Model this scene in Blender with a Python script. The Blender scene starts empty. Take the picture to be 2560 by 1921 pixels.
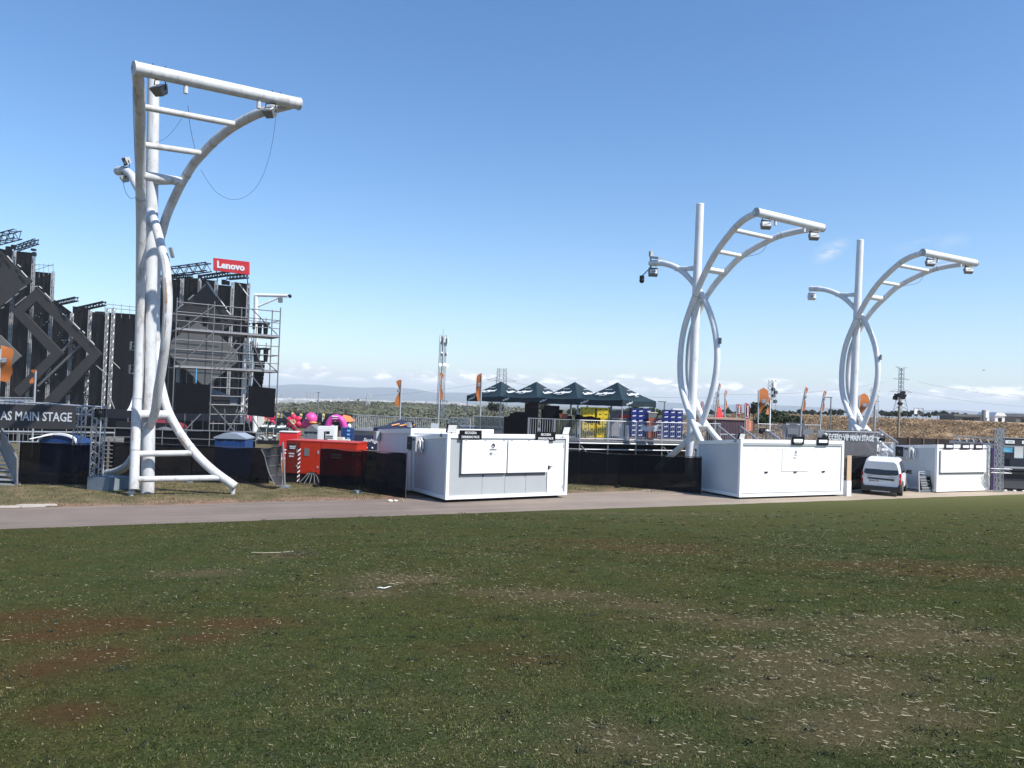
import bpy, math, random
import numpy as np
from mathutils import Vector, Matrix

random.seed(7)
rng = np.random.default_rng(11)
scene = bpy.context.scene
COL = scene.collection
R_ = math.radians

# ------------------------------------------------------------------ camera
W, H, FPX = 2560, 1921, 1923.0
CAMZ = 3.95
PITCH, ROLL = R_(1.34), R_(2.0)
Fv = Vector((0, math.cos(PITCH), math.sin(PITCH)))
U0 = Vector((0, -math.sin(PITCH), math.cos(PITCH)))
Rv = Vector((1, 0, 0)) * math.cos(ROLL) + U0 * math.sin(ROLL)
Uv = Vector((1, 0, 0)) * -math.sin(ROLL) + U0 * math.cos(ROLL)
CAM = Vector((0, 0, CAMZ))
cam = bpy.data.cameras.new("camera")
cam.sensor_fit = 'HORIZONTAL'
cam.sensor_width = 36
cam.lens = 36 * FPX / W
cam.clip_start = 0.1
cam.clip_end = 30000
camo = bpy.data.objects.new("camera", cam)
COL.objects.link(camo)
m3 = Matrix((Rv, Uv, -Fv)).transposed()
camo.matrix_world = Matrix.Translation(CAM) @ m3.to_4x4()
scene.camera = camo


def ray(px, py):
    return Fv + Rv * ((px - W / 2) / FPX) - Uv * ((py - H / 2) / FPX)


def P(px, py, d):
    """the point that was measured at pixel (px, py) of the photo, d metres ahead"""
    r = ray(px, py)
    return CAM + r * (d / r.y)


def G(px, py, z=0.0):
    r = ray(px, py)
    return CAM + r * ((z - CAMZ) / r.z)


# ------------------------------------------------------------------ light
SUN_AZ, SUN_EL = R_(122), R_(49)      # azimuth from +Y towards +X
SUN_STRENGTH, SKY_STRENGTH = 3.5, 0.085
sd = Vector((math.sin(SUN_AZ) * math.cos(SUN_EL), math.cos(SUN_AZ) * math.cos(SUN_EL), math.sin(SUN_EL)))
sl = bpy.data.lights.new("sun", 'SUN')
sl.energy = SUN_STRENGTH
sl.angle = R_(0.5)
sl.color = (1.0, 0.955, 0.89)
so = bpy.data.objects.new("sun", sl)
COL.objects.link(so)
so.rotation_euler = (-sd).to_track_quat('-Z', 'Y').to_euler()

scene.view_settings.view_transform = 'Standard'
scene.view_settings.look = 'None'
scene.view_settings.exposure = 1.0
scene.view_settings.gamma = 1.0
try:
    scene.cycles.use_denoising = True
    scene.cycles.transparent_max_bounces = 24
    scene.cycles.max_bounces = 6
    scene.cycles.volume_bounces = 0
except Exception:
    pass

world = bpy.data.worlds.new("World")
scene.world = world
world.use_nodes = True
nt = world.node_tree
N, L = nt.nodes, nt.links
N.clear()


def wn(kind, **kw):
    n = N.new(kind)
    for k, v in kw.items():
        setattr(n, k, v)
    return n


def wmath(op, a, b=None, c=None):
    n = wn('ShaderNodeMath', operation=op)
    for i, v in enumerate((a, b, c)):
        if v is None:
            continue
        if isinstance(v, (int, float)):
            n.inputs[i].default_value = v
        else:
            L.new(v, n.inputs[i])
    return n.outputs[0]


sky = wn('ShaderNodeTexSky', sky_type='NISHITA')
sky.sun_disc = False
sky.sun_elevation = SUN_EL
sky.sun_rotation = SUN_AZ
sky.altitude = 300
sky.air_density = 1.0
sky.dust_density = 0.25
sky.ozone_density = 3.5
tc = wn('ShaderNodeTexCoord')
sx = wn('ShaderNodeSeparateXYZ')
L.new(tc.outputs['Generated'], sx.inputs[0])
az = wmath('ARCTAN2', sx.outputs[0], sx.outputs[1])
el = wmath('ARCSINE', sx.outputs[2])
cmb = wn('ShaderNodeCombineXYZ')
L.new(wmath('MULTIPLY', az, 46.0), cmb.inputs[0])
L.new(wmath('MULTIPLY', el, 150.0), cmb.inputs[1])
nz = wn('ShaderNodeTexNoise')
nz.inputs['Scale'].default_value = 0.55
nz.inputs['Detail'].default_value = 9
nz.inputs['Roughness'].default_value = 0.62
L.new(cmb.outputs[0], nz.inputs['Vector'])
# cloud bank: a band low over the horizon with a bumpy top
cmb2 = wn('ShaderNodeCombineXYZ')
L.new(wmath('MULTIPLY', az, 9.0), cmb2.inputs[0])
nz2 = wn('ShaderNodeTexNoise')
nz2.inputs['Scale'].default_value = 1.0
nz2.inputs['Detail'].default_value = 6
L.new(cmb2.outputs[0], nz2.inputs['Vector'])
top = wmath('ADD', wmath('MULTIPLY', nz2.outputs[0], 0.034), R_(1.3))
bank = wmath('SUBTRACT', top, el)
bank = wmath('ADD', bank, wmath('MULTIPLY', wmath('SUBTRACT', nz.outputs[0], 0.5), 0.034))


def smooth(v, a, b):
    mr = wn('ShaderNodeMapRange', interpolation_type='SMOOTHSTEP')
    mr.inputs[1].default_value = a
    mr.inputs[2].default_value = b
    L.new(v, mr.inputs[0])
    return mr.outputs[0]


bank = smooth(bank, 0.0, 0.011)
fade_low = smooth(el, R_(0.2), R_(1.9))
bank_soft = wmath('MULTIPLY', bank, wmath('ADD', wmath('MULTIPLY', fade_low, 0.50), 0.40))
# bright puffs inside the band
puff = smooth(nz.outputs[0], 0.48, 0.57)
puff = wmath('MULTIPLY', puff, bank)
puff = wmath('MULTIPLY', puff, smooth(el, R_(0.9), R_(1.5)))


def spot(px, py, sx_, sy_, tilt):
    r = ray(px, py).normalized()
    a0, e0 = math.atan2(r.x, r.y), math.asin(r.z)
    da = wmath('SUBTRACT', az, a0)
    de = wmath('SUBTRACT', el, e0)
    u = wmath('ADD', wmath('MULTIPLY', da, math.cos(tilt)), wmath('MULTIPLY', de, math.sin(tilt)))
    v = wmath('SUBTRACT', wmath('MULTIPLY', de, math.cos(tilt)), wmath('MULTIPLY', da, math.sin(tilt)))
    q = wmath('ADD', wmath('POWER', wmath('DIVIDE', wmath('ABSOLUTE', u), sx_), 2.0),
              wmath('POWER', wmath('DIVIDE', wmath('ABSOLUTE', v), sy_), 2.0))
    g = wmath('EXPONENT', wmath('MULTIPLY', q, -1.0))
    return wmath('MULTIPLY', g, smooth(nz.outputs[0], 0.38, 0.62))


s1 = wmath('MULTIPLY', spot(2076, 628, 0.015, 0.007, 0.5), 0.75)
s2 = wmath('MULTIPLY', spot(2330, 612, 0.03, 0.006, 0.12), 0.35)
s3 = wmath('MULTIPLY', spot(1990, 928, 0.03, 0.006, -0.03), 0.6)
cl = wmath('MAXIMUM', wmath('MAXIMUM', bank_soft, puff), wmath('MAXIMUM', wmath('MAXIMUM', s1, s2), s3))
cl = wmath('MINIMUM', cl, 0.95)
mixc = wn('ShaderNodeMix', data_type='RGBA')
L.new(cl, mixc.inputs[0])
hs = wn('ShaderNodeHueSaturation')
hs.inputs['Saturation'].default_value = 1.16
hs.inputs['Value'].default_value = 1.12
L.new(sky.outputs[0], hs.inputs['Color'])
veil = wn('ShaderNodeMix', data_type='RGBA')
vf = wmath('MULTIPLY', wmath('EXPONENT', wmath('MULTIPLY', wmath('MAXIMUM', el, 0.0), -11.0)), 0.72)
L.new(vf, veil.inputs[0])
L.new(hs.outputs[0], veil.inputs[6])
veil.inputs[7].default_value = (3.75, 4.30, 4.75, 1)
L.new(veil.outputs[2], mixc.inputs[6])
shade = wn('ShaderNodeMix', data_type='RGBA')
L.new(puff, shade.inputs[0])
shade.inputs[6].default_value = (5.2, 5.6, 6.0, 1)
shade.inputs[7].default_value = (9.0, 9.0, 9.0, 1)
L.new(shade.outputs[2], mixc.inputs[7])
bg = wn('ShaderNodeBackground')
bg.inputs[1].default_value = SKY_STRENGTH
L.new(mixc.outputs[2], bg.inputs[0])
wo = wn('ShaderNodeOutputWorld')
L.new(bg.outputs[0], wo.inputs[0])

# ------------------------------------------------------------------ materials
MATS = {}


def mat(name, color, rough=0.6, metal=0.0, var=0.12, scale=3.0, bump=0.0, bscale=None, spec=0.4, stretch=None,
        dirt=None, dirt_amt=0.0, dirt_scale=2.0, alpha=None):
    """principled material: base colour broken up by two noises, optional dirt colour and bump"""
    if name in MATS:
        return MATS[name]
    m = bpy.data.materials.new(name)
    m.use_nodes = True
    t = m.node_tree
    b = t.nodes['Principled BSDF']
    b.inputs['Roughness'].default_value = rough
    b.inputs['Metallic'].default_value = metal
    b.inputs['Specular IOR Level'].default_value = spec
    tcn = t.nodes.new('ShaderNodeTexCoord')
    src = tcn.outputs['Object']
    if stretch:
        mp = t.nodes.new('ShaderNodeMapping')
        mp.inputs['Scale'].default_value = stretch
        t.links.new(src, mp.inputs[0])
        src = mp.outputs[0]
    n1 = t.nodes.new('ShaderNodeTexNoise')
    n1.inputs['Scale'].default_value = scale
    n1.inputs['Detail'].default_value = 6
    n1.inputs['Roughness'].default_value = 0.65
    t.links.new(src, n1.inputs['Vector'])
    mr = t.nodes.new('ShaderNodeMapRange')
    mr.inputs[1].default_value = 0.25
    mr.inputs[2].default_value = 0.75
    mr.inputs[3].default_value = 1 - var
    mr.inputs[4].default_value = 1 + var
    t.links.new(n1.outputs[0], mr.inputs[0])
    mx = t.nodes.new('ShaderNodeVectorMath')
    mx.operation = 'SCALE'
    mx.inputs[0].default_value = color
    t.links.new(mr.outputs[0], mx.inputs['Scale'])
    out = mx.outputs[0]
    if dirt:
        n2 = t.nodes.new('ShaderNodeTexNoise')
        n2.inputs['Scale'].default_value = dirt_scale
        n2.inputs['Detail'].default_value = 8
        n2.inputs['Roughness'].default_value = 0.7
        t.links.new(src, n2.inputs['Vector'])
        m2 = t.nodes.new('ShaderNodeMapRange')
        m2.inputs[1].default_value = 0.66 - dirt_amt * 0.25
        m2.inputs[2].default_value = 0.74
        t.links.new(n2.outputs[0], m2.inputs[0])
        mm = t.nodes.new('ShaderNodeMix')
        mm.data_type = 'RGBA'
        mm.inputs[7].default_value = (*dirt, 1)
        t.links.new(m2.outputs[0], mm.inputs[0])
        t.links.new(out, mm.inputs[6])
        out = mm.outputs[2]
    t.links.new(out, b.inputs['Base Color'])
    if bump:
        n3 = t.nodes.new('ShaderNodeTexNoise')
        n3.inputs['Scale'].default_value = bscale or scale * 4
        n3.inputs['Detail'].default_value = 4
        t.links.new(src, n3.inputs['Vector'])
        bp = t.nodes.new('ShaderNodeBump')
        bp.inputs['Strength'].default_value = bump
        bp.inputs['Distance'].default_value = 0.05
        t.links.new(n3.outputs[0], bp.inputs['Height'])
        t.links.new(bp.outputs[0], b.inputs['Normal'])
    if alpha is not None:
        tr = t.nodes.new('ShaderNodeBsdfTransparent')
        ms = t.nodes.new('ShaderNodeMixShader')
        mr2 = t.nodes.new('ShaderNodeMapRange')
        mr2.inputs[3].default_value = alpha - 0.06
        mr2.inputs[4].default_value = alpha + 0.06
        t.links.new(n1.outputs[0], mr2.inputs[0])
        t.links.new(mr2.outputs[0], ms.inputs[0])
        t.links.new(tr.outputs[0], ms.inputs[1])
        t.links.new(b.outputs[0], ms.inputs[2])
        t.links.new(ms.outputs[0], t.nodes['Material Output'].inputs[0])
    MATS[name] = m
    return m


M_mast = mat('mast_white_paint', (0.66, 0.67, 0.68), 0.5, var=0.13, scale=1.6, dirt=(0.33, 0.29, 0.25), dirt_amt=0.30,
             dirt_scale=2.6, stretch=(1, 1, 0.5), bump=0.08, bscale=10)
M_near = mat('weathered_mast_paint', (0.52, 0.53, 0.54), 0.55, var=0.16, scale=2.2, dirt=(0.24, 0.20, 0.165), dirt_amt=0.55, dirt_scale=3.2, stretch=(1, 1, 0.45), bump=0.15, bscale=14)
M_rust = mat('rusty_paint', (0.22, 0.09, 0.03), 0.8, var=0.4, scale=8)
M_dark = mat('dark_metal', (0.012, 0.012, 0.015), 0.55, spec=0.2, var=0.2)
M_grey = mat('grey_plastic', (0.16, 0.165, 0.17), 0.5, var=0.1)
M_tube = mat('scaffold_tube', (0.15, 0.153, 0.165), 0.5, metal=0.3, var=0.18, scale=4)
M_steel = mat('galvanised_steel', (0.24, 0.245, 0.26), 0.45, metal=0.35, var=0.18, scale=4)
M_alu = mat('aluminium_truss', (0.42, 0.43, 0.45), 0.4, metal=0.4, var=0.1, scale=5)
M_drape = mat('black_stage_drape', (0.007, 0.0065, 0.0075), 0.95, spec=0.06, var=0.45, scale=0.7, stretch=(2.5, 1, 0.12), bump=0.6, bscale=1.5)
M_led = mat('led_screen_off', (0.032, 0.030, 0.029), 0.75, spec=0.2, var=0.10, scale=0.6)
M_led2 = mat('led_screen_light', (0.115, 0.11, 0.102), 0.7, var=0.08, scale=0.6)
M_scrim = mat('black_scrim', (0.0028, 0.0032, 0.006), 0.9, spec=0.08, var=0.3, scale=1.2, alpha=0.965, bump=0.35, bscale=1.2)
M_mesh = mat('grey_banner_mesh', (0.10, 0.10, 0.11), 0.8, var=0.1, alpha=0.8)
M_black = mat('black_cloth', (0.004, 0.004, 0.006), 0.9, spec=0.08, var=0.3, scale=2, bump=0.4, bscale=2)
M_banner = mat('charcoal_banner', (0.036, 0.036, 0.040), 0.75, var=0.12, scale=1.5, bump=0.3, bscale=1.5)
M_white = mat('white_sheet_metal', (0.80, 0.80, 0.79), 0.4, var=0.035, scale=0.9, dirt=(0.55, 0.52, 0.47), dirt_amt=0.02)
M_wgrey = mat('pale_grey_panel', (0.37, 0.39, 0.40), 0.5, var=0.05, scale=0.9, dirt=(0.36, 0.35, 0.33), dirt_amt=0.05)
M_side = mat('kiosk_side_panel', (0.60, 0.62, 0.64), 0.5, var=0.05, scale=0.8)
M_sideshade = mat('kiosk_shaded_side', (0.50, 0.53, 0.56), 0.5, var=0.05, scale=0.8)  # white side walls, with their shade put into a darker colour
M_board = mat('black_sign_board', (0.006, 0.006, 0.007), 0.5, spec=0.15, var=0.1)
M_letter = mat('white_lettering', (0.78, 0.79, 0.80), 0.6, var=0.02)
M_letgrey = mat('pale_grey_lettering', (0.55, 0.58, 0.61), 0.6, var=0.03)
M_lens = mat('lamp_glass', (0.55, 0.57, 0.58), 0.15, var=0.05)
M_lampface = mat('white_lamp_face', (0.86, 0.86, 0.85), 0.3, var=0.02)
M_red = mat('signal_red', (0.62, 0.025, 0.03), 0.45, var=0.06)
M_gen = mat('orange_red_paint', (0.47, 0.026, 0.006), 0.42, var=0.08, scale=1.2, dirt=(0.30, 0.04, 0.02), dirt_amt=0.05)
M_orange = mat('orange_flag_cloth', (0.40, 0.125, 0.028), 0.75, var=0.12, scale=2)
M_orange2 = mat('faded_orange_cloth', (0.50, 0.18, 0.075), 0.75, var=0.1, scale=2)
M_emblem = mat('grey_emblem_print', (0.20, 0.19, 0.21), 0.7, var=0.9, scale=14)
M_maroon = mat('maroon_cloth', (0.25, 0.012, 0.02), 0.7, var=0.15)
M_tent = mat('dark_green_tent', (0.011, 0.026, 0.032), 0.55, var=0.25, scale=1.5, bump=0.5, bscale=2.0)
M_navy = mat('navy_cloth', (0.02, 0.025, 0.06), 0.7, var=0.2, scale=2, bump=0.4)
M_deck = mat('deck_board', (0.14, 0.14, 0.145), 0.7, var=0.15)
M_blue = mat('blue_plastic', (0.012, 0.045, 0.16), 0.45, var=0.12)
M_crateb = mat('blue_crate_plastic', (0.012, 0.022, 0.17), 0.4, var=0.15)
M_cratey = mat('yellow_crate_plastic', (0.52, 0.38, 0.012), 0.45, var=0.1)
M_paleblue = mat('pale_blue_roof', (0.26, 0.30, 0.36), 0.5, var=0.08)
M_conc = mat('painted_concrete', (0.17, 0.205, 0.235), 0.8, var=0.15, scale=3, bump=0.2)
M_pink = mat('pink_inflatable', (0.62, 0.07, 0.30), 0.45, var=0.06)
M_magenta = mat('magenta_inflatable', (0.56, 0.05, 0.32), 0.45, var=0.06)
M_crimson = mat('crimson_inflatable', (0.58, 0.02, 0.08), 0.45, var=0.1)
M_yellow = mat('yellow_cloth', (0.62, 0.50, 0.10), 0.7, var=0.1)
M_cream = mat('cream_plastic', (0.62, 0.58, 0.50), 0.6, var=0.1)
M_wood = mat('pallet_wood', (0.28, 0.22, 0.16), 0.85, var=0.25, scale=6)
M_tan = mat('plywood_tan', (0.55, 0.40, 0.27), 0.7, var=0.08)
M_brownbox = mat('brown_crate_paint', (0.16, 0.09, 0.06), 0.7, var=0.2)
M_terracotta = mat('terracotta_plastic', (0.33, 0.09, 0.05), 0.6, var=0.15)
M_tyre = mat('tyre_rubber', (0.015, 0.015, 0.016), 0.85, var=0.2)
M_van = mat('white_car_paint', (0.78, 0.78, 0.79), 0.25, var=0.02, spec=0.6)
M_glass = mat('dark_glass', (0.012, 0.014, 0.022), 0.12, var=0.1, spec=0.6)
M_bumper = mat('black_bumper', (0.03, 0.028, 0.028), 0.6, var=0.15)
M_tail = mat('tail_lamp_red', (0.35, 0.01, 0.015), 0.2, var=0.1)
M_rope = mat('black_cable', (0.02, 0.02, 0.022), 0.7, var=0.1)
M_purple = mat('purple_panel', (0.045, 0.02, 0.09), 0.6, var=0.15)
M_bluetarp = mat('sky_blue_tarp', (0.10, 0.36, 0.55), 0.5, var=0.35, scale=3)
M_bark = mat('bark', (0.10, 0.075, 0.05), 0.9, var=0.3, scale=6)
M_leaf = mat('olive_leaves', (0.055, 0.075, 0.026), 0.7, var=0.5, scale=1.2)
M_leafd = mat('dark_leaves', (0.032, 0.043, 0.020), 0.75, var=0.5, scale=0.4)
M_scrub = mat('grey_green_scrub', (0.115, 0.118, 0.076), 0.9, var=0.3, scale=0.05)
M_straw = mat('dry_straw', (0.27, 0.235, 0.15), 0.8, var=0.45, scale=1.5)
M_drygrass = mat('golden_dry_grass', (0.35, 0.245, 0.14), 0.9, var=0.3, scale=0.35)
M_city = mat('far_city_walls', (0.55, 0.54, 0.53), 0.8, var=0.4, scale=0.01)
M_shed = mat('shed_roof', (0.13, 0.13, 0.125), 0.8, var=0.2)

# ------------------------------------------------------------------ geometry helpers


class MB:
    def __init__(self):
        self.v, self.f, self.s = [], [], []

    def raw(self, v, f, smooth=False):
        o = len(self.v)
        self.v += [tuple(p) for p in v]
        for q in f:
            self.f.append([i + o for i in q])
            self.s.append(smooth)
        return self

    def box(self, c, s, rot=None):
        hx, hy, hz = s[0] / 2, s[1] / 2, s[2] / 2
        pts = [Vector((x, y, z)) for z in (-hz, hz) for y in (-hy, hy) for x in (-hx, hx)]
        if rot is not None:
            pts = [rot @ p for p in pts]
        c = Vector(c)
        return self.raw([p + c for p in pts], [(0, 2, 3, 1), (4, 5, 7, 6), (0, 1, 5, 4), (2, 6, 7, 3), (0, 4, 6, 2), (1, 3, 7, 5)])

    def span(self, a, b):
        a, b = Vector(a), Vector(b)
        return self.box((a + b) / 2, [abs(x) for x in (b - a)])

    def tube(self, pts, r, n=8, cap=True):
        pts = [Vector(p) for p in pts]
        k = len(pts)
        rad = r if isinstance(r, (list, tuple)) else [r] * k
        V, Fc = [], []
        t0 = (pts[1] - pts[0]).normalized()
        up = Vector((0, 0, 1)) if abs(t0.z) < 0.9 else Vector((1, 0, 0))
        a = t0.cross(up).normalized()
        for i, p in enumerate(pts):
            t = (pts[min(i + 1, k - 1)] - pts[max(i - 1, 0)])
            t = t.normalized() if t.length > 1e-9 else t0
            a = (a - t * a.dot(t)).normalized()
            b = t.cross(a)
            for j in range(n):
                th = 2 * math.pi * j / n
                V.append(p + (a * math.cos(th) + b * math.sin(th)) * rad[i])
        for i in range(k - 1):
            for j in range(n):
                j2 = (j + 1) % n
                Fc.append((i * n + j, i * n + j2, (i + 1) * n + j2, (i + 1) * n + j))
        self.raw(V, Fc, n > 5)
        if cap:
            self.raw(V[:n], [tuple(range(n))[::-1]])
            self.raw(V[-n:], [tuple(range(n))])
        return self

    def bar(self, p, q, r, n=4):
        return self.tube([p, q], r, n)

    def prism(self, pts, ext):
        pts = [Vector(p) for p in pts]
        e = Vector(ext)
        n = len(pts)
        V = pts + [p + e for p in pts]
        Fc = [tuple(range(n)), tuple(range(2 * n - 1, n - 1, -1))]
        Fc += [(i, i + n, (i + 1) % n + n, (i + 1) % n) for i in range(n)]
        return self.raw(V, Fc)

    def sphere(self, c, r, nu=16, nv=10):
        r = Vector(r) if hasattr(r, '__len__') else Vector((r, r, r))
        c = Vector(c)
        V = [c + Vector((0, 0, r.z))]
        for i in range(1, nv):
            ph = math.pi * i / nv
            for j in range(nu):
                th = 2 * math.pi * j / nu
                V.append(c + Vector((r.x * math.sin(ph) * math.cos(th), r.y * math.sin(ph) * math.sin(th), r.z * math.cos(ph))))
        V.append(c - Vector((0, 0, r.z)))
        Fc = [(0, 1 + j, 1 + (j + 1) % nu) for j in range(nu)]
        for i in range(nv - 2):
            for j in range(nu):
                a = 1 + i * nu
                Fc.append((a + j, a + nu + j, a + nu + (j + 1) % nu, a + (j + 1) % nu))
        a = 1 + (nv - 2) * nu
        Fc += [(a + j, len(V) - 1, a + (j + 1) % nu) for j in range(nu)]
        return self.raw(V, Fc, True)

    def truss(self, p, q, w, h=None, rc=0.025, rb=0.014, seg=None, up=(0, 0, 1), n=4, flat=False):
        """box truss from p to q: four chords and zig-zag braces"""
        p, q = Vector(p), Vector(q)
        h = h or w
        d = (q - p)
        ln = d.length
        t = d.normalized()
        upv = Vector(up)
        if abs(t.dot(upv)) > 0.95:
            upv = Vector((0, 1, 0))
        s = t.cross(upv).normalized()
        u = s.cross(t)
        seg = seg or max(2, int(round(ln / max(w, h) / 1.0)))
        cs = [s * (w / 2) + u * (h / 2), s * (-w / 2) + u * (h / 2), s * (-w / 2) - u * (h / 2), s * (w / 2) - u * (h / 2)]
        for c in cs:
            self.bar(p + c, q + c, rc, n)
        for k in range(4):
            a, b = cs[k], cs[(k + 1) % 4]
            for i in range(seg):
                x, y = (a, b) if i % 2 == 0 else (b, a)
                self.bar(p + t * (ln * i / seg) + x, p + t * (ln * (i + 1) / seg) + y, rb, 3)
        return self

    def text(self, s, o, ex, ey, height, width=None, depth=0.004, bold=0.0, shear=0.0):
        """lettering lying in the plane (ex, ey), centred on o, cap height given, optional total width"""
        cu = bpy.data.curves.new('lettering', 'FONT')
        cu.body = s
        cu.size = 1.0
        cu.align_x = 'CENTER'
        cu.align_y = 'CENTER'
        cu.extrude = 0.01
        cu.offset = bold
        cu.shear = shear
        cu.resolution_u = 2
        ob = bpy.data.objects.new('lettering', cu)
        me = ob.to_mesh()
        co = np.array([v.co[:] for v in me.vertices])
        fs = [tuple(p.vertices) for p in me.polygons]
        lo, hi = co.min(0), co.max(0)
        co[:, :2] -= (lo[:2] + hi[:2]) / 2
        sy = height / (hi[1] - lo[1])
        sx_ = (width / (hi[0] - lo[0])) if width else sy
        o, ex, ey = Vector(o), Vector(ex).normalized(), Vector(ey).normalized()
        ez = ex.cross(ey)
        V = [o + ex * (c[0] * sx_) + ey * (c[1] * sy) + ez * (c[2] * depth / 0.01) for c in co]
        self.raw(V, fs)
        ob.to_mesh_clear()
        bpy.data.objects.remove(ob)
        bpy.data.curves.remove(cu)
        return self

    def build(self, name, material, parent=None, origin=None):
        me = bpy.data.meshes.new(name)
        vs = self.v
        if origin is not None:
            o = Vector(origin)
            vs = [Vector(p) - o for p in vs]
        me.from_pydata([tuple(p) for p in vs], [], self.f)
        me.polygons.foreach_set('use_smooth', self.s)
        me.materials.append(material)
        me.update()
        ob = bpy.data.objects.new(name, me)
        COL.objects.link(ob)
        if origin is not None:
            ob.location = origin
        if parent is not None:
            ob.parent = parent
        return ob


def split_build(mb, name, material, parent):
    """one object per loose piece of a builder"""
    n = len(mb.v)
    root = list(range(n))

    def find(i):
        while root[i] != i:
            root[i] = root[root[i]]
            i = root[i]
        return i
    for f in mb.f:
        for k in f[1:]:
            root[find(k)] = find(f[0])
    # caps share their place with the tube's end ring
    seen = {}
    for i, p in enumerate(mb.v):
        key = tuple(round(c, 5) for c in p)
        if key in seen:
            root[find(i)] = find(seen[key])
        else:
            seen[key] = i
    groups = {}
    for f, sm in zip(mb.f, mb.s):
        groups.setdefault(find(f[0]), []).append((f, sm))
    out = []
    for fs in groups.values():
        b = MB()
        idx = {}
        for f, sm in fs:
            g = []
            for k in f:
                if k not in idx:
                    idx[k] = len(b.v)
                    b.v.append(mb.v[k])
                g.append(idx[k])
            b.f.append(g)
            b.s.append(sm)
        out.append(b.build(name, material, parent))
    return out


def np_mesh(name, V, F_, material):
    me = bpy.data.meshes.new(name)
    V = np.asarray(V, np.float32)
    F_ = np.asarray(F_, np.int32)
    k = F_.shape[1]
    me.vertices.add(len(V))
    me.vertices.foreach_set('co', V.ravel())
    me.loops.add(F_.size)
    me.loops.foreach_set('vertex_index', F_.ravel())
    me.polygons.add(len(F_))
    me.polygons.foreach_set('loop_start', np.arange(0, F_.size, k, dtype=np.int32))
    me.update(calc_edges=True)
    me.validate()
    me.materials.append(material)
    ob = bpy.data.objects.new(name, me)
    COL.objects.link(ob)
    return ob


def tag(o, label, cat, group=None):
    o['label'] = label
    o['category'] = cat
    if group:
        o['group'] = group
    return o


def kind(o, k):
    o['kind'] = k
    return o


def thing(name, label, cat, loc, yaw=0.0, group=None):
    o = bpy.data.objects.new(name, None)
    o.empty_display_size = 0.2
    COL.objects.link(o)
    o.location = loc
    o.rotation_euler = (0, 0, yaw)
    return tag(o, label, cat, group)


def copy_tree(o, parent=None):
    c = o.copy()
    COL.objects.link(c)
    if parent is not None:
        c.parent = parent
    for ch in list(o.children):
        copy_tree(ch, c)
    return c


def catmull(pts, sub=6):
    pts = [np.array(p, float) for p in pts]
    out = []
    ext = [2 * pts[0] - pts[1]] + pts + [2 * pts[-1] - pts[-2]]
    for i in range(1, len(ext) - 2):
        p0, p1, p2, p3 = ext[i - 1:i + 3]
        for k in range(sub):
            t = k / sub
            out.append(0.5 * ((2 * p1) + (-p0 + p2) * t + (2 * p0 - 5 * p1 + 4 * p2 - p3) * t ** 2 + (-p0 + 3 * p1 - 3 * p2 + p3) * t ** 3))
    out.append(pts[-1])
    return [Vector(p) for p in out]


def yaw_of(dx, dy):
    return math.atan2(dy, dx)


# numpy value noise
_perm = rng.random((256, 256))


def vnoise(x, y, s):
    x, y = np.asarray(x) / s, np.asarray(y) / s
    xi, yi = np.floor(x).astype(int), np.floor(y).astype(int)
    fx, fy = x - xi, y - yi
    fx, fy = fx * fx * (3 - 2 * fx), fy * fy * (3 - 2 * fy)
    g = lambda a, b: _perm[a % 256, b % 256]
    return (g(xi, yi) * (1 - fx) + g(xi + 1, yi) * fx) * (1 - fy) + (g(xi, yi + 1) * (1 - fx) + g(xi + 1, yi + 1) * fx) * fy


def fbm(x, y, s):
    return (vnoise(x, y, s) + 0.5 * vnoise(x, y, s / 2) + 0.25 * vnoise(x, y, s / 4)) / 1.75


# ------------------------------------------------------------------ setting: terrain, path, lawn
E0 = Vector((-13.75, 20.97, 0))
EDIR = Vector((0.900, 0.4355, 0)).normalized()
ENRM = Vector((EDIR.y, -EDIR.x, 0))          # towards the camera
LK = 2.27 / 24.85


def lawn_z(x, y):
    D = (x - E0.x) * ENRM.x + (y - E0.y) * ENRM.y
    S = (x - E0.x) * EDIR.x + (y - E0.y) * EDIR.y
    z = 0.035 + LK * D
    for (S0, D0, S1, D1) in RUTS:
        t = np.clip((S - S0) / (S1 - S0), -0.4, 1.6)
        dd = D - (D0 + (D1 - D0) * t)
        z = z - 0.035 * np.exp(-(dd / 0.16) ** 2) + 0.018 * np.exp(-((np.abs(dd) - 0.34) / 0.14) ** 2)
    return z + 0.03 * (fbm(x + 90, y + 50, 3.0) - 0.5) * np.clip(D / 2, 0, 1) + 0.02 * (fbm(x + 90, y + 50, 0.5) - 0.5) * np.clip(D / 2, 0, 1)


def L_at(px, py):
    r = ray(px, py)
    a = r.z - LK * (r.x * ENRM.x + r.y * ENRM.y)
    b = 0.035 + LK * ((CAM.x - E0.x) * ENRM.x + (CAM.y - E0.y) * ENRM.y) - CAM.z
    return CAM + r * (b / a)


def SD(p):
    q = p - E0
    return q.dot(EDIR), q.dot(ENRM)


RUTS = []
for (a, b) in (((1338, 1324), (2553, 1411)), ((1338, 1385), (2553, 1486))):
    RUTS.append((*SD(L_at(*a)), *SD(L_at(*b))))

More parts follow.
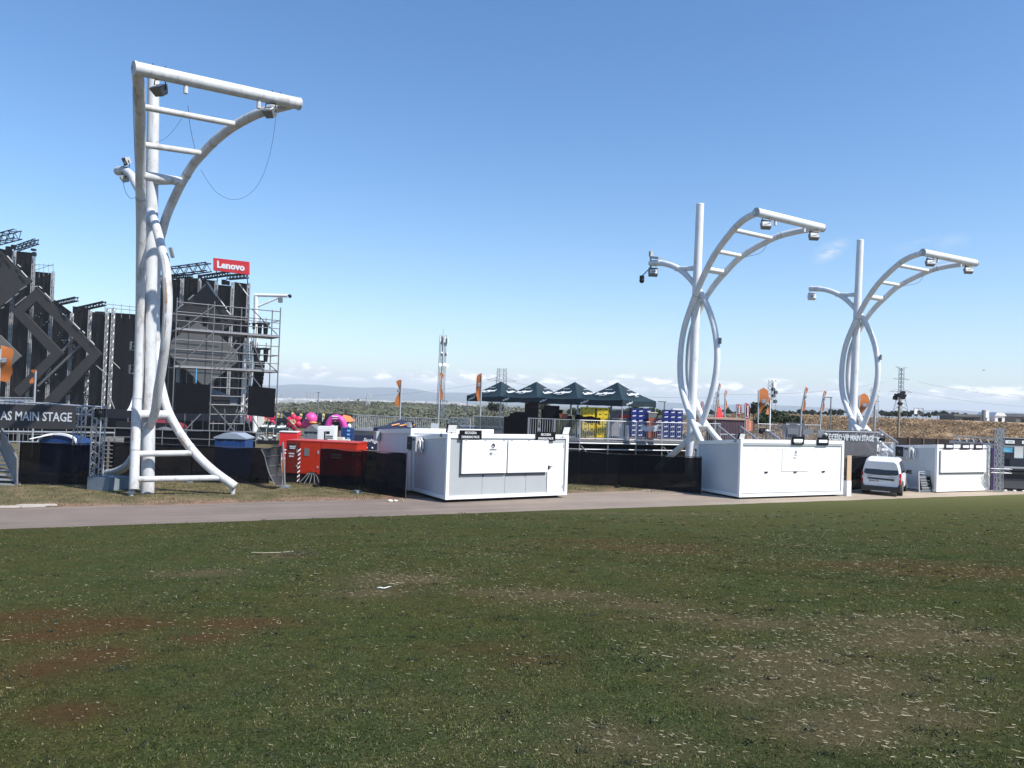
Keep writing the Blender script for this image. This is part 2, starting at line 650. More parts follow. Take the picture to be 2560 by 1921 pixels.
PATCH = [  # px, py, radius along, radius across, kind 0 red earth 1 pale straw
    (250, 1555, .75, .38, 0), (75, 1592, .6, .22, 0), (140, 1668, .42, .30, 0), (330, 1560, .6, .16, 0), (174, 1780, .38, .16, 0), (520, 1596, .32, .14, 0),
    (230, 1640, .5, .25, 0), (90, 1540, .8, .3, 0),
    (1627, 1367, 1.9, .35, 0), (1480, 1352, 1.6, .25, 0), (2206, 1411, 1.6, .4, 0), (2437, 1430, 1.6, .45, 0), (1700, 1378, 1.2, .3, 0),
    (1511, 1862, .22, .10, 1), (1656, 1874, .30, .13, 1), (1505, 1820, .15, .07, 1), (1888, 1741, .35, .12, 1), (2264, 1787, .5, .16, 1), (2235, 1556, .7, .2, 1),
    (1332, 1648, .3, .15, 0), (1569, 1515, .8, .2, 1), (1888, 1561, .9, .22, 1), (1740, 1545, .7, .2, 1), (926, 1480, .6, .25, 1), (492, 1434, .7, .25, 1),
    (1215, 1620, .35, .15, 0), (1233, 1480, .6, .2, 1), (700, 1390, .5, .2, 1), (1000, 1450, .9, .3, 1), (1400, 1490, .8, .25, 1), (2100, 1700, .9, .3, 1),
    (2300, 1600, 1.2, .3, 1), (1900, 1640, .8, .2, 1), (600, 1560, .6, .2, 0), (2100, 1820, .5, .2, 1), (1700, 1285, 1.5, .25, 1), (1480, 1283, 2.0, .2, 1)]
PATCH = [(*SD(L_at(a, b)), ra, rb, k) for (a, b, ra, rb, k) in PATCH]
# the lens-wise radii above are along and across the camera's left-right axis


def patches(x, y):
    x, y = np.asarray(x, float), np.asarray(y, float)
    out = [np.zeros(x.shape), np.zeros(x.shape)]
    wob = (0.55 + 0.9 * fbm(x + 31, y + 17, 0.55)) * (0.25 + 1.5 * fbm(x + 11, y + 77, 0.9))
    for (s, d, ra, rb, k) in PATCH:
        c = E0 + EDIR * s + ENRM * d
        rb2 = rb * 1.9
        q = ((x - c.x) / (ra * .8)) ** 2 + ((y - c.y) / (rb2 * .8)) ** 2
        out[k] = np.maximum(out[k], np.clip(np.exp(-q * 0.9) * wob * 1.35, 0, 1))
    return out


gs = np.arange(-46, 80, 0.3)
gd = np.concatenate([np.arange(0, 2, 0.25), np.arange(2, 42, 0.28)])
SS, DD = np.meshgrid(gs, gd)
SS = SS + 0
edgew = (fbm(SS + 5, SS * 0 + 3, 1.2) - 0.5) * 0.35 + (fbm(SS + 5, SS * 0 + 9, 0.5) - 0.5) * 0.22
DDe = DD + edgew * np.exp(-DD / 1.2)
XX = E0.x + EDIR.x * SS + ENRM.x * DDe
YY = E0.y + EDIR.y * SS + ENRM.y * DDe
ZZ = lawn_z(XX, YY)
ZZ[0] = 0.006
V = np.stack([XX, YY, ZZ], -1).reshape(-1, 3)
nr, nc = XX.shape
ii = np.arange(nr * nc).reshape(nr, nc)
Fq = np.stack([ii[:-1, :-1], ii[1:, :-1], ii[1:, 1:], ii[:-1, 1:]], -1).reshape(-1, 4)


def lawn_material():
    m = bpy.data.materials.new('mown_lawn')
    m.use_nodes = True
    t = m.node_tree
    b = t.nodes['Principled BSDF']
    b.inputs['Roughness'].default_value = 0.9
    b.inputs['Specular IOR Level'].default_value = 0.0
    tcn = t.nodes.new('ShaderNodeTexCoord')

    def noise(scale, detail=6, rough=0.6):
        n = t.nodes.new('ShaderNodeTexNoise')
        n.inputs['Scale'].default_value = scale
        n.inputs['Detail'].default_value = detail
        n.inputs['Roughness'].default_value = rough
        t.links.new(tcn.outputs['Object'], n.inputs['Vector'])
        return n.outputs[0]

    def ramp(fac, stops):
        r = t.nodes.new('ShaderNodeValToRGB')
        e = r.color_ramp.elements
        while len(e) < len(stops):
            e.new(0.5)
        for i, (p, c) in enumerate(stops):
            e[i].position = p
            e[i].color = (*c, 1)
        t.links.new(fac, r.inputs[0])
        return r.outputs[0]

    def mix(fac, a, c, blend='MIX'):
        n = t.nodes.new('ShaderNodeMix')
        n.data_type = 'RGBA'
        n.blend_type = blend
        if isinstance(fac, float):
            n.inputs[0].default_value = fac
        else:
            t.links.new(fac, n.inputs[0])
        for i, v in ((6, a), (7, c)):
            if isinstance(v, tuple):
                n.inputs[i].default_value = (*v, 1)
            else:
                t.links.new(v, n.inputs[i])
        return n.outputs[2]

    def attr(nm):
        a = t.nodes.new('ShaderNodeAttribute')
        a.attribute_name = nm
        return a.outputs['Fac']

    big = ramp(noise(0.22, 5), [(0.36, (0.056, 0.059, 0.022)), (0.52, (0.049, 0.063, 0.023)), (0.66, (0.038, 0.060, 0.025))])
    mid = ramp(noise(1.6, 6, 0.65), [(0.40, (0.070, 0.061, 0.024)), (0.56, (0.044, 0.057, 0.021))])
    c = mix(0.5, big, mid)
    fine = ramp(noise(42, 4, 0.75), [(0.33, (0.42, 0.42, 0.40)), (0.52, (1, 1, 1)), (0.68, (1.75, 1.7, 1.5))])
    c = mix(1.0, c, fine, 'MULTIPLY')
    fine2 = ramp(noise(9, 6, 0.8), [(0.35, (0.62, 0.62, 0.60)), (0.5, (1, 1, 1)), (0.66, (1.30, 1.27, 1.2))])
    c = mix(0.9, c, fine2, 'MULTIPLY')
    fleck = ramp(noise(55, 4, 0.8), [(0.52, (0, 0, 0)), (0.66, (1, 1, 1))])
    fl2 = ramp(noise(0.7, 5, 0.6), [(0.36, (0.12, 0.12, 0.12)), (0.66, (0.85, 0.85, 0.85))])
    c = mix(mix(1.0, fleck, fl2, 'MULTIPLY'), c, (0.135, 0.118, 0.068))
    pale = mix(noise(30, 3), (0.085, 0.062, 0.038), (0.17, 0.13, 0.085))
    c = mix(attr('right_tint'), c, mix(noise(3.0, 5), (0.115, 0.122, 0.050), (0.175, 0.168, 0.076)))  # lighter yellow-green toward the right end, strongest near the path
    c = mix(attr('straw'), c, pale)
    red = mix(noise(14, 4), (0.052, 0.025, 0.013), (0.115, 0.058, 0.032))
    c = mix(attr('earth'), c, red)
    c = mix(attr('rut'), c, (0.016, 0.018, 0.008))
    t.links.new(c, b.inputs['Base Color'])
    bp = t.nodes.new('ShaderNodeBump')
    bp.inputs['Strength'].default_value = 0.8
    bp.inputs['Distance'].default_value = 0.03
    t.links.new(noise(28, 5, 0.8), bp.inputs['Height'])
    t.links.new(bp.outputs[0], b.inputs['Normal'])
    return m


lawn = np_mesh('lawn', V, Fq, lawn_material())
kind(lawn, 'structure')
e_, s_ = patches(XX, YY)
rut = np.zeros(XX.shape)
for (S0, D0, S1, D1) in RUTS:
    t_ = np.clip((SS - S0) / (S1 - S0), -0.4, 1.6)
    rut = np.maximum(rut, np.exp(-((DDe - (D0 + (D1 - D0) * t_)) / 0.20) ** 2) * np.clip(fbm(SS, DD, 1.6) * 2.0 - 0.25, 0.12, 1) * np.clip((SS - S0 + 6) / 8, 0, 1))
for nm, arr in (('earth', e_ * np.where(XX > -2, 0.45, 0.72)), ('straw', s_ * 0.5 + np.exp(-DD / 0.35) * 0.35), ('rut', rut * 0.85), ('right_tint', np.clip((SS - 14) / 30, 0, 1) * np.clip(1.15 - DD / 15, 0, 1) * 0.85)):
    at = lawn.data.attributes.new(nm, 'FLOAT', 'POINT')
    at.data.foreach_set('value', np.clip(arr, 0, 1).astype(np.float32).ravel())
lawn.data.polygons.foreach_set('use_smooth', np.ones(len(Fq), bool))

# path: concrete strip following the lawn's edge
M_path = mat('worn_pinkish_asphalt', (0.180, 0.142, 0.118), 0.85, var=0.14, scale=0.5, dirt=(0.135, 0.112, 0.098), dirt_amt=0.22, dirt_scale=0.8, bump=0.12, bscale=60)
_t = M_path.node_tree
_b = _t.nodes['Principled BSDF']
_src = _b.inputs['Base Color'].links[0].from_socket
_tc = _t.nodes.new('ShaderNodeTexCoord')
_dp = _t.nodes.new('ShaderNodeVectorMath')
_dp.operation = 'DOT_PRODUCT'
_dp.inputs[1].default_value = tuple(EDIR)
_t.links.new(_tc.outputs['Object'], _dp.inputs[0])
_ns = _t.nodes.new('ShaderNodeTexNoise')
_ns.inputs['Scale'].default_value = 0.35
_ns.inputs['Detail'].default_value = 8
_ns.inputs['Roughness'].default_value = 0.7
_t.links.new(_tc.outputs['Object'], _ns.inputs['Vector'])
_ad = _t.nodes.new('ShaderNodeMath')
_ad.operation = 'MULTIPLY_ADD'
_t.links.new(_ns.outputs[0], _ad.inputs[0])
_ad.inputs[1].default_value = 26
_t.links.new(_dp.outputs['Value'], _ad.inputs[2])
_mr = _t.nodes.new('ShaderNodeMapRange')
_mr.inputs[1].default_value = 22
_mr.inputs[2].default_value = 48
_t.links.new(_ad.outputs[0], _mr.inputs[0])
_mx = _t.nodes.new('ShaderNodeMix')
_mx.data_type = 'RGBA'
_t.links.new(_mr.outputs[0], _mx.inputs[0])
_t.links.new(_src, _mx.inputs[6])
_mx.inputs[7].default_value = (0.36, 0.295, 0.225, 1)  # path colour lightened toward the right, imitating a brighter exposure there
# fine grit over both
_gr = _t.nodes.new('ShaderNodeTexNoise')
_gr.inputs['Scale'].default_value = 24
_gr.inputs['Detail'].default_value = 5
_gr.inputs['Roughness'].default_value = 0.8
_t.links.new(_tc.outputs['Object'], _gr.inputs['Vector'])
_gm = _t.nodes.new('ShaderNodeMapRange')
_gm.inputs[1].default_value = 0.3
_gm.inputs[2].default_value = 0.7
_gm.inputs[3].default_value = 0.80
_gm.inputs[4].default_value = 1.20
_t.links.new(_gr.outputs[0], _gm.inputs[0])
_sc = _t.nodes.new('ShaderNodeVectorMath')
_sc.operation = 'SCALE'
_t.links.new(_mx.outputs[2], _sc.inputs[0])
_t.links.new(_gm.outputs[0], _sc.inputs['Scale'])
_dn = _t.nodes.new('ShaderNodeVectorMath')
_dn.operation = 'DOT_PRODUCT'
_dn.inputs[1].default_value = tuple(ENRM)
_t.links.new(_tc.outputs['Object'], _dn.inputs[0])
_cx = _t.nodes.new('ShaderNodeCombineXYZ')
for _i, (_o, _k) in enumerate(((_dp.outputs['Value'], 0.07), (_dn.outputs['Value'], 1.5))):
    _ml = _t.nodes.new('ShaderNodeMath')
    _ml.operation = 'MULTIPLY'
    _ml.inputs[1].default_value = _k
    _t.links.new(_o, _ml.inputs[0])
    _t.links.new(_ml.outputs[0], _cx.inputs[_i])
_sn = _t.nodes.new('ShaderNodeTexNoise')
_sn.inputs['Scale'].default_value = 1.0
_sn.inputs['Detail'].default_value = 7
_sn.inputs['Roughness'].default_value = 0.65
_t.links.new(_cx.outputs[0], _sn.inputs['Vector'])
_sm = _t.nodes.new('ShaderNodeMapRange')
_sm.inputs[1].default_value = 0.32
_sm.inputs[2].default_value = 0.68
_sm.inputs[3].default_value = 0.80
_sm.inputs[4].default_value = 1.16
_t.links.new(_sn.outputs[0], _sm.inputs[0])
_s2 = _t.nodes.new('ShaderNodeVectorMath')
_s2.operation = 'SCALE'
_t.links.new(_sc.outputs[0], _s2.inputs[0])
_t.links.new(_sm.outputs[0], _s2.inputs['Scale'])
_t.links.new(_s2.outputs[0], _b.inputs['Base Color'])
pw = []
sr = np.arange(-60, 110, 0.6)
for s in sr:
    w0 = -0.6
    w1 = 4.15 + 0.10 * math.sin(s * 0.9) + 0.12 * (random.random() - .5) + max(0, (s - 10)) * 0.05
    if s > 24:
        w1 += min(4.0, (s - 24) * 0.5)
    pw.append((E0 + EDIR * s - ENRM * w0, E0 + EDIR * s - ENRM * w1))
mb = MB()
vv = []
for a, b in pw:
    vv += [(a.x, a.y, 0.010), (b.x, b.y, 0.010)]
mb.raw(vv, [(2 * i, 2 * i + 2, 2 * i + 3, 2 * i + 1) for i in range(len(pw) - 1)])
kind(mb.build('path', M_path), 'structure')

# terrain: one polar sheet out to the horizon
def terr_z(x, y):
    r = np.hypot(x, y)
    z = np.where(r < 420, 0.0, -9 * (np.clip((r - 420) / 900, 0, 1) ** 0.8))
    az_ = np.arctan2(x, y)
    hump = 1.1 * np.exp(-((az_ + 0.14) / 0.10) ** 2) * np.exp(-((r - 340) / 110) ** 2)
    tt_ = np.clip((-0.19 - az_) / 0.15, 0, 1)
    hump = hump - 2.6 * tt_ * tt_ * (3 - 2 * tt_) * np.clip((r - 110) / 190, 0, 1)
    z = z + hump + np.clip((r - 90) / 200, 0, 1) * (fbm(x + 999, y + 999, 70) - 0.5) * 1.2
    return z


rad = np.concatenate([np.linspace(0.5, 60, 24), np.geomspace(64, 5900, 84)])
ang = np.radians(np.concatenate([np.arange(-50, 50.01, 0.5), np.arange(54, 306, 6)]))
RR, AA = np.meshgrid(rad, ang, indexing='ij')
tx, ty = RR * np.sin(AA), RR * np.cos(AA)
tz = terr_z(tx, ty)
nr, nc = tx.shape
ii = np.arange(nr * nc).reshape(nr, nc)
nxt = np.roll(ii, -1, 1)
Ft = np.stack([ii[:-1], ii[1:], nxt[1:], nxt[:-1]], -1).reshape(-1, 4)
M_ground = bpy.data.materials.new('dry_grass_and_earth')
M_ground.use_nodes = True
t = M_ground.node_tree
b = t.nodes['Principled BSDF']
b.inputs['Roughness'].default_value = 0.95
b.inputs['Specular IOR Level'].default_value = 0.1


def gnode(kind_, **kw):
    n = t.nodes.new(kind_)
    for k, v in kw.items():
        if isinstance(k, str) and hasattr(n, k):
            setattr(n, k, v)
    return n


tcg = gnode('ShaderNodeTexCoord')


def gnoise(sc, det=6, rough=0.65):
    n = gnode('ShaderNodeTexNoise')
    n.inputs['Scale'].default_value = sc
    n.inputs['Detail'].default_value = det
    n.inputs['Roughness'].default_value = rough
    t.links.new(tcg.outputs['Object'], n.inputs['Vector'])
    return n.outputs[0]


def gramp(fac, stops):
    r = gnode('ShaderNodeValToRGB')
    e = r.color_ramp.elements
    while len(e) < len(stops):
        e.new(0.5)
    for i, (p, c) in enumerate(stops):
        e[i].position = p
        e[i].color = (*c, 1) if len(c) == 3 else c
    t.links.new(fac, r.inputs[0])
    return r.outputs[0]


def gmix(fac, a, c, blend='MIX'):
    n = gnode('ShaderNodeMix', data_type='RGBA', blend_type=blend)
    if isinstance(fac, (int, float)):
        n.inputs[0].default_value = fac
    else:
        t.links.new(fac, n.inputs[0])
    t.links.new(a, n.inputs[6])
    t.links.new(c, n.inputs[7])
    return n.outputs[2]


def gm(op, a, b_):
    n = gnode('ShaderNodeMath', operation=op)
    for i, v in enumerate((a, b_)):
        if isinstance(v, (int, float)):
            n.inputs[i].default_value = v
        else:
            t.links.new(v, n.inputs[i])
    return n.outputs[0]


# distance beyond the path's far edge
dotn = gnode('ShaderNodeVectorMath', operation='DOT_PRODUCT')
t.links.new(tcg.outputs['Object'], dotn.inputs[0])
dotn.inputs[1].default_value = (-ENRM.x, -ENRM.y, 0)
beyond = gm('SUBTRACT', dotn.outputs['Value'], -E0.dot(ENRM) + 4.1)
grass_c = gramp(gnoise(0.9), [(0.35, (0.075, 0.072, 0.036)), (0.5, (0.115, 0.098, 0.052)), (0.66, (0.20, 0.15, 0.09))])
earth_c = gramp(gnoise(1.3), [(0.35, (0.15, 0.095, 0.065)), (0.6, (0.27, 0.175, 0.125))])
earthf = gm('ADD', gm('MULTIPLY', beyond, -0.36), gm('ADD', gm('MULTIPLY', gnoise(0.5), 2.2), -0.15))
earthf = gramp(earthf, [(0.35, (0, 0, 0)), (0.75, (1, 1, 1))])
c = gmix(earthf, grass_c, earth_c)
fine = gramp(gnoise(16, 5, 0.8), [(0.33, (0.6, 0.6, 0.58)), (0.5, (1, 1, 1)), (0.66, (1.4, 1.36, 1.3))])
c = gmix(1.0, c, fine, 'MULTIPLY')
far_c = gramp(gnoise(0.06, 8, 0.7), [(0.38, (0.075, 0.082, 0.045)), (0.55, (0.11, 0.112, 0.066)), (0.68, (0.20, 0.18, 0.115))])
farf = gnode('ShaderNodeMapRange')
farf.inputs[1].default_value = 45
farf.inputs[2].default_value = 70
t.links.new(beyond, farf.inputs[0])
c = gmix(farf.outputs[0], c, far_c)
t.links.new(c, b.inputs['Base Color'])
bp = gnode('ShaderNodeBump')
bp.inputs['Strength'].default_value = 0.5
bp.inputs['Distance'].default_value = 0.05
t.links.new(gnoise(9, 6, 0.8), bp.inputs['Height'])
t.links.new(bp.outputs[0], b.inputs['Normal'])
ter = np_mesh('ground', np.stack([tx, ty, tz - 0.0], -1).reshape(-1, 3), Ft, M_ground)
kind(ter, 'structure')

# mountains on the horizon
maz = np.radians(np.arange(-60, 60.01, 0.4))
ridge = 26 + 76 * fbm(maz * 40 + 50, maz * 0 + 3, 4.0)
ridge = ridge * (0.55 + 0.45 * np.exp(-((maz + 0.22) / 0.16) ** 2) + 0.18 * np.exp(-((maz - 0.30) / 0.12) ** 2))
rows = []
for k, (rr, hf) in enumerate(((4500, 0.0), (4850, 0.45), (5150, 0.85), (5350, 1.0), (5600, 0.5))):
    zz = -11 + (ridge + 11) * hf + (0 if hf in (0, 1) else 1) * (fbm(maz * 90 + 7 * k, maz * 0 + k, 2.0) - .5) * 14
    rows.append(np.stack([rr * np.sin(maz), rr * np.cos(maz), zz], -1))
V = np.concatenate(rows)
k = len(maz)
ii = np.arange(len(V)).reshape(-1, k)
Fm = np.stack([ii[:-1, :-1], ii[:-1, 1:], ii[1:, 1:], ii[1:, :-1]], -1).reshape(-1, 4)
kind(np_mesh('mountains', V, Fm, mat('far_mountain_forest', (0.05, 0.065, 0.06), 0.9, var=0.2, scale=0.004)), 'structure')

# dry bank on the right, with its plateau
bu = np.linspace(0, 1, 130)
bv = np.concatenate([np.linspace(0, 1, 26), [1.3, 2, 4, 8, 14]])
BU, BV = np.meshgrid(bu, bv)
pa, pb = P(1470, 1100, 118), P(3100, 1100, 66)
pa.z = pb.z = 0
axb = (pb - pa).normalized()
nb = Vector((-axb.y, axb.x, 0))
if nb.y < 0:
    nb = -nb
blen = (pb - pa).length
depth = BV * 19
bx = pa.x + axb.x * BU * blen + nb.x * depth
by = pa.y + axb.y * BU * blen + nb.y * depth
prof = np.clip(BV, 0, 1)
bz = -0.3 + (3.75 + 0.0) * (prof ** 0.75) * np.clip(BU / 0.22, 0, 1) ** 0.7
bz = bz + (fbm(bx, by, 6) - .5) * 0.8 * np.sin(np.pi * np.clip(prof, 0, 1)) + (fbm(bx, by, 1.6) - .5) * 0.35 * np.clip(1.2 - BV, 0, 1)
nr, nc = bx.shape
ii = np.arange(nr * nc).reshape(nr, nc)
Fb = np.stack([ii[:-1, :-1], ii[:-1, 1:], ii[1:, 1:], ii[1:, :-1]], -1).reshape(-1, 4)
bank_o = np_mesh('hillside', np.stack([bx, by, bz], -1).reshape(-1, 3), Fb,
                 mat('dry_bank_earth', (0.33, 0.225, 0.125), 0.95, var=0.3, scale=0.5, dirt=(0.18, 0.13, 0.075), dirt_amt=0.4, dirt_scale=0.25, bump=0.6, bscale=2))
kind(bank_o, 'structure')


def bank_point(u, v):
    j = min(int(u * (len(bu) - 1)), len(bu) - 1)
    i = int(np.argmin(abs(bv - v)))
    return Vector((bx[i, j], by[i, j], bz[i, j]))


# ---- uncountable ground cover
def visible_sample(n, dmax, power):
    """points on the lawn inside the view, denser near the viewer"""
    d = 3.0 + (dmax - 3.0) * rng.random(n) ** power
    a = np.radians(rng.uniform(-37, 37, n))
    x, y = d * np.tan(a), d
    D = (x - E0.x) * ENRM.x + (y - E0.y) * ENRM.y
    k_ = D > 0.1
    return x[k_], y[k_]


gx, gy = visible_sample(190000, 19, 1.6)
pe, ps = patches(gx, gy)
keep = rng.random(len(gx)) > np.maximum(pe, ps) * 0.9
gx, gy = gx[keep], gy[keep]
gz = lawn_z(gx, gy)
n = len(gx)
th = rng.uniform(0, 2 * np.pi, n)
hgt = rng.uniform(0.005, 0.014, n) * (0.7 + 0.6 * fbm(gx, gy, 0.8)) * (1 + gy * 0.03)
wid = rng.uniform(0.0022, 0.0045, n) * (1 + gy * 0.06)
lean = rng.uniform(0.2, 1.6, n) * hgt
la = rng.uniform(0, 2 * np.pi, n)
c0 = np.stack([gx - np.cos(th) * wid, gy - np.sin(th) * wid, gz - 0.003], -1)
c1 = np.stack([gx + np.cos(th) * wid, gy + np.sin(th) * wid, gz - 0.003], -1)
c2 = np.stack([gx + np.cos(la) * lean, gy + np.sin(la) * lean, gz + hgt], -1)
Vb = np.stack([c0, c1, c2], 1).reshape(-1, 3)
dryb = rng.random(n) < np.clip(0.12 + 0.9 * (fbm(gx + 130, gy + 210, 1.3) - .35), 0.08, .6)
Vd = np.stack([c0, c1, c2], 1)[dryb].reshape(-1, 3)
Vb = np.stack([c0, c1, c2], 1)[~dryb].reshape(-1, 3)
kind(np_mesh('dry_turf', Vd, np.arange(len(Vd)).reshape(-1, 3), mat('dry_turf_blade', (0.150, 0.130, 0.070), 0.9, var=0.5, scale=1.4, spec=0.03)), 'stuff')
kind(np_mesh('grass', Vb, np.arange(len(Vb)).reshape(-1, 3), mat('grass_blade_green', (0.058, 0.072, 0.022), 0.9, var=0.55, scale=1.4, spec=0.03)), 'stuff')


def straw(name, n, dmax, power, lmin, lmax, wmul, clump, material, z0=0.006):
    x, y = visible_sample(n, dmax, power)
    e1, s1_ = patches(x, y)
    dens = np.clip(1.5 * fbm(x + 300, y + 200, 2.2) - 0.42, 0, 1) * clump + s1_ * 1.1 + e1 * 0.35 + 0.05
    k_ = rng.random(len(x)) < dens
    x, y, s1_ = x[k_], y[k_], s1_[k_]
    n = len(x)
    z = lawn_z(x, y) + z0 + rng.random(n) * 0.012 + s1_ * rng.random(n) * 0.03
    ln = rng.uniform(lmin, lmax, n) * rng.choice([0.6, 1, 1, 1.3], n)
    wd = rng.uniform(0.0010, 0.0024, n) * wmul * (1 + y * 0.07)
    a = np.where(rng.random(n) < .6, rng.normal(0, .45, n), rng.uniform(0, np.pi, n))
    dx, dy = np.cos(a), np.sin(a)
    tilt = rng.uniform(-0.10, 0.10, n)
    bend = rng.normal(0, 0.025, n)
    pts = []
    for s in (-1, 0, 1):
        cx = x + dx * ln * s / 2 - dy * bend * ln * (1 - abs(s))
        cy = y + dy * ln * s / 2 + dx * bend * ln * (1 - abs(s))
        cz = z + tilt * ln * s / 2
        pts.append(np.stack([cx - dy * wd, cy + dx * wd, cz], -1))
        pts.append(np.stack([cx + dy * wd, cy - dx * wd, cz + wd], -1))
    Vs = np.stack(pts, 1).reshape(-1, 3)
    b0 = np.arange(n)[:, None] * 6
    Fs = np.concatenate([b0 + np.array([[0, 1, 3, 2]]), b0 + np.array([[2, 3, 5, 4]])])
    return kind(np_mesh(name, Vs, Fs, material), 'stuff')


straw('straw', 150000, 26, 0.95, 0.012, 0.042, 0.85, 0.62, M_straw)
straw('dry_stalks', 1300, 26, 0.8, 0.06, 0.12, 0.9, 0.25, mat('bleached_stalk', (0.32, 0.28, 0.19), 0.8, var=0.35, scale=2), 0.012)


# short dry grass of the verge behind the path
n = 60000
vs, vd = rng.uniform(-14, 62, n), -rng.uniform(4.2, 15, n) ** 1.0
vx, vy = E0.x + EDIR.x * vs + ENRM.x * vd, E0.y + EDIR.y * vs + ENRM.y * vd
k_ = (fbm(vx + 70, vy + 30, 1.5) + 0.035 * (-vd - 4.2) > 0.50) & (np.abs(vx) < 32)
vx, vy = vx[k_], vy[k_]
n = len(vx)
th = rng.uniform(0, 2 * np.pi, n)
hv = rng.uniform(0.03, 0.11, n)
wv_ = rng.uniform(0.006, 0.016, n)
c0 = np.stack([vx - np.cos(th) * wv_, vy - np.sin(th) * wv_, vx * 0], -1)
c1 = np.stack([vx + np.cos(th) * wv_, vy + np.sin(th) * wv_, vx * 0], -1)
c2 = np.stack([vx + rng.normal(0, .5, n) * hv, vy + rng.normal(0, .5, n) * hv, hv], -1)
kind(np_mesh('verge_grass', np.stack([c0, c1, c2], 1).reshape(-1, 3), np.arange(3 * n).reshape(-1, 3), mat('verge_grass_blade', (0.125, 0.115, 0.055), 0.9, var=0.6, scale=1.2, spec=0.05)), 'stuff')


# dark little tufts and cut clods
def tufts(name, n, dmax, power, blades, h, material, rad):
    x, y = visible_sample(n, dmax, power)
    xs, ys, hs = [], [], []
    for px_, py_ in zip(x, y):
        m_ = random.randint(blades // 2, blades)
        rr_ = rad * random.uniform(0.5, 1.6)
        xs.append(px_ + rng.normal(0, rr_, m_))
        ys.append(py_ + rng.normal(0, rr_ * 0.7, m_))
    x, y = np.concatenate(xs), np.concatenate(ys)
    z = lawn_z(x, y)
    n = len(x)
    a = rng.uniform(0, 2 * np.pi, n)
    hh = rng.uniform(0.4, 1.2, n) * h
    w = rng.uniform(0.003, 0.006, n) * (1 + y * 0.05)
    c0 = np.stack([x - np.cos(a) * w, y - np.sin(a) * w, z], -1)
    c1 = np.stack([x + np.cos(a) * w, y + np.sin(a) * w, z], -1)
    c2 = np.stack([x + rng.normal(0, 1, n) * hh, y + rng.normal(0, 1, n) * hh, z + hh], -1)
    kind(np_mesh(name, np.stack([c0, c1, c2], 1).reshape(-1, 3), np.arange(3 * n).reshape(-1, 3), material), 'stuff')


tufts('grass_tufts', 900, 27, 1.0, 20, 0.032, mat('dark_tuft', (0.022, 0.030, 0.014), 0.9, var=0.4, scale=4), 0.045)


def clumps(pts, sizes, leaf, per, squash=0.8):
    """soft foliage: many small leaf faces around each centre; returns V, F"""
    pts = np.asarray(pts, float)
    sizes = np.asarray(sizes, float)
    n = len(pts) * per
    c = np.repeat(pts, per, 0)
    sz = np.repeat(sizes, per)[:, None]
    d = rng.normal(0, 1, (n, 3))
    d /= np.linalg.norm(d, axis=1)[:, None]
    rr_ = rng.uniform(0.35, 1.0, (n, 1)) ** 0.5
    d[:, 2] *= squash
    c = c + d * rr_ * sz
    u = rng.normal(0, 1, (n, 3))
    u /= np.linalg.norm(u, axis=1)[:, None]
    w = np.cross(u, rng.normal(0, 1, (n, 3)))
    w /= np.linalg.norm(w, axis=1)[:, None]
    lf = (leaf * rng.uniform(0.6, 1.4, (n, 1))) * (sz / sz.mean())
    Vc = np.stack([c - u * lf, c + w * lf * 0.6, c + u * lf, c - w * lf * 0.6], 1).reshape(-1, 3)
    return Vc, np.arange(4 * n).reshape(-1, 4)


# dry grass of the bank
n = 5200
uu, vv_ = rng.random(n), rng.random(n) ** 0.9
iu = (uu * (len(bu) - 1)).astype(int)
iv = np.clip((vv_ * 25).astype(int), 0, 25)
pc = np.stack([bx[iv, iu], by[iv, iu], bz[iv, iu] + 0.15], -1) + rng.normal(0, 0.25, (n, 3)) * [1, 1, 0.1]
sel = fbm(pc[:, 0] + 40, pc[:, 1] + 70, 5) + .25 * rng.random(n) < .66
Vc, Fc_ = clumps(pc[sel], rng.uniform(0.22, 0.6, n)[sel], 0.075, 30, 0.35)
kind(np_mesh('dry_grass', Vc, Fc_, M_drygrass), 'stuff')
Vc, Fc_ = clumps(pc[~sel], rng.uniform(0.25, 0.6, n)[~sel], 0.08, 24, 0.4)
kind(np_mesh('brown_weeds', Vc, Fc_, mat('brown_weed', (0.25, 0.175, 0.105), 0.9, var=0.5, scale=0.6)), 'stuff')

# scrub on the plain behind the fairground
n = 5200
rr_ = rng.uniform(95, 430, n)
aa_ = np.radians(rng.uniform(-22, 14, n))
sx0, sy0 = rr_ * np.sin(aa_), rr_ * np.cos(aa_)
k_ = fbm(sx0 + 2000, sy0 + 2000, 35) > 0.34
sx0, sy0 = sx0[k_], sy0[k_]
ssz = rng.uniform(0.35, 0.95, len(sx0)) * np.where(rng.random(len(sx0)) < .07, 1.9, 1.0) * (0.7 + np.hypot(sx0, sy0) / 700)
Vc, Fc_ = clumps(np.stack([sx0, sy0, terr_z(sx0, sy0) + ssz * 0.25], -1), ssz, 0.24, 18, 0.55)
kind(np_mesh('scrubland', Vc, Fc_, M_scrub), 'stuff')

# the far white city
V, Fc_ = [], []
mbc = MB()
for _ in range(1700):
    px_ = random.uniform(560, 1180)
    d_ = random.uniform(820, 2000)
    r_ = ray(px_, 990)
    x_, y_ = r_.x / r_.y * d_, d_
    z_ = float(terr_z(np.array(x_), np.array(y_)))
    w_ = random.uniform(4, 16)
    h_ = random.uniform(2, 5.5) * (1.4 if random.random() < 0.08 else 1)
    mbc.box((x_, y_, z_ + h_ / 2), (w_, random.uniform(5, 10), h_))
kind(mbc.build('far_city', M_city), 'stuff')
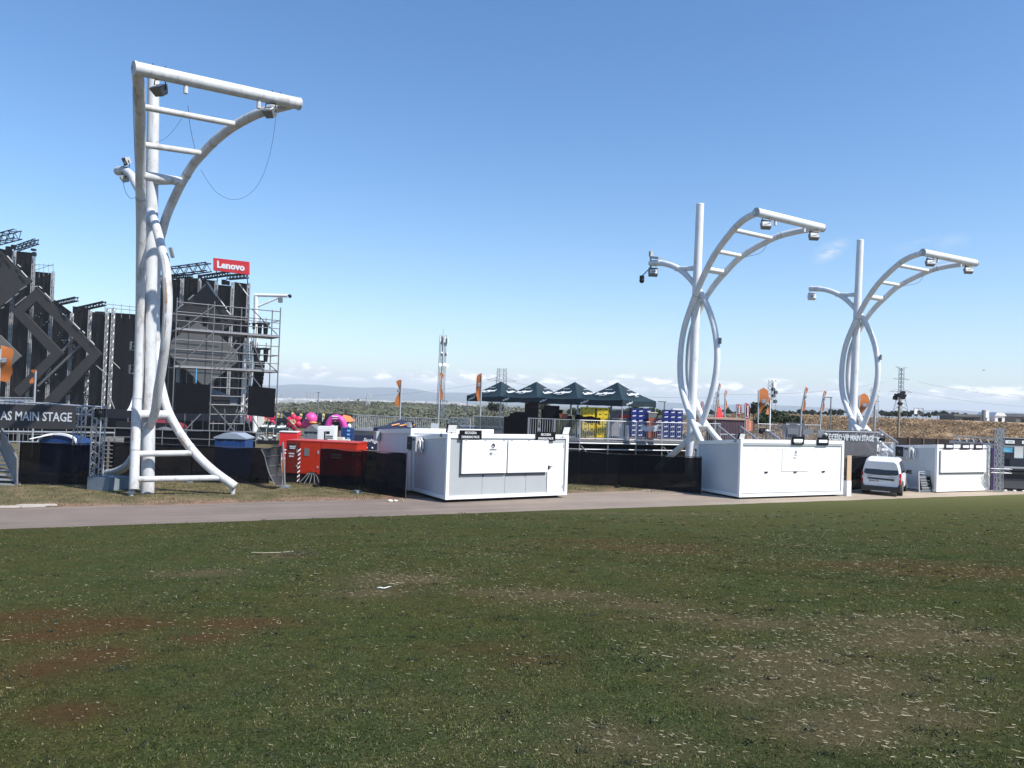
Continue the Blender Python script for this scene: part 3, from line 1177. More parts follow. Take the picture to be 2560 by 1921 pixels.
# ------------------------------------------------------------------ white light masts
def light_mast(bx_, by_, azd, lean, label, tilt=0.0, bow=-0.75, bow3=1.75, boom=True, n=12, cables=True, lamps=True, camera_=False, aim=0.0, armlamp=True, pole_h=15.3):
    o = bpy.data.objects.new('light_mast', None)
    COL.objects.link(o)
    a = R_(azd)
    zd = Vector((lean[0], lean[1], 1)).normalized()
    q = Vector((0, 0, 1)).rotation_difference(zd)
    o.matrix_world = Matrix.Translation((bx_, by_, 0)) @ q.to_matrix().to_4x4() @ Matrix.Rotation(a, 4, 'Z')
    tag(o, label, 'light mast', 'tall white light masts')
    mb = MB()
    mb.tube([(0, 0, -.1), (0, 0, pole_h * .6), (0, 0, pole_h)], [.24, .235, .215], 18)
    pole = mb.build('pole', M_mast, o)
    mb = MB()
    mb.tube([(0, 0, pole_h), (0, 0, pole_h + .06), (0, 0, pole_h + .10)], [.225, .225, .06], 14)
    mb.build('pole_cap', M_mast, pole)
    c = dict(c=(6.25, 2.30, 13.285), r2=(3.93, 1.44, 12.99), r3=(2.35, .92, 12.22), r4=(1.41, .68, 11.41), l2=(2.06, .85, 1.76), l1=(3.45, 1.24, 1.03), f=(4.10, 1.59, .72), kn=(.71, .48, 3.05))
    w = {'c': tilt, 'r2': tilt * .5, 'r3': tilt * .25, 'r4': tilt * .12}

    def at(k, s):
        u, v, z = c[k]
        return (u, v * s, z - s * w.get(k, 0))
    for s in (-1, 1):
        pts = [at('f', s), at('l1', s), at('l2', s), at('kn', s), (.0, .40 * s, 4.1), (bow * .8, .32 * s, 5.3), (bow, .3 * s, 6.9), (bow * .72, .3 * s, 8.4), (.12, .37 * s, 9.8), (.75, .5 * s, 10.7)]
        if boom:
            pts += [at('r4', s), at('r3', s), at('r2', s), (5.1, 1.9 * s, 13.24 - s * tilt * .75), at('c', s)]
        pts = catmull(pts, 6)
        rib = MB().tube(pts, .165, n).build('rib', M_mast, o)
        e = Vector(at('f', s))
        d = (e - Vector(at('l1', s))).normalized()
        MB().tube([e - d * .02, e + d * .03], .17, n).build('end_plate', M_wgrey, rib)
        MB().tube([(e.x - .05, e.y, e.z - .1), (e.x - .05, e.y, -.02)], [.10, .13], 8).build('foot_post', M_mast, rib)
        # welded collars along the rib
        for kx in (22, 50, 74):
            if kx + 1 < len(pts) and cables:
                MB().tube([pts[kx], pts[kx] + (pts[kx + 1] - pts[kx]).normalized() * .05], .171, n).build('weld_collar', M_wgrey, rib)
    if boom:
        A, B = Vector(at('c', -1)), Vector(at('c', 1))
        ax = (B - A).normalized()
        cb = MB().tube([A - ax * .06, B + ax * .06], .20, n + 4).build('crossbar', M_mast, o)
        for s, E_ in ((-1, A), (1, B)):
            MB().tube([E_ + ax * s * .05, E_ + ax * s * .10], .215, n + 4).build('end_plate', M_wgrey, cb)
        for tt in (.27, .72):
            p = A.lerp(B, tt)
            MB().tube([p, p - Vector((0, 0, .42))], .07, 8).build('bracket', M_mast, cb)
        for k, r in (('r2', .115), ('r3', .115), ('r4', .165)):
            MB().tube([at(k, -1), at(k, 1)], r, n).build('rung', M_mast, o)
    for k, r in (('l2', .115), ('l1', .115), ('kn', .17)):
        MB().tube([at(k, -1), at(k, 1)], r, n).build('rung', M_mast, o)
    # the single counter rib with the short arm
    tip = (-3.92, 0, 12.58)
    p3 = catmull([(-2.72, 0, .35), (-1.6, 0, 1.15), (-.3, 0, 2.1), (.71, 0, 3.05), (1.25, 0, 4.2), (bow3 * .94, 0, 5.5), (bow3, 0, 6.9), (bow3 * .82, 0, 8.4), (.72, 0, 9.8), (-.3, 0, 11.0), (-1.4, 0, 11.85), (-2.7, 0, 12.38), tip], 6)
    arm = MB().tube(p3, .165, n).build('counter_rib', M_mast, o)
    MB().tube([(-4.0, 0, 12.59), (-3.1, 0, 12.48)], .185, n).build('arm_sleeve', M_mast, arm)
    MB().tube([(-1.75, 0, 11.95), (0, 0, 11.75)], .14, n).build('arm_strut', M_mast, o)
    MB().box((bow3 + .17, 0, 7.6), (.10, .12, .32)).build('junction_box', M_grey, arm)

    def lamp(p, yawl, nm='floodlight', sc=1.0, mt=M_grey):
        Rl = Matrix.Rotation(yawl, 3, 'Z') @ Matrix.Rotation(R_(-28), 3, 'X')
        p = Vector(p)
        mb_ = MB()
        mb_.box(p, (.62 * sc, .34 * sc, .46 * sc), Rl)
        mb_.box(p + Rl @ Vector((0, -.18 * sc, .24 * sc)), (.66 * sc, .12 * sc, .03), Rl)
        for s in (-1, 1):
            mb_.bar(p + Rl @ Vector((s * .27 * sc, 0, .1)), p + Vector((s * .16 * math.cos(yawl), s * .16 * math.sin(yawl), .48 * sc)), .022, 5)
        f = mb_.build(nm, mt, o)
        MB().box(p + Rl @ Vector((0, -.175 * sc, -.01)), (.52 * sc, .02, .34 * sc), Rl).build('lens', M_lens, f)
        mbk = MB()
        mbk.tube([p + Rl @ Vector((-.12, -.19 * sc, -.08)), p + Rl @ Vector((.12, -.19 * sc, -.02)), p + Rl @ Vector((.15, -.19 * sc, .06))], .018, 5)
        mbk.build('reflector', M_dark, f)
        return f
    if lamps and boom:
        for tt in (.13, .88):
            p = A.lerp(B, tt) - Vector((0, 0, .52))
            lamp(p, aim, sc=.72)
    if armlamp:
        if camera_ or not cables:
            lamp((-3.75, 0, 11.98), aim, sc=.85)
        else:
            lamp((-3.85, 0, 12.0), aim, sc=.8, mt=M_mast)
    if camera_:
        mbk = MB().bar((-3.95, 0, 12.2), (-4.05, 0, 13.25), .05, 6)
        mbk.box((-4.0, 0, 13.15), (.18, .2, .3))
        mbk.box((-3.55, 0, 12.85), (.8, .3, .12), Matrix.Rotation(.2, 3, 'Y'))
        mbk.build('antenna_box', M_wgrey, o)
        mbk = MB().bar((-3.95, 0, 12.35), (-4.75, 0, 11.9), .03, 5)
        mbk.sphere((-4.75, 0, 11.62), .16, 10, 8)
        mbk.tube([(-4.75, 0, 11.92), (-4.75, 0, 11.64)], .145, 8)
        mbk.build('dome_camera', M_dark, o)
    if cables and boom:
        pts = [Vector((3.7, 1.36, 12.8)), Vector((3.4, 1.2, 12.3)), Vector((2.6, .95, 12.15))]
        MB().tube(catmull(pts, 5), .010, 4).build('hanging_cable', M_rope, o)
        MB().tube([(-.26, 0, 3), (-.27, 0, 8), (-.26, 0, 15)], .012, 4).build('hanging_cable', M_rope, o)
    return o


def near_mast(label):
    """the nearest mast, measured pipe by pipe (px, py, metres ahead)"""
    base = P(369, 1232, 29.45)
    base.z = 0
    o = bpy.data.objects.new('light_mast', None)
    COL.objects.link(o)
    o.location = base
    tag(o, label, 'light mast', 'tall white light masts')
    q = lambda t: P(*t) - base
    n = 18
    top = q((384, 200, 29.6))
    pole = MB().tube([(0, 0, -.1), tuple(top * .5), tuple(top)], [.24, .235, .215], 20).build('pole', M_near, o)
    MB().tube([top, top + Vector((0, 0, .05))], .222, 16).build('pole_cap', M_near, pole)
    RL = [(335, 1222, 28.5), (337.5, 1133, 28.75), (342, 1018, 29.0), (345, 978, 29.1), (348, 898, 29.2), (351, 779, 29.1), (352, 660, 28.7), (352.6, 560, 28.1), (351.5, 469, 27.3), (350.8, 365, 26.2), (349, 260, 24.7), (346, 205, 23.9), (343, 172, 23.4)]
    RR = [(588, 1217, 29.9), (534, 1178, 29.85), (487, 1133, 29.8), (451, 1085, 29.8), (424, 1037, 29.8), (411, 1000, 29.9), (398, 940, 30.1), (390, 850, 30.4), (388, 760, 30.4), (391, 670, 30.2), (398, 610, 30.0), (407, 574, 29.85), (417, 539, 29.7), (435, 497, 29.5), (456, 455, 29.2), (484, 410, 28.9), (512, 378.5, 28.6), (539.5, 350.6, 28.3), (574, 323, 28.0), (609, 302, 27.7), (644, 285, 27.4), (679, 274, 27.2), (715, 265, 27.2), (738, 258, 27.1)]
    CR = [(268, 1184, 33.0), (294, 1178, 32.2), (321, 1160, 31.4), (350, 1112, 30.2), (384, 1042, 29.0), (395, 978, 28.3), (405, 918, 27.9), (413, 858.6, 27.6), (418, 799, 27.5), (419.5, 739, 27.5), (413.5, 660, 27.7), (405, 627, 27.9), (395, 585, 28.3), (384, 550, 28.8), (366, 506, 30.2), (340, 462, 31.2), (330, 441, 31.6), (313, 427, 32.0), (296, 428, 32.5)]

    def on(path, py):
        for a, b in zip(path[:-1], path[1:]):
            if min(a[1], b[1]) <= py <= max(a[1], b[1]):
                t = (py - a[1]) / (b[1] - a[1] + 1e-9)
                return tuple(a[i] + (b[i] - a[i]) * t for i in range(3))
        return path[-1]
    for path, nm, r in ((RL, 'rib', .172), (RR, 'rib', .165), (CR, 'counter_rib', .16)):
        pts = catmull([q(t) for t in path], 5)
        rib = MB().tube(pts, r, n).build(nm, M_near, o)
        if nm == 'rib':
            d = (pts[0] - pts[3]).normalized()
            MB().tube([pts[0] - d * .01, pts[0] + d * .035], r * 1.05, n).build('end_plate', M_wgrey if path is RL else mat('rust_green_plate', (.23, .22, .12), .8, var=.6, scale=14), rib)
            MB().tube([pts[0] + d * .034, pts[0] + d * .037], r * .8, n).build('end_disc', M_near, rib)
            MB().tube([(pts[0].x - .12, pts[0].y + .05, pts[0].z - .08), (pts[0].x - .10, pts[0].y + .05, -.02)], [.12, .09], 8).build('foot_post', M_near, rib)
            for py in ((1000, 500, 1128) if path is RL else (1120, 440, 360)):
                a, b = q(on(path, py)), q(on(path, py - 4))
                MB().tube([a, b], r * 1.025, n).build('weld_collar', M_wgrey, rib)
        else:
            d = (pts[-1] - pts[-4]).normalized()
            MB().tube([pts[-5], pts[-1] + d * .04], .185, n).build('arm_sleeve', M_near, rib)
            jb = q((429, 632, 27.7))
            MB().box(jb, (.10, .12, .36), Matrix.Rotation(-.3, 3, 'Y')).build('junction_box', M_grey, rib)
    A, B = q((343, 172, 23.4)), q((738, 258, 27.1))
    ax = (B - A).normalized()
    cb = MB().tube([A - ax * .05, B + ax * .12], .205, n + 4).build('crossbar', M_near, o)
    MB().tube([A - ax * .11, A - ax * .045], .222, n + 4).build('end_plate', M_near, cb)
    MB().tube([B + ax * .115, B + ax * .17], .222, n + 4).build('end_plate', M_near, cb)
    for tt in (.28, .745):
        p = A.lerp(B, tt)
        MB().tube([p, p - Vector((0, 0, .46))], .075, 8).build('bracket', M_near, cb)
    for tt in (.085, .155, .835, .89):
        p = A.lerp(B, tt)
        MB().bar(p, p + Vector((0, 0, .27)), .015, 5).build('bolt', M_dark, cb)
    for yl, yr, r in ((266, 312, .105), (361, 384, .105), (438, 455, .165), (1037, 1037, .165), (1135, 1133, .112), (1199, 1195, .112)):
        MB().tube([q(on(RL, yl)), q(on(RR, yr))], r, n).build('rung', M_near, o)
    MB().tube([q((384, 455, 29.5)), q((455, 452, 29.2))], .13, n).build('strut', M_near, o)

    def lamp(c, yawl, tilt, sc, up=True, mt=M_grey):
        Rl = Matrix.Rotation(yawl, 3, 'Z') @ Matrix.Rotation(tilt, 3, 'X')
        fb = MB()
        fb.raw([Rl @ Vector((x * sc, y * sc, z * sc)) + c for x, y, z in ((-.26, -.16, -.26), (.26, -.16, -.26), (.26, -.16, .26), (-.26, -.16, .26), (-.17, .20, -.16), (.17, .20, -.16), (.17, .20, .20), (-.17, .20, .20))],
               [(0, 1, 2, 3), (4, 7, 6, 5), (0, 4, 5, 1), (1, 5, 6, 2), (2, 6, 7, 3), (3, 7, 4, 0)])
        f = fb.build('floodlight', mt, o)
        MB().box(c + Rl @ Vector((0, -.165 * sc, 0)), (.46 * sc, .012, .44 * sc), Rl).build('lens', mat('smoky_lamp_glass', (.10, .105, .11), .12, var=.2), f)
        MB().tube([c + Rl @ Vector((-.16 * sc, -.178 * sc, -.05 * sc)), c + Rl @ Vector((.12 * sc, -.178 * sc, -.12 * sc)), c + Rl @ Vector((.15 * sc, -.178 * sc, .08 * sc))], .022 * sc, 5).build('reflector', M_letter, f)
        s_ = 1 if up else -1
        MB().tube([c + Rl @ Vector((-.28 * sc, 0, 0)), c + Vector((-.2 * sc, 0, .40 * sc * s_)), c + Vector((.2 * sc, 0, .40 * sc * s_)), c + Rl @ Vector((.28 * sc, 0, 0))], .02, 5).build('bracket', M_dark, f)
    lamp(q((399, 226, 24.4)), R_(-12), R_(-52), .82)
    lamp(q((676, 282, 26.4)), R_(-14), R_(-52), .80)
    lamp(q((317, 403, 31.8)), R_(-40), R_(30), .62, False, M_wgrey)
    lamp(q((312, 447, 31.9)), R_(-60), R_(-70), .66, True, M_wgrey)

    def hang(pts, r=.006):
        MB().tube(catmull([q(t) for t in pts], 6), r, 4).build('hanging_cable', M_rope, o)
    def rust(path, y0, y1, ang, wid, r, mtl):
        fine = catmull([q(t) for t in path], 8)
        ys = [CAMY(base + p) for p in fine]
        sel = [i for i in range(1, len(fine) - 1) if y0 <= ys[i] <= y1]
        V_, F_ = [], []
        for k, i in enumerate(sel):
            t = (fine[i + 1] - fine[i - 1]).normalized()
            e1 = t.cross(Vector((0, 1, 0))).normalized()
            e2 = t.cross(e1)
            if e2.y > 0:
                e2 = -e2
            if e1.x < 0:
                e1 = -e1
            w_ = wid * math.sin(math.pi * (k + .5) / len(sel)) ** .6 * (0.7 + 0.5 * random.random())
            for s_ in (-1, -.3, .3, 1):
                a = ang + s_ * w_
                V_.append(fine[i] + (e1 * math.sin(a) + e2 * math.cos(a)) * r * 1.012)
        for k in range(len(sel) - 1):
            for j in range(3):
                F_.append((k * 4 + j, k * 4 + j + 1, k * 4 + j + 5, k * 4 + j + 4))
        if F_:
            MB().raw(V_, F_, True).build('rust_streak', mtl, o)

    def CAMY(p):
        v = p - CAM
        return H / 2 - FPX * v.dot(Uv) / v.dot(Fv)
    random.seed(2)
    M_r1 = mat('rust_bleed', (.36, .22, .12), .8, var=.5, scale=9)
    M_r2 = mat('grey_scuff', (.30, .29, .28), .8, var=.5, scale=12)
    rust(CR, 690, 790, .05, .26, .16, M_r1)
    rust(CR, 790, 850, .15, .12, .16, M_r1)
    rust(CR, 640, 690, .3, .10, .16, M_r2)
    rust(RL, 1070, 1112, -.1, .13, .172, M_r1)
    rust(RL, 205, 262, .1, .5, .170, M_r2)
    rust(RR, 1052, 1080, -.1, .20, .165, M_r2)
    rust(RR, 1088, 1124, -.2, .16, .165, M_r1)
    hang([(502, 424, 28.9), (520, 455, 28.8), (545, 484, 28.6), (578, 499, 28.4), (612, 493, 28), (645, 462, 27.6), (668, 410, 27.2), (682, 350, 26.9), (690, 292, 26.6)])
    hang([(470, 265, 26), (476, 320, 27), (488, 375, 28)], .007)
    hang([(364, 382, 26.5), (385, 360, 27), (415, 345, 27.5), (440, 318, 27.5), (454, 296, 27.3)])
    hang([(332, 195, 24.6), (333, 260, 25.2), (336, 360, 26.3), (339, 445, 27.3)], .009)
    hang([(308, 455, 31.8), (313, 478, 31.7), (326, 496, 31.5), (339, 494, 31.2)], .009)
    hang([(364, 640, 28.9), (363, 800, 29.1), (361, 950, 29.1), (358, 1010, 29)], .02)
    return o


m1 = near_mast('tall white tubular light mast rooted in the grass, nearest and largest of the masts')
m2 = light_mast(9.95, 42.6, -59.6, (.013, .006), 'white tubular light mast with dome camera on its arm, standing behind the black scrim fence', camera_=True, aim=R_(60))
m3 = light_mast(22.2, 50.2, -63.9, (.02, 0), 'white tubular light mast rising behind the access banner and the parked van', aim=R_(60))
b4 = G(338, 1036)
b4 = P(343, 1000, 108)
m4 = light_mast(b4.x, b4.y, -60, (.0, 0), 'distant white light mast with railed work baskets before the stage drapes', bow=-2.3, n=8, cables=False, boom=False)
for zc in (9.5, 6.2):
    mbk = MB()
    for zz in (0, .55, 1.1):
        mbk.span((-3.0, -1.1, zc + zz - .025), (-.2, -1.02, zc + zz + .025))
        mbk.span((-3.0, 1.02, zc + zz - .025), (-.2, 1.1, zc + zz + .025))
        mbk.span((-3.04, -1.02, zc + zz - .025), (-2.96, 1.02, zc + zz + .025))
    for xx in (-2.96, -2.5, -2.0, -1.5, -1.1, -.7, -.3):
        for yy in (-1.06, 1.06):
            mbk.bar((xx, yy, zc), (xx, yy, zc + 1.1), .03)
    mbk.span((-2.96, -1.02, zc - .14), (-.3, 1.02, zc - .05))
    mbk.build('work_basket', mat('basket_grey', (.30, .29, .27), .6), m4)
b5 = P(640, 1000, 72)
o = thing('lamp_mast', 'white arm with lamp and camera ball sticking out behind the scaffold', 'light mast', (b5.x, b5.y, 0))
q_ = lambda px, py: P(px, py, 72) - Vector((b5.x, b5.y, 0))
MB().tube([(0, 0, 0), tuple(q_(640, 742))], [.24, .20], 10).build('pole', M_mast, o)
arm_ = MB().tube([q_(636, 738), q_(719, 740)], .16, 10).build('arm', M_mast, o)
MB().tube([q_(706, 741), q_(642, 768)], .09, 8).build('arm_strut', M_mast, arm_)
MB().box(q_(701, 751), (.36, .3, .44)).build('floodlight', M_grey, o)
MB().sphere(q_(725, 741), .17, 10, 8).bar(q_(719, 740), q_(725, 737), .05, 5).build('dome_camera', M_dark, o)

# ------------------------------------------------------------------ white kiosks (cabins)


def fall(o, Hh, k=.085):
    """roof falls slightly to the rear"""
    for c in o.children:
        for v in c.data.vertices:
            if v.co.z > Hh * .5:
                v.co.z -= k * max(0, v.co.y) * (v.co.z / Hh)


def kiosk(px, py, dnear, yaw, Ln, Wd, Hh, name, label, front, side, skid=.10):
    g = P(px, py, dnear)
    o = thing(name, label, 'kiosk', (g.x, g.y, 0), yaw, 'white site kiosks')
    z0 = skid
    z1 = Hh
    fr = MB()
    pw_, tr = .13, .17
    for (x, y) in ((0, 0), (Ln - pw_, 0), (0, Wd - pw_), (Ln - pw_, Wd - pw_)):
        fr.span((x, y, z0), (x + pw_, y + pw_, z1))
    for (zz, hh) in ((z0, .13), (z1 - tr, tr)):
        fr.span((pw_, .004, zz), (Ln - pw_, pw_, zz + hh))
        fr.span((pw_, Wd - pw_, zz), (Ln - pw_, Wd - .004, zz + hh))
        fr.span((.004, pw_, zz), (pw_, Wd - pw_, zz + hh))
        fr.span((Ln - pw_, pw_, zz), (Ln - .004, Wd - pw_, zz + hh))
    fr.build('frame', M_white, o)
    # thin trim lines where the wall meets the posts
    w = MB()
    w.span((pw_, .05, z0 + .13), (Ln - pw_, .10, z1 - tr))
    w.build('front_wall', front, o)
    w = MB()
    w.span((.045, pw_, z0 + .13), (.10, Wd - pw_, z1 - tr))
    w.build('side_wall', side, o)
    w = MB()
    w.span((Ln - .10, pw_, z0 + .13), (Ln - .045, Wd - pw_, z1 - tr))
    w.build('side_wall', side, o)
    w = MB()
    w.span((pw_, Wd - .10, z0 + .13), (Ln - pw_, Wd - .045, z1 - tr))
    w.build('rear_wall', M_side, o)
    w = MB()
    w.span((.1, .1, z1 - .04), (Ln - .1, Wd - .1, z1 - .01))
    w.build('roof', M_side, o)
    fall(o, Hh)
    w = MB()
    for x in (.5, Ln / 2, Ln - .6):
        w.span((x - .3, .25, 0), (x + .3, Wd - .25, z0 - .002))
    w.span((.15, .4, .01), (Ln - .3, .5, z0 - .003))
    w.build('skid', M_dark, o)
    return o


def sign_board(o, x, z, w, h, lines, y=-.03, bg=M_board):
    mb_ = MB().span((x, y - .03, z), (x + w, y, z + h))
    s = mb_.build('sign_board', bg, o)
    k = len(lines)
    for i, (tx_, frac) in enumerate(lines):
        hh = h / (k + .6)
        if tx_ is None:
            MB().span((x + w * .12, y - .034, z + h * .3), (x + w * .88, y - .030, z + h * .68)).build('label_strip', M_letter, s)
            continue
        zc = z + h * (1 - (i + .5 + .12) / (k + .24))
        MB().text(tx_, (x + w / 2, y - .032, zc), (1, 0, 0), (0, 0, 1), hh * .68, w * frac, .003, bold=.012).build('lettering', M_letter, s)
    return s


def flood_box(o, x, y, z, yawl=0.0, sc=1.0):
    Rl = Matrix.Rotation(yawl, 3, 'Z') @ Matrix.Rotation(R_(18), 3, 'X')
    p = Vector((x, y, z))
    mb_ = MB().box(p, (.40 * sc, .10 * sc, .34 * sc), Rl).bar(p - Vector((0, 0, .15)), (x, y + .02, z - .3 * sc), .025, 6)
    f = mb_.build('floodlight', M_dark, o)
    MB().box(p + Rl @ Vector((0, -.055 * sc, 0)), (.36 * sc, .012, .30 * sc), Rl).build('lamp_face', M_lampface, f)


def ac_unit(o, y0, z, Wd, fan=True):
    """split-unit box on brackets on the side wall (x = 0, facing -x)"""
    a = MB().span((-.34, y0, z), (-.03, y0 + .85, z + .58))
    a_ = a.build('air_conditioner', mat('grey_casing', (.42, .42, .43), .5), o)
    g_ = MB().span((-.352, y0 + .36, z + .03), (-.342, y0 + .83, z + .55))
    g_.build('fan_grille', M_dark, a_)
    fb = MB()
    for i in range(4):
        fb.tube([Vector((-.358, y0 + .60 + .05 * (i + 1) * math.cos(t_ * math.pi / 8), z + .29 + .05 * (i + 1) * math.sin(t_ * math.pi / 8))) for t_ in range(17)], .004, 3)
    fb.tube([(-.362, y0 + .6, z + .29), (-.35, y0 + .6, z + .29)], .06, 10)
    fb.build('fan_hub', M_grey, a_)
    MB().span((-.350, y0 + .1, z + .42), (-.344, y0 + .3, z + .50)).build('maker_badge', M_navy, a_)
    br = MB()
    for yy in (y0 + .12, y0 + .7):
        br.span((-.36, yy, z - .06), (.03, yy + .05, z - .01))
        br.span((-.36, yy, z - .01), (-.33, yy + .05, z + .02))
    br.tube([(-.2, y0 - .02, z + .45), (-.2, y0 - .12, z + .4), (-.2, y0 - .12, z + .1), (-.1, y0 - .10, z - .05)], .035, 6)
    br.tube([(-.12, y0 - .02, z + .5), (-.1, y0 - .16, z + .42), (-.08, y0 - .16, z + .1)], .03, 6)
    br.build('bracket', M_white, a_)
    return a_


def sticker(o, x, z, sc=1.0, y=-.1):
    mb_ = MB()
    ring = [Vector((x + .09 * sc * math.cos(t_), y, z + .11 * sc * math.sin(t_))) for t_ in np.linspace(0, 2 * math.pi, 17)]
    mb_.tube(ring, [(.018 + .022 * (0.5 - 0.5 * math.cos(t_ + 2.2))) * sc for t_ in np.linspace(0, 2 * math.pi, 17)], 4)
    mb_.build('ring_emblem', M_navy, o)
    mb_ = MB()
    mb_.span((x - .26 * sc, y - .003, z - .25 * sc), (x + .26 * sc, y, z - .205 * sc))
    for r_ in range(2):
        mb_.span((x - .25 * sc, y - .003, z - (.47 + .09 * r_) * sc), (x - (.02 + .03 * r_) * sc, y, z - (.43 + .09 * r_) * sc))
    mb_.span((x + .02 * sc, y - .003, z - .55 * sc), (x + .25 * sc, y, z - .53 * sc))
    mb_.build('printed_lines', mat('slate_print', (.10, .11, .13), .6), o)


# kiosk by the path, nearest
K1L = 5.7
k1 = kiosk(1113, 1258, 29.45, R_(31.5), K1L, 3.15, 2.66, 'kiosk', 'white kiosk with grey lower front and two closed white shutters, nearest on the path', M_wgrey, M_sideshade, skid=.13)
for (xa, xb) in ((.62, 2.63), (2.69, 4.62)):
    s_ = MB().span((xa, -.075, 1.12), (xb, -.02, 2.42)).build('shutter', M_white, k1)
    hb = MB()
    for xx in np.linspace(xa + .15, xb - .15, 3):
        hb.span((xx - .05, -.085, 2.40), (xx + .05, -.076, 2.44))
    split_build(hb, 'hinge', M_wgrey, s_)
MB().span((2.66, .02, 1.0), (4.58, .048, 1.09)).build('counter_shade', M_grey, k1)  # dark strips painting the shade below the shutters
MB().span((.58, .02, 1.04), (2.64, .048, 1.10)).build('counter_shade', M_grey, k1)
mbs = MB()
for xx in (1.62, 2.66, 3.66):
    mbs.span((xx - .008, .040, .27), (xx + .008, .049, 1.03))
mbs.build('panel_joint', mat('joint_grey', (.34, .35, .36), .6), k1)
mbs = MB()
for xx in (1.64, 3.62):
    mbs.span((xx - .02, .02, .98), (xx + .02, .046, 1.06))
mbs.build('latch', M_dark, k1)
dr = MB().span((4.68, .01, .28), (5.46, .046, 2.28)).build('door', M_white, k1)
hd = MB().span((4.70, -.03, 1.22), (4.75, .008, 1.38)).span((4.70, -.05, 1.32), (4.88, -.03, 1.35))
hd.build('handle', M_dark, dr)
dg = MB()
for zz in (.42, 2.1):
    dg.span((5.42, -.004, zz), (5.46, .008, zz + .14))
split_build(dg, 'hinge', M_wgrey, dr)
sticker(k1, 1.98, 2.20, .62)
sign_board(k1, .48, 2.44, .98, .36, [('RECOGIDA', .52), ('DRINKING PACK', .80)])
sign_board(k1, 4.02, 2.40, .95, .36, [('RECOGIDA', .52), ('DRINKING PACK', .80)])
flood_box(k1, .18, .05, 2.86)
flood_box(k1, 5.55, .05, 2.84, .15)
mbs = MB()
mbs.span((5.25, -.004, 2.53), (5.5, .002, 2.545)).span((5.35, -.004, 2.57), (5.42, .002, 2.60))
mbs.build('maker_plate', M_grey, k1)
ac_unit(k1, 2.15, 1.83, 2.6)
mbs = MB()
mbs.tube([(-.004, .55 + .05 * math.cos(t_), 2.585 + .05 * math.sin(t_)) for t_ in np.linspace(0, 6.28, 9)], .016, 4).span((-.006, .4, 2.51), (.003, .7, 2.525))
mbs.build('ring_emblem', M_navy, k1)

# the grey-white cabin standing behind it
c_ = R_(31.5)
g_ = P(1113, 1258, 29.45)
off = Vector((-math.sin(c_), math.cos(c_), 0)) * 3.30 + Vector((math.cos(c_), math.sin(c_), 0)) * (-.05)
kb = thing('cabin', 'pale grey cabin standing close behind the nearest kiosk, over the black fence', 'cabin', (g_.x + off.x, g_.y + off.y, 0), c_)
fr = MB()
for (x, y) in ((0, 0), (3.87, 0), (0, 3.57), (3.87, 3.57)):
    fr.span((x, y, .1), (x + .13, y + .13, 2.7))
for (zz, hh) in ((.1, .13), (2.5, .20)):
    fr.span((.13, .004, zz), (3.87, .13, zz + hh)).span((.004, .13, zz), (.13, 3.57, zz + hh)).span((.13, 3.57, zz), (3.87, 3.69, zz + hh)).span((3.87, .13, zz), (3.99, 3.57, zz + hh))
fr.build('frame', M_white, kb)
MB().span((.04, .13, .23), (.1, 3.57, 2.5)).build('side_wall', M_side, kb)
MB().span((.13, .05, .23), (3.87, .1, 2.5)).span((.13, 3.6, .23), (3.87, 3.65, 2.5)).span((3.9, .13, .23), (3.96, 3.57, 2.5)).build('wall', M_side, kb)
MB().span((.1, .1, 2.64), (3.9, 3.6, 2.68)).build('roof', M_side, kb)
fall(kb, 2.7, .06)
flood_box(kb, .1, .35, 2.86, -1.2, .8)
ac2 = MB().span((-.20, 3.35, 1.98), (-.01, 3.68, 2.40)).build('vent_box', M_wgrey, kb)

# kiosk in the middle
k2 = kiosk(1848, 1249, 34.0, R_(26.0), 6.45, 2.95, 2.66, 'kiosk', 'all white kiosk with three closed hatches and a shaded end wall, beside the mesh banner', M_white, M_sideshade, skid=.10)
mbs = MB().span((.13, -.001, 2.40), (6.3, .004, 2.47)).span((.13, -.001, .24), (6.3, .004, .29))
mbs.build('grey_rail', M_wgrey, k2)  # thin pale grey rails along the top and bottom of the front
for i, (xa, xb) in enumerate(((.72, 2.42), (2.52, 4.18), (4.34, 5.95))):
    s_ = MB().span((xa, .026 if i == 1 else .040, 1.22), (xb, .0488, 2.26)).build('hatch', M_white, k2)
    xm = (xa + xb) / 2
    MB().span((xm - .09, .012, 1.16), (xm + .09, .038, 1.22)).build('handle', M_dark, s_)
    hb = MB()
    for xx in (xa + .2, xm, xb - .2):
        hb.span((xx - .04, .020 if i == 1 else .034, 2.20), (xx + .04, .0255 if i == 1 else .0395, 2.235))
    split_build(hb, 'hinge', M_wgrey, s_)
mbs = MB()
for xx in (2.47, 4.26):
    mbs.span((xx - .006, .044, .30), (xx + .006, .049, 1.2))
mbs.span((.72, .044, 1.10), (5.95, .049, 1.115))
mbs.build('panel_joint', mat('joint_pale', (.60, .60, .60), .6), k2)
sticker(k2, 3.33, 2.08, .5, y=.018)
sign_board(k2, 3.02, 2.46, .74, .36, [(None, 1), ('RECOGIDA', .6)])
sign_board(k2, 4.62, 2.44, .72, .36, [(None, 1)])
flood_box(k2, .08, .05, 2.80, sc=.8)
mbs = MB()
mbs.tube([(-.004, .35 + .06 * math.cos(t_), 2.57 + .05 * math.sin(t_)) for t_ in np.linspace(0, 6.28, 9)], .016, 4).span((-.006, .2, 2.51), (.003, .5, 2.52))
mbs.build('ring_emblem', M_navy, k2)
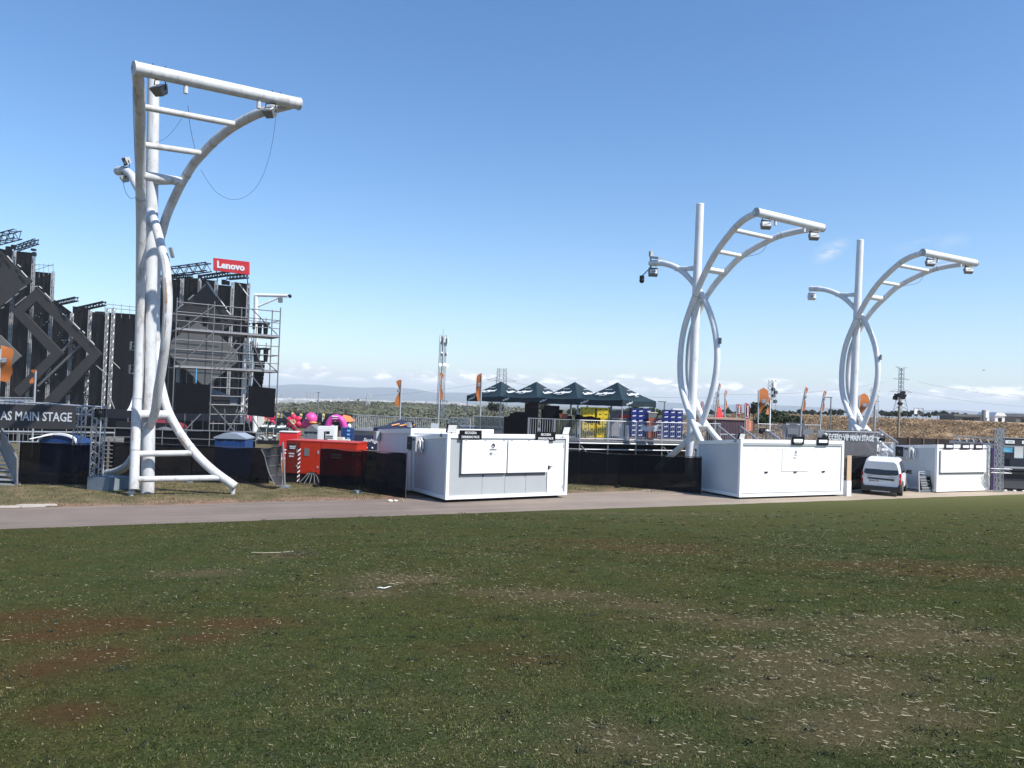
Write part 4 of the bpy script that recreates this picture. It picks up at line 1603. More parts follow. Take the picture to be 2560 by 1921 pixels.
# tan board leaning on its end
q = P(2117, 1242, 36.95)
o = thing('plywood_board', 'tan plywood board on white packs propped at the end of the hatch kiosk', 'board', (q.x, q.y, 0), R_(20))
MB().span((-.02, 0, .75), (.24, .03, 1.95)).build('board', M_tan, o)
MB().span((-.02, -.02, 0), (.24, .2, .74)).build('pack', M_white, o)

# kiosk on the right
k3 = kiosk(2341, 1233, 40.0, R_(26.0), 4.4, 2.6, 2.52, 'kiosk', 'white kiosk with one large white shutter and an air conditioner, farthest along the path', mat('warm_white_panel', (.66, .65, .62), .5, var=.03), M_sideshade, skid=.06)
MB().span((.25, -.055, 1.06), (3.98, .0, 2.24)).build('shutter', M_white, k3)
MB().span((.3, .02, .99), (3.9, .047, 1.055)).build('counter_shade', M_grey, k3)  # painted shade below the shutter
for xa in (.55, 1.9, 3.0):
    sign_board(k3, xa, 2.26, .66, .34, [(None, 1)], bg=mat('dark_plum_board', (.035, .02, .03), .5))
ac_unit(k3, 1.35, 1.72, 2.6)
q = P(2318, 1234, 40.1)
o = thing('menu_board', 'black price board in a silver frame leaning on the kiosk end wall', 'board', (q.x, q.y, 0), R_(14))
tl = Matrix.Rotation(R_(-12), 3, 'X')
fr = MB()
fr.box(tl @ Vector((-.42, 0, .55)), (.05, .04, 1.12), tl @ Matrix.Rotation(R_(8), 3, 'Y')).box(tl @ Vector((.42, 0, .55)), (.05, .04, 1.12), tl @ Matrix.Rotation(R_(8), 3, 'Y'))
for zz in (.08, .85, .98, 1.08):
    fr.box(tl @ Vector((.08 * (zz - .5) / .5, 0, zz)), (.86, .04, .035), tl)
fr.build('frame', M_alu, o)
MB().box(tl @ Vector((0, .02, .5)), (.78, .02, .84), tl @ Matrix.Rotation(R_(8), 3, 'Y')).build('panel', M_board, o)
ln_ = MB()
for i in range(8):
    w_ = random.uniform(.2, .6)
    ln_.box(tl @ Vector((-.33 + w_ / 2 + .03 * i / 4, .004, .78 - i * .085)), (w_, .006, .022), tl)
ln_.build('price_lines', M_letgrey, o)

# ------------------------------------------------------------------ white van
vp = G(2207, 1240)
van = thing('parked_van', 'white delivery van parked rear-on between two white kiosks', 'van', (18.22, 37.75, 0), -R_(31), None)
ST = [  # y, half bottom width, half belt width, half roof width, z bottom, z belt, z roof
    (0.00, .80, .82, .66, .46, 1.02, 1.66), (.10, .85, .86, .69, .32, 1.05, 1.78), (.5, .865, .875, .70, .28, 1.06, 1.83), (1.6, .87, .88, .70, .26, 1.04, 1.84),
    (2.5, .87, .88, .69, .26, 1.02, 1.80), (3.0, .87, .87, .64, .26, 1.0, 1.55), (3.45, .86, .85, .72, .26, .98, 1.10), (4.1, .84, .82, .66, .28, .90, .98), (4.34, .72, .70, .55, .34, .72, .78)]
V, Fv_ = [], []
for (y, wb, wm, wt, zb, zm, zt) in ST:
    ring = [(-wb * .93, zb), (-wb, zb + .12), (-wm, zm), (-(wm + wt) / 2 - .01, (zm + zt) / 2), (-wt, zt - .07), (-wt * .86, zt), (wt * .86, zt), (wt, zt - .07), ((wm + wt) / 2 + .01, (zm + zt) / 2), (wm, zm), (wb, zb + .12), (wb * .93, zb)]
    V += [(x, y, z) for x, z in ring]
k = 12
for i in range(len(ST) - 1):
    for j in range(k):
        a, b_ = i * k + j, i * k + (j + 1) % k
        Fv_.append((a, b_, b_ + k, a + k))
Fv_.append(tuple(range(k))[::-1])
Fv_.append(tuple(range((len(ST) - 1) * k, len(ST) * k)))
body = MB().raw(V, Fv_, False).build('body', M_van, van)


def vpanel(poly, y, th=.012, y2=None):
    """flat panel on the tail: poly in x,z; follows the tailgate's rake"""
    def yy(z):
        return y - (0 if z < 1.05 else -(z - 1.05) * .16)
    mb_ = MB()
    n_ = len(poly)
    Vp = [(x, yy(z), z) for x, z in poly] + [(x, yy(z) - th, z) for x, z in poly]
    Fp = [tuple(range(n_)), tuple(range(2 * n_ - 1, n_ - 1, -1))] + [(i, (i + 1) % n_, (i + 1) % n_ + n_, i + n_) for i in range(n_)]
    return mb_.raw(Vp, Fp)


tg = vpanel([(-.79, .56), (-.70, .46), (.70, .46), (.79, .56), (.80, 1.03), (.66, 1.63), (.58, 1.70), (-.58, 1.70), (-.66, 1.63), (-.80, 1.03)], -.004, .02).build('tailgate', M_van, van)
vpanel([(-.77, 1.10), (-.70, 1.04), (-.3, 1.01), (.3, 1.01), (.70, 1.04), (.77, 1.10), (.675, 1.50), (.64, 1.53), (-.64, 1.53), (-.675, 1.50)], -.026, .012).build('rear_window', M_glass, tg)
vpanel([(-.07, 1.60), (.07, 1.60), (.07, 1.625), (-.07, 1.625)], -.026, .02).build('brake_lamp', M_tail, tg)
vpanel([(-.60, .80), (.58, .76), (.58, .84), (-.60, .87)], -.026, .010).build('handle_recess', M_bumper, tg)
pl = vpanel([(-.52, .66), (-.05, .66), (-.05, .775), (-.52, .775)], -.026, .012).build('number_plate', M_letter, tg)
MB().text('8549 LDD', (-.26, -.040, .717), (1, 0, 0), (0, 0, 1), .075, .36, .002, bold=.02).build('lettering', M_dark, pl)
vpanel([(-.515, .665), (-.47, .665), (-.47, .77), (-.515, .77)], -.039, .003).build('plate_band', M_blue, pl)
vpanel([(-.62, .935), (-.42, .935), (-.42, .955), (-.62, .955)], -.026, .008).build('badge', M_steel, tg)
vpanel([(.38, .915), (.62, .915), (.62, .93), (.38, .93)], -.026, .008).build('badge', M_steel, tg)
MB().tube([(-.2, -.04, 1.02), (0, -.05, 1.06), (.15, -.05, 1.06)], .012, 5).build('wiper', M_dark, tg)
bp_ = MB().span((-.84, -.10, .22), (.84, .06, .47)).span((-.87, -.04, .22), (-.79, .45, .60)).span((.79, -.04, .22), (.87, .45, .60))
bumper = bp_.build('rear_bumper', M_bumper, van)
MB().span((-.42, -.13, .20), (.42, -.10, .245)).build('bumper_strip', M_wgrey, bumper)
for s in (-1, 1):
    tl_ = MB().prism([(s * .80, -.03, .62), (s * .80, -.03, 1.12), (s * .885, .06, 1.14), (s * .885, .06, .62)], (0, .12, 0)).build('tail_lamp', M_tail, van)
    MB().span((s * .815 - .03, -.042, .82), (s * .815 + .03, -.005, .94)).build('lamp_reflector', M_lens, tl_)
    for yy in (.78, 3.5):
        tw = MB().tube([(s * .66, yy, .32), (s * .90, yy, .32)], .32, 20)
        tw_ = tw.build('wheel', M_tyre, van)
        MB().tube([(s * .89, yy, .32), (s * .915, yy, .32)], .20, 14).build('rim', M_steel, tw_)
        MB().tube([(s * .885, yy + .40 * math.cos(t_), .33 + .38 * math.sin(t_)) for t_ in np.linspace(-.1, math.pi + .1, 12)], .035, 5).build('arch_trim', M_bumper, tw_)
    MB().prism([(s * .865, 1.75, 1.08), (s * .865, 2.9, 1.06), (s * .70, 2.75, 1.60), (s * .72, 1.75, 1.68)], (s * .025, 0, 0)).build('side_window', M_glass, van)
    MB().prism([(s * .872, .45, 1.12), (s * .872, 1.6, 1.12), (s * .73, 1.6, 1.66), (s * .73, .5, 1.64)], (s * .022, 0, 0)).build('side_window', M_glass, van)
    MB().box((s * 1.04, 2.75, 1.08), (.24, .10, .20)).bar((s * .86, 2.78, 1.02), (s * 1.0, 2.76, 1.04), .03).build('wing_mirror', M_bumper, van)
MB().prism([(-.74, 3.42, 1.10), (.74, 3.42, 1.10), (.62, 2.88, 1.66), (-.62, 2.88, 1.66)], (0, .03, .03)).build('windscreen', M_glass, van)
# ------------------------------------------------------------------ scrim fences


def fence_line(p, q, hp, hq, label, group, panel=3.4, feet=True):
    p, q = Vector(p), Vector(q)
    p.z = q.z = 0
    d = q - p
    n_ = max(1, round(d.length / panel))
    yaw = yaw_of(d.x, d.y)
    for i in range(n_):
        a = p + d * (i / n_)
        ln = d.length / n_
        h0, h1 = hp + (hq - hp) * i / n_, hp + (hq - hp) * (i + 1) / n_
        o = thing('mesh_fence', label, 'fence', a, yaw, group)
        mb_ = MB()
        nx, nz_ = 14, 6
        V_, F_ = [], []
        for iz in range(nz_ + 1):
            for ix in range(nx + 1):
                x = ln * ix / nx
                ht = h0 + (h1 - h0) * ix / nx
                sag = 0.03 * math.sin(ix / nx * math.pi * (2 + i % 3)) * (iz / nz_)
                V_.append((x, .025 * math.sin(ix * 1.7 + iz * .9 + i) * (1 if 0 < ix < nx else .2), .05 + (ht - .05 + sag - .02) * iz / nz_))
        for iz in range(nz_):
            for ix in range(nx):
                a_ = iz * (nx + 1) + ix
                F_.append((a_, a_ + 1, a_ + nx + 2, a_ + nx + 1))
        mb_.raw(V_, F_, True)
        mb_.build('scrim', M_scrim, o)
        fr_ = MB()
        fr_.bar((.02, .05, .02), (.02, .05, h0 + .04), .021, 6).bar((ln - .02, .05, .02), (ln - .02, .05, h1 + .04), .021, 6)
        fr_.bar((.02, .05, h0), (ln - .02, .05, h1), .014, 5).bar((.02, .05, .12), (ln - .02, .05, .12), .014, 5)
        fr_.build('frame', mat('dark_tube', (.06, .06, .065), .5, var=.2), o)
        if feet:
            MB().box((.0, .05, .06), (.2, .62, .12)).build('foot_block', M_conc if i % 2 else M_dark, o)
    return


fence_line(P(45, 1214, 30.6), P(229, 1216, 30.9), 1.66, 1.68, 'black scrim fence panel between the metal stairs and the truss tower', 'fence by the stairs')
fence_line(G(279, 1200), G(672, 1212), 1.62, 1.56, 'black scrim fence panel in the row behind the nearest light mast', 'fence behind the near mast')
fence_line(G(797, 1218), G(1012, 1249), 1.66, 1.80, 'black scrim fence panel between the red generator and the nearest kiosk', 'fence before the generator', panel=3.0)
fence_line(G(1418, 1211), G(1546, 1219), 1.66, 1.60, 'black scrim fence panel under the raised deck, next to the nearest kiosk', 'fence under the deck')
fence_line(G(1546, 1219), G(1752, 1238), 1.60, 1.74, 'black scrim fence panel under the raised deck, crossed by a mast leg', 'fence below the middle mast')
fence_line(P(2112, 1238, 39.0), P(2182, 1234, 41.0), 1.72, 1.74, 'black scrim fence panel in the gap left of the parked van', 'fence by the van', panel=4)
fence_line(G(232, 1196), G(252, 1197), 1.5, 1.5, 'narrow black scrim panel behind the truss tower', 'fence by the tower')

# torn panel hanging off its post
q = G(708, 1219)
o = thing('bent_mesh_fence', 'buckled black mesh fence panel hanging crooked from a steel post', 'fence', q)
pt = lambda px, py, dd: P(px, py, q.y + dd) - q
mb_ = MB()
A_, B_, C_, D_ = pt(653, 1124, .5), pt(704, 1114, .05), pt(705, 1212, -.2), pt(687, 1216, -.9)
V_, F_ = [], []
for i in range(9):
    for j in range(7):
        l_, r_ = A_.lerp(D_, (i / 8) ** 1.1), B_.lerp(C_, i / 8)
        p_ = l_.lerp(r_, j / 6) + Vector((0, .09 * math.sin(j * 1.3 + i * .9), .02 * math.sin(j * 2 + i)))
        V_.append(p_)
for i in range(8):
    for j in range(6):
        a_ = i * 7 + j
        F_.append((a_, a_ + 1, a_ + 8, a_ + 7))
mb_.raw(V_, F_, True).build('scrim', mat('worn_scrim', (.028, .029, .032), .9, var=.3, alpha=.93, bump=.4, bscale=3), o)
fr_ = MB()
for i in (0, 2, 4, 6, 8):
    fr_.tube([V_[i * 7 + j] + Vector((0, -.02, 0)) for j in range(7)], .010, 4)
fr_.tube([V_[i * 7] for i in range(9)], .02, 5).tube([V_[i * 7 + 6] for i in range(9)], .02, 5)
fr_.build('frame', M_grey, o)
q2 = G(712, 1219)
o = thing('fence_post', 'bare grey steel fence post beside the buckled mesh panel', 'post', q2)
MB().bar((0, 0, 0), tuple(P(707, 1106, q2.y) - q2), .045, 8).build('tube', M_steel, o)
MB().box((.03, 0, .04), (.3, .5, .08)).build('foot_block', M_conc, o)

# ------------------------------------------------------------------ generator
g0, g1 = G(712, 1206), G(888, 1216)
dv = g1 - g0
yaw = yaw_of(dv.x, dv.y)
Lg = dv.length
gen = thing('generator', 'long orange-red generator with cables spilling from its hatch, behind the scrim', 'generator', g0, yaw)
hz = 1.86
MB().span((0, 0, .42), (Lg, 1.25, hz)).build('housing', M_gen, gen)
MB().span((.03, .03, .03), (Lg - .03, 1.22, .42)).build('base_frame', M_dark, gen)
MB().span((-.03, -.03, hz), (Lg + .03, 1.28, hz + .05)).build('roof', M_gen, gen)
dx = Lg * .20
for (xa, xb) in ((.06, dx - .02), (dx + .02, Lg * .49), (Lg * .51, Lg * .98)):
    d_ = MB().span((xa, -.03, .45), (xb, .0, hz - .04)).build('door', M_gen if xa > .1 else mat('shaded_red_door', (.16, .014, .008), .5, var=.1), gen)  # first door coloured darker, standing in for shade and scrim over it
    MB().span((xb - .12, -.055, hz * .72), (xb - .05, -.031, hz * .80)).span((xb - .12, -.055, hz * .38), (xb - .05, -.031, hz * .43)).build('latch', M_alu, d_)
MB().span((dx + .22, -.045, hz * .66), (dx + .46, -.031, hz * .84)).build('control_window', M_grey, gen)
lw = MB()
for (x_, z_, w_) in ((Lg * .72, 1.35, .50), (Lg * .72, 1.22, .42), (.28, 1.30, .26), (.28, 1.18, .22), (.32, 1.62, .30), (.32, 1.54, .26)):
    lw.span((x_ - w_ / 2, -.037, z_ - .03), (x_ + w_ / 2, -.031, z_ + .03))
lw.build('printed_lines', M_letgrey, gen)
MB().span((.12, -.036, 1.48), (.46, -.0305, 1.72)).build('dark_label', M_dark, gen)
MB().span((Lg * .33, -.04, .42), (Lg * .46, -.02, .52)).build('cable_hatch', M_dark, gen)
cb_ = MB()
for i in range(5):
    x_ = Lg * .34 + i * .06
    cb_.tube([(x_, -.04, .48), (x_ - .05 + .07 * i, -.18, .36), (x_ - .22 + .16 * i, -.36, .10), (x_ - .28 + .22 * i, -.5, .03)], .022, 5)
cb_.build('cable', mat('cable_grey', (.10, .105, .11), .6), gen)
q = G(746, 1211)
o = thing('striped_pole', 'red and white striped tape pole standing against the orange-red generator', 'post', q)
MB().bar((0, 0, 0), (0, 0, 1.62), .05, 8).build('pole', mat('dark_red_tape', (.16, .008, .008), .6), o)
st = MB()
for i in range(8):
    z_ = .1 + i * .19
    st.prism([(-.055, -.055, z_), (.055, -.055, z_ + .09), (.055, -.055, z_ + .16), (-.055, -.055, z_ + .07)], (0, .006, 0))
st.build('white_stripes', M_letter, o)
q = P(706, 1170, 34.6)
o = thing('warning_board', 'narrow orange and red warning panel behind the buckled fence panel', 'sign', (q.x, q.y, 0))
MB().span((-.14, 0, .3), (.14, .06, .95)).build('panel', M_orange2, o)
MB().span((-.14, 0, .96), (.14, .06, 1.62)).build('upper_panel', M_red, o)
st = MB().span((-.14, -.006, 1.28), (.14, -.001, 1.34)).span((-.14, -.006, 1.42), (.14, -.001, 1.48)).span((-.1, -.006, 1.0), (.1, -.001, 1.12))
st.build('white_bands', M_letter, o)

# brown flight-case crates seen through the scrim
q = G(655, 1207) + Vector((0, .9, 0))
o = thing('transport_crate', 'brown plywood transport crates behind the scrim, beside the blue toilet', 'crate', (q.x, q.y, 0))
MB().span((-.75, 0, .08), (.55, .9, .78)).build('lower_crate', M_brownbox, o)
MB().span((-.72, .02, .80), (.5, .88, 1.35)).build('upper_crate', M_brownbox, o)
MB().span((-.4, -.012, .5), (.3, -.002, .66)).build('dark_label', M_dark, o)


def toilet(px, dd, w, h, label, body, roofm, kind_='gable', base=0.0, dep=1.15, hz_=.35):
    q_ = P(px, 1100, dd)
    o_ = thing('portable_toilet', label, 'portable toilet', (q_.x, q_.y, base))
    MB().span((-w / 2, 0, .05), (w / 2, dep, h)).build('cabin_body', body, o_)
    db = MB().span((-w * .30, -.02, .12), (w * .30, -.002, h - .12))
    d_ = db.build('door', body, o_)
    MB().span((w * .2, -.045, h * .48), (w * .25, -.022, h * .54)).build('handle', M_dark, d_)
    rb_ = MB()
    if kind_ == 'gable':
        prof_ = [(-w / 2 - .05, h), (-w / 2 - .05, h + .06), (-w * .2, h + hz_), (w * .2, h + hz_), (w / 2 + .05, h + .06), (w / 2 + .05, h)]
    elif kind_ == 'peak':
        prof_ = [(-w / 2 - .04, h), (-w / 2 - .04, h + .05), (0, h + hz_), (w / 2 + .04, h + .05), (w / 2 + .04, h)]
    else:
        prof_ = [(-w / 2 - .05, h)] + [(-w / 2 * 1.04 * math.cos(t_), h + hz_ * math.sin(t_)) for t_ in np.linspace(0.05, math.pi - .05, 13)] + [(w / 2 + .05, h)]
    rb_.prism([(x, -.05, z) for x, z in prof_], (0, dep + .1, 0))
    rb_.build('roof', roofm, o_)
    vs = MB()
    for i in range(3):
        vs.span((-w * .42 + i * w * .29, -.012, h - .14), (-w * .42 + i * w * .29 + w * .22, -.001, h - .06))
    vs.build('vent', M_dark, o_)
    return o_


tl1 = toilet(575, 36.2, 1.42, 1.76, 'blue portable toilet with pale roof, half hidden behind the scrim fence', M_blue, M_paleblue, 'gable', hz_=.26)
toilet(777, 43.5, .82, 1.89, 'slate grey portable toilet with pointed roof beside the white cabinet', mat('slate_plastic', (.16, .18, .20), .5, var=.08), M_grey, 'peak', hz_=.38)
tl2 = toilet(146, 35.0, 1.62, 1.36, 'blue cabin with curved white-edged roof peeking over the fence by the stairs', M_blue, M_blue, 'arch', hz_=.34)
rb_ = MB()
arc = [(-.86 * math.cos(t_), 1.36 + .37 * math.sin(t_)) for t_ in np.linspace(.05, math.pi - .05, 13)]
rb_.prism([(x, -.14, z + .02) for x, z in arc] + [(x * 1.02, -.14, z + .10) for x, z in arc[::-1]], (0, .16, 0))
rb_.prism([(-1.2, -.2, 1.50), (-.55, -.2, 1.66), (-.2, -.2, 1.74), (-.2, .4, 1.76), (-.6, .4, 1.69), (-1.2, .4, 1.55)], (0, .05, .05))
rb_.build('roof_edge', M_white, tl2)

# white cabinet with black print
q = P(814, 1110, 41.5)
o = thing('electric_cabinet', 'white upright cabinet with black printed bars, standing over the generator', 'cabinet', (q.x, q.y, 0))
MB().span((-.46, 0, .9), (.46, .7, 2.28)).build('cabinet_body', M_white, o)
MB().span((-.40, .05, 0), (.40, .65, .9)).build('plinth', M_grey, o)
MB().span((-.42, -.012, .98), (.42, -.001, 2.18)).build('door', M_white, o)
mk = MB()
mk.span((-.10, -.018, 1.62), (-.02, -.0125, 2.02)).span((.0, -.018, 1.88), (.2, -.0125, 2.03)).span((.0, -.018, 1.74), (.38, -.0125, 1.80)).span((.0, -.018, 1.64), (.38, -.0125, 1.70)).span((-.1, -.018, 1.56), (.1, -.0125, 1.61))
mk.build('printed_bars', M_dark, o)
q = P(866, 1095, 44)
o = thing('blue_bin', 'tall open blue plastic bin with light patches behind the white cabinet', 'bin', (q.x, q.y, 0))
MB().prism([(-.24, 0, 0), (.22, 0, 0), (.28, 0, 2.12), (-.30, 0, 2.16)], (0, .7, 0)).build('bin_body', M_blue, o)
pp_ = MB()
for zz in (1.5, 1.72, 1.94):
    pp_.span((.02, -.015, zz), (.2, -.002, zz + .1))
pp_.build('pale_patches', mat('pale_blue', (.2, .4, .75), .5), o)
MB().sphere((.1, .2, 2.24), (.12, .12, .14), 8, 6).build('white_bundle', M_letter, o)
q = P(855, 1105, 42.5)
o = thing('white_box_stack', 'small stack of white and cream boxes beside the white cabinet', 'box', (q.x, q.y, 0))
MB().span((-.38, 0, 0), (.42, .6, 1.32)).build('lower_box', mat('khaki_box', (.33, .33, .22), .7), o)
MB().span((-.34, 0, 1.33), (.05, .5, 1.66)).span((.08, .03, 1.33), (.36, .5, 1.55)).build('upper_box', M_cream, o)

# ------------------------------------------------------------------ entrance gantry on the left
q = P(239, 1220, 30.3)
o = thing('truss_gantry', 'aluminium truss gantry over the metal stairs, carrying the charcoal stage banner', 'gantry', (q.x, q.y, 0))
zt = P(239, 1014, q.y).z
MB().truss((0, 0, .45), (0, 0, zt), .34, rc=.028, rb=.015, seg=13).build('tower', M_alu, o)
q_ = P(197, 1105, 31.9)
MB().truss((q_.x - q.x, q_.y - q.y, .3), (q_.x - q.x, q_.y - q.y, zt - .1), .32, rc=.026, rb=.014, seg=12).build('tower', M_alu, o)
MB().truss((.15, 0, zt - .22), (-9.0, .2, zt - .02), .34, rc=.028, rb=.014, seg=22).build('top_truss', M_alu, o)
MB().span((-.02, -.3, zt - .45), (.3, -.05, zt - .12)).sphere((.16, -.2, zt - .3), .16, 8, 6).build('moving_light', M_dark, o)
q = P(257, 1222, 29.9)
o = thing('ballast_block', 'blue-grey concrete ballast block under the truss tower', 'block', (q.x, q.y, 0), R_(-18))
MB().span((-.52, -.25, 0), (.52, .75, .50)).build('block', M_conc, o)
MB().tube([(-.2, .1, .5), (-.15, .1, .58), (0, .1, .6), (.1, .1, .5)], .02, 5).build('lifting_loop', M_steel, o)

# banner
d_ = 30.0
bl, br_, tr_, tl_ = P(-420, 1063, d_), P(189, 1074, d_), P(190, 1015, d_), P(-420, 1000, d_)
cen = P(100, 1040, d_)
o = thing('stage_banner', 'charcoal banner lettered with the main stage name, hung from the truss gantry', 'banner', (cen.x, cen.y, cen.z))
MB().prism([bl - cen, br_ - cen, tr_ - cen, tl_ - cen], (0, .03, 0)).build('banner_cloth', M_banner, o)
exb = (P(180, 1044, d_) - P(0, 1039.5, d_)).normalized()
eyb = Vector((-exb.z, 0, exb.x))
tm = (P(2, 1039, d_) + P(180, 1044, d_)) / 2 - cen
wd_ = (P(180, 1044, d_) - P(2, 1039, d_)).length
cap = 23 * d_ / FPX
MB().text('AS MAIN STAGE', tm + Vector((0, -.012, 0)), exb, eyb, cap, wd_, .004, bold=.012).build('lettering', M_letgrey, o)

# dark pit barrier between the fence and the stage
a_, b_ = P(-80, 1090, 52), P(640, 1100, 54)
o = thing('pit_barrier', 'long black-panelled barrier of the stage pit, low behind the near mast', 'barrier', (a_.x, a_.y, 0), yaw_of(b_.x - a_.x, b_.y - a_.y))
ln_ = (b_ - a_).length
MB().span((0, 0, 0), (ln_, .1, 1.15)).build('panel', M_black, o)
rl = MB().bar((0, -.08, 1.22), (ln_, -.08, 1.22), .035, 5).bar((0, -.10, .62), (ln_, -.10, .62), .025, 5)
rl.build('rail', M_steel, o)
ps = MB()
for i in range(13):
    ps.bar((ln_ * i / 12, -.06, 0), (ln_ * i / 12, -.06, 1.25), .03, 5)
split_build(ps, 'post', M_steel, o)
# low black stage platform
a_ = P(-160, 1060, 76)
b_ = P(640, 1060, 76)
o = thing('stage_platform', 'low black platform in front of the draped stage wall', 'stage', (a_.x, a_.y, 0))
MB().span((0, 0, 0), (b_.x - a_.x, 50, 1.0)).build('platform', M_black, o)
ps = MB()
for i in range(16):
    ps.span(((b_.x - a_.x) * i / 15 - .05, -.08, 0), ((b_.x - a_.x) * i / 15 + .05, -.01, 1.04))
split_build(ps, 'post', M_tube, o)
# stairs
q = G(44, 1215)
o = thing('metal_stairs', 'grey metal access stairs with railing under the stage banner', 'stairs', q)
pt = lambda px, py, dd: P(px, py, q.y + dd) - q
tr_m = MB()
for i in range(9):
    f = i / 8
    a_, b_ = pt(-70, 1211 - 12 * i, .18 * i), pt(40 - 5.4 * i, 1212 - 11.4 * i, .18 * i)
    tr_m.span((a_.x, a_.y, a_.z), (b_.x, a_.y + .30, a_.z + .045))
tr_m.build('tread', M_alu, o)
sm = MB()
sm.prism([pt(41, 1214, 0), pt(43, 1145, 0), pt(3, 1070, 1.4), pt(0, 1125, 1.4)], (.02, .03, 0))
sm.build('side_panel', mat('steel_mesh_panel', (.20, .22, .25), .6, var=.15, alpha=.8), o)
rm = MB()
rm.bar(pt(43, 1215, 0), pt(43, 1145, 0), .035, 6).bar(pt(43, 1147, 0), pt(4, 1070, 1.4), .035, 6).bar(pt(41, 1212, 0), pt(0, 1122, 1.4), .04, 6).bar(pt(4, 1070, 1.4), pt(2, 1130, 1.4), .03, 6)
rm.build('railing', M_steel, o)

# pallets stacked behind the ballast block
q = P(266, 1187, 36)
o = thing('pallet_stack', 'stack of slatted grey pallets behind the truss tower', 'pallets', (q.x, q.y, 0))
pm = MB()
for i in range(8):
    pm.span((-.34, 0, .1 + i * .19), (.30 + .04 * (i % 3), .8, .14 + i * .19))
    for xx in (-.34, -.02, .26):
        pm.span((xx, 0, .14 + i * .19), (xx + .09, .8, .285 + i * .19))
pm.build('slats', mat('weathered_pallet', (.17, .165, .16), .85, var=.3), o)
# long railings of the pit behind
for (ya, yb, zx) in ((1079, 1083, 47.0), (1104, 1108, 46.0)):
    a_, b_ = P(-30, ya, zx), P(286, yb, zx)
    o = thing('pit_rail', 'long pale handrail of the stage pit, %s of the two behind the stage banner' % ('upper' if ya < 1090 else 'lower'), 'rail', (a_.x, a_.y, 0))
    rm = MB().bar((0, 0, a_.z), tuple(b_ - Vector((a_.x, a_.y, 0))), .07 if ya < 1090 else .045, 6)
    rm.build('rail', M_alu, o)
    pm = MB()
    for i in range(5):
        pp = a_.lerp(b_, i / 4) - Vector((a_.x, a_.y, 0))
        pm.bar((pp.x, pp.y, 0), pp, .035, 5)
    split_build(pm, 'post', M_steel, o)
a_, b_ = P(-10, 996, 52), P(88, 993, 52)
o = thing('balcony_railing', 'pale sheeted railing above the stage banner', 'railing', (a_.x, a_.y, a_.z - .4))
MB().span((0, 0, 0), (b_.x - a_.x, .05, .42)).build('sheeting', mat('silver_sheet', (.33, .35, .38), .6), o)
MB().bar((0, -.03, .46), (b_.x - a_.x, -.03, .50), .03, 5).build('rail', M_alu, o)
pm = MB()
for i in range(9):
    pm.bar(((b_.x - a_.x) * i / 8, -.04, -a_.z + .4), ((b_.x - a_.x) * i / 8, -.04, .46), .02, 4)
split_build(pm, 'post', M_steel, o)

# ------------------------------------------------------------------ deck and its rails
DZ = 1.95


def rail_panel(a_, b_, z, h, label, group, step=.13, rb=.013, name='deck_railing', m_=None, cat='railing', rt=.026):
    a_, b_ = Vector((a_[0], a_[1], z)), Vector((b_[0], b_[1], z))
    d = b_ - a_
    o_ = thing(name, label, cat, a_, yaw_of(d.x, d.y), group)
    ln = d.length
    fm = MB()
    fm.bar((0, 0, h), (ln, 0, h), rt, 6).bar((0, 0, .1), (ln, 0, .1), rt * .8, 6).bar((.03, 0, -.05), (.03, 0, h + .03), rt, 6).bar((ln - .03, 0, -.05), (ln - .03, 0, h), rt, 6)
    fm.build('frame', m_ or M_alu, o_)
    bm_ = MB()
    k_ = int(ln / step)
    for i in range(1, k_):
        bm_.bar((ln * i / k_, 0, .1), (ln * i / k_, 0, h), rb, 4)
    bm_.build('bars', m_ or M_alu, o_)
    return o_


fr0, fr1 = P(1180, 1100, 44.0), P(1449, 1100, 43.0)
fr2 = P(1722, 1104, 45.2)
deck = thing('raised_deck', 'raised grey event deck on steel legs under the green marquees', 'deck', (fr1.x, fr1.y, 0))
back = [(fr2.x + 2.5, 62), (fr0.x - 2.0, 62)]
outline = [(fr0.x, fr0.y), (fr1.x, fr1.y), (fr2.x, fr2.y)] + back
MB().prism([(x - fr1.x, y - fr1.y, DZ - .09) for x, y in outline], (0, 0, .09)).build('floor', M_deck, deck)
fm = MB()
for a_, b_ in ((fr0, fr1), (fr1, fr2)):
    for zz, r in ((DZ - .16, .045), (DZ - .50, .035)):
        fm.bar((a_.x - fr1.x, a_.y - fr1.y - .02, zz), (b_.x - fr1.x, b_.y - fr1.y - .02, zz), r, 6)
    fm.span
fm.build('edge_beam', M_alu, deck)
sk = MB()
for a_, b_ in ((fr0, fr1), (fr1, fr2)):
    sk.prism([(a_.x - fr1.x, a_.y - fr1.y + .9, .02), (b_.x - fr1.x, b_.y - fr1.y + .9, .02), (b_.x - fr1.x, b_.y - fr1.y + .9, DZ - .1), (a_.x - fr1.x, a_.y - fr1.y + .9, DZ - .1)], (0, .03, 0))
sk.build('underdeck_dark', M_black, deck)  # black sheet added to stand for the darkness under the deck
lm = MB()
for px_, dd_ in ((1310, 43.6), (1380, 43.3), (1449, 43.0), (1520, 43.6), (1590, 44.2), (1655, 44.7), (1716, 45.2)):
    p_ = P(px_, 1100, dd_)
    lm.bar((p_.x - fr1.x, p_.y - fr1.y, 0), (p_.x - fr1.x, p_.y - fr1.y, DZ - .05), .04, 6)
lm.bar((.1, -.02, DZ - .3), (.9, -.02, DZ - 1.2), .03, 6)
p_ = P(1655, 1100, 44.7) - fr1
lm.bar((p_.x + .1, p_.y, DZ - .3), (p_.x + .95, p_.y, DZ - 1.3), .03, 6)
split_build(lm, 'leg', M_steel, deck)
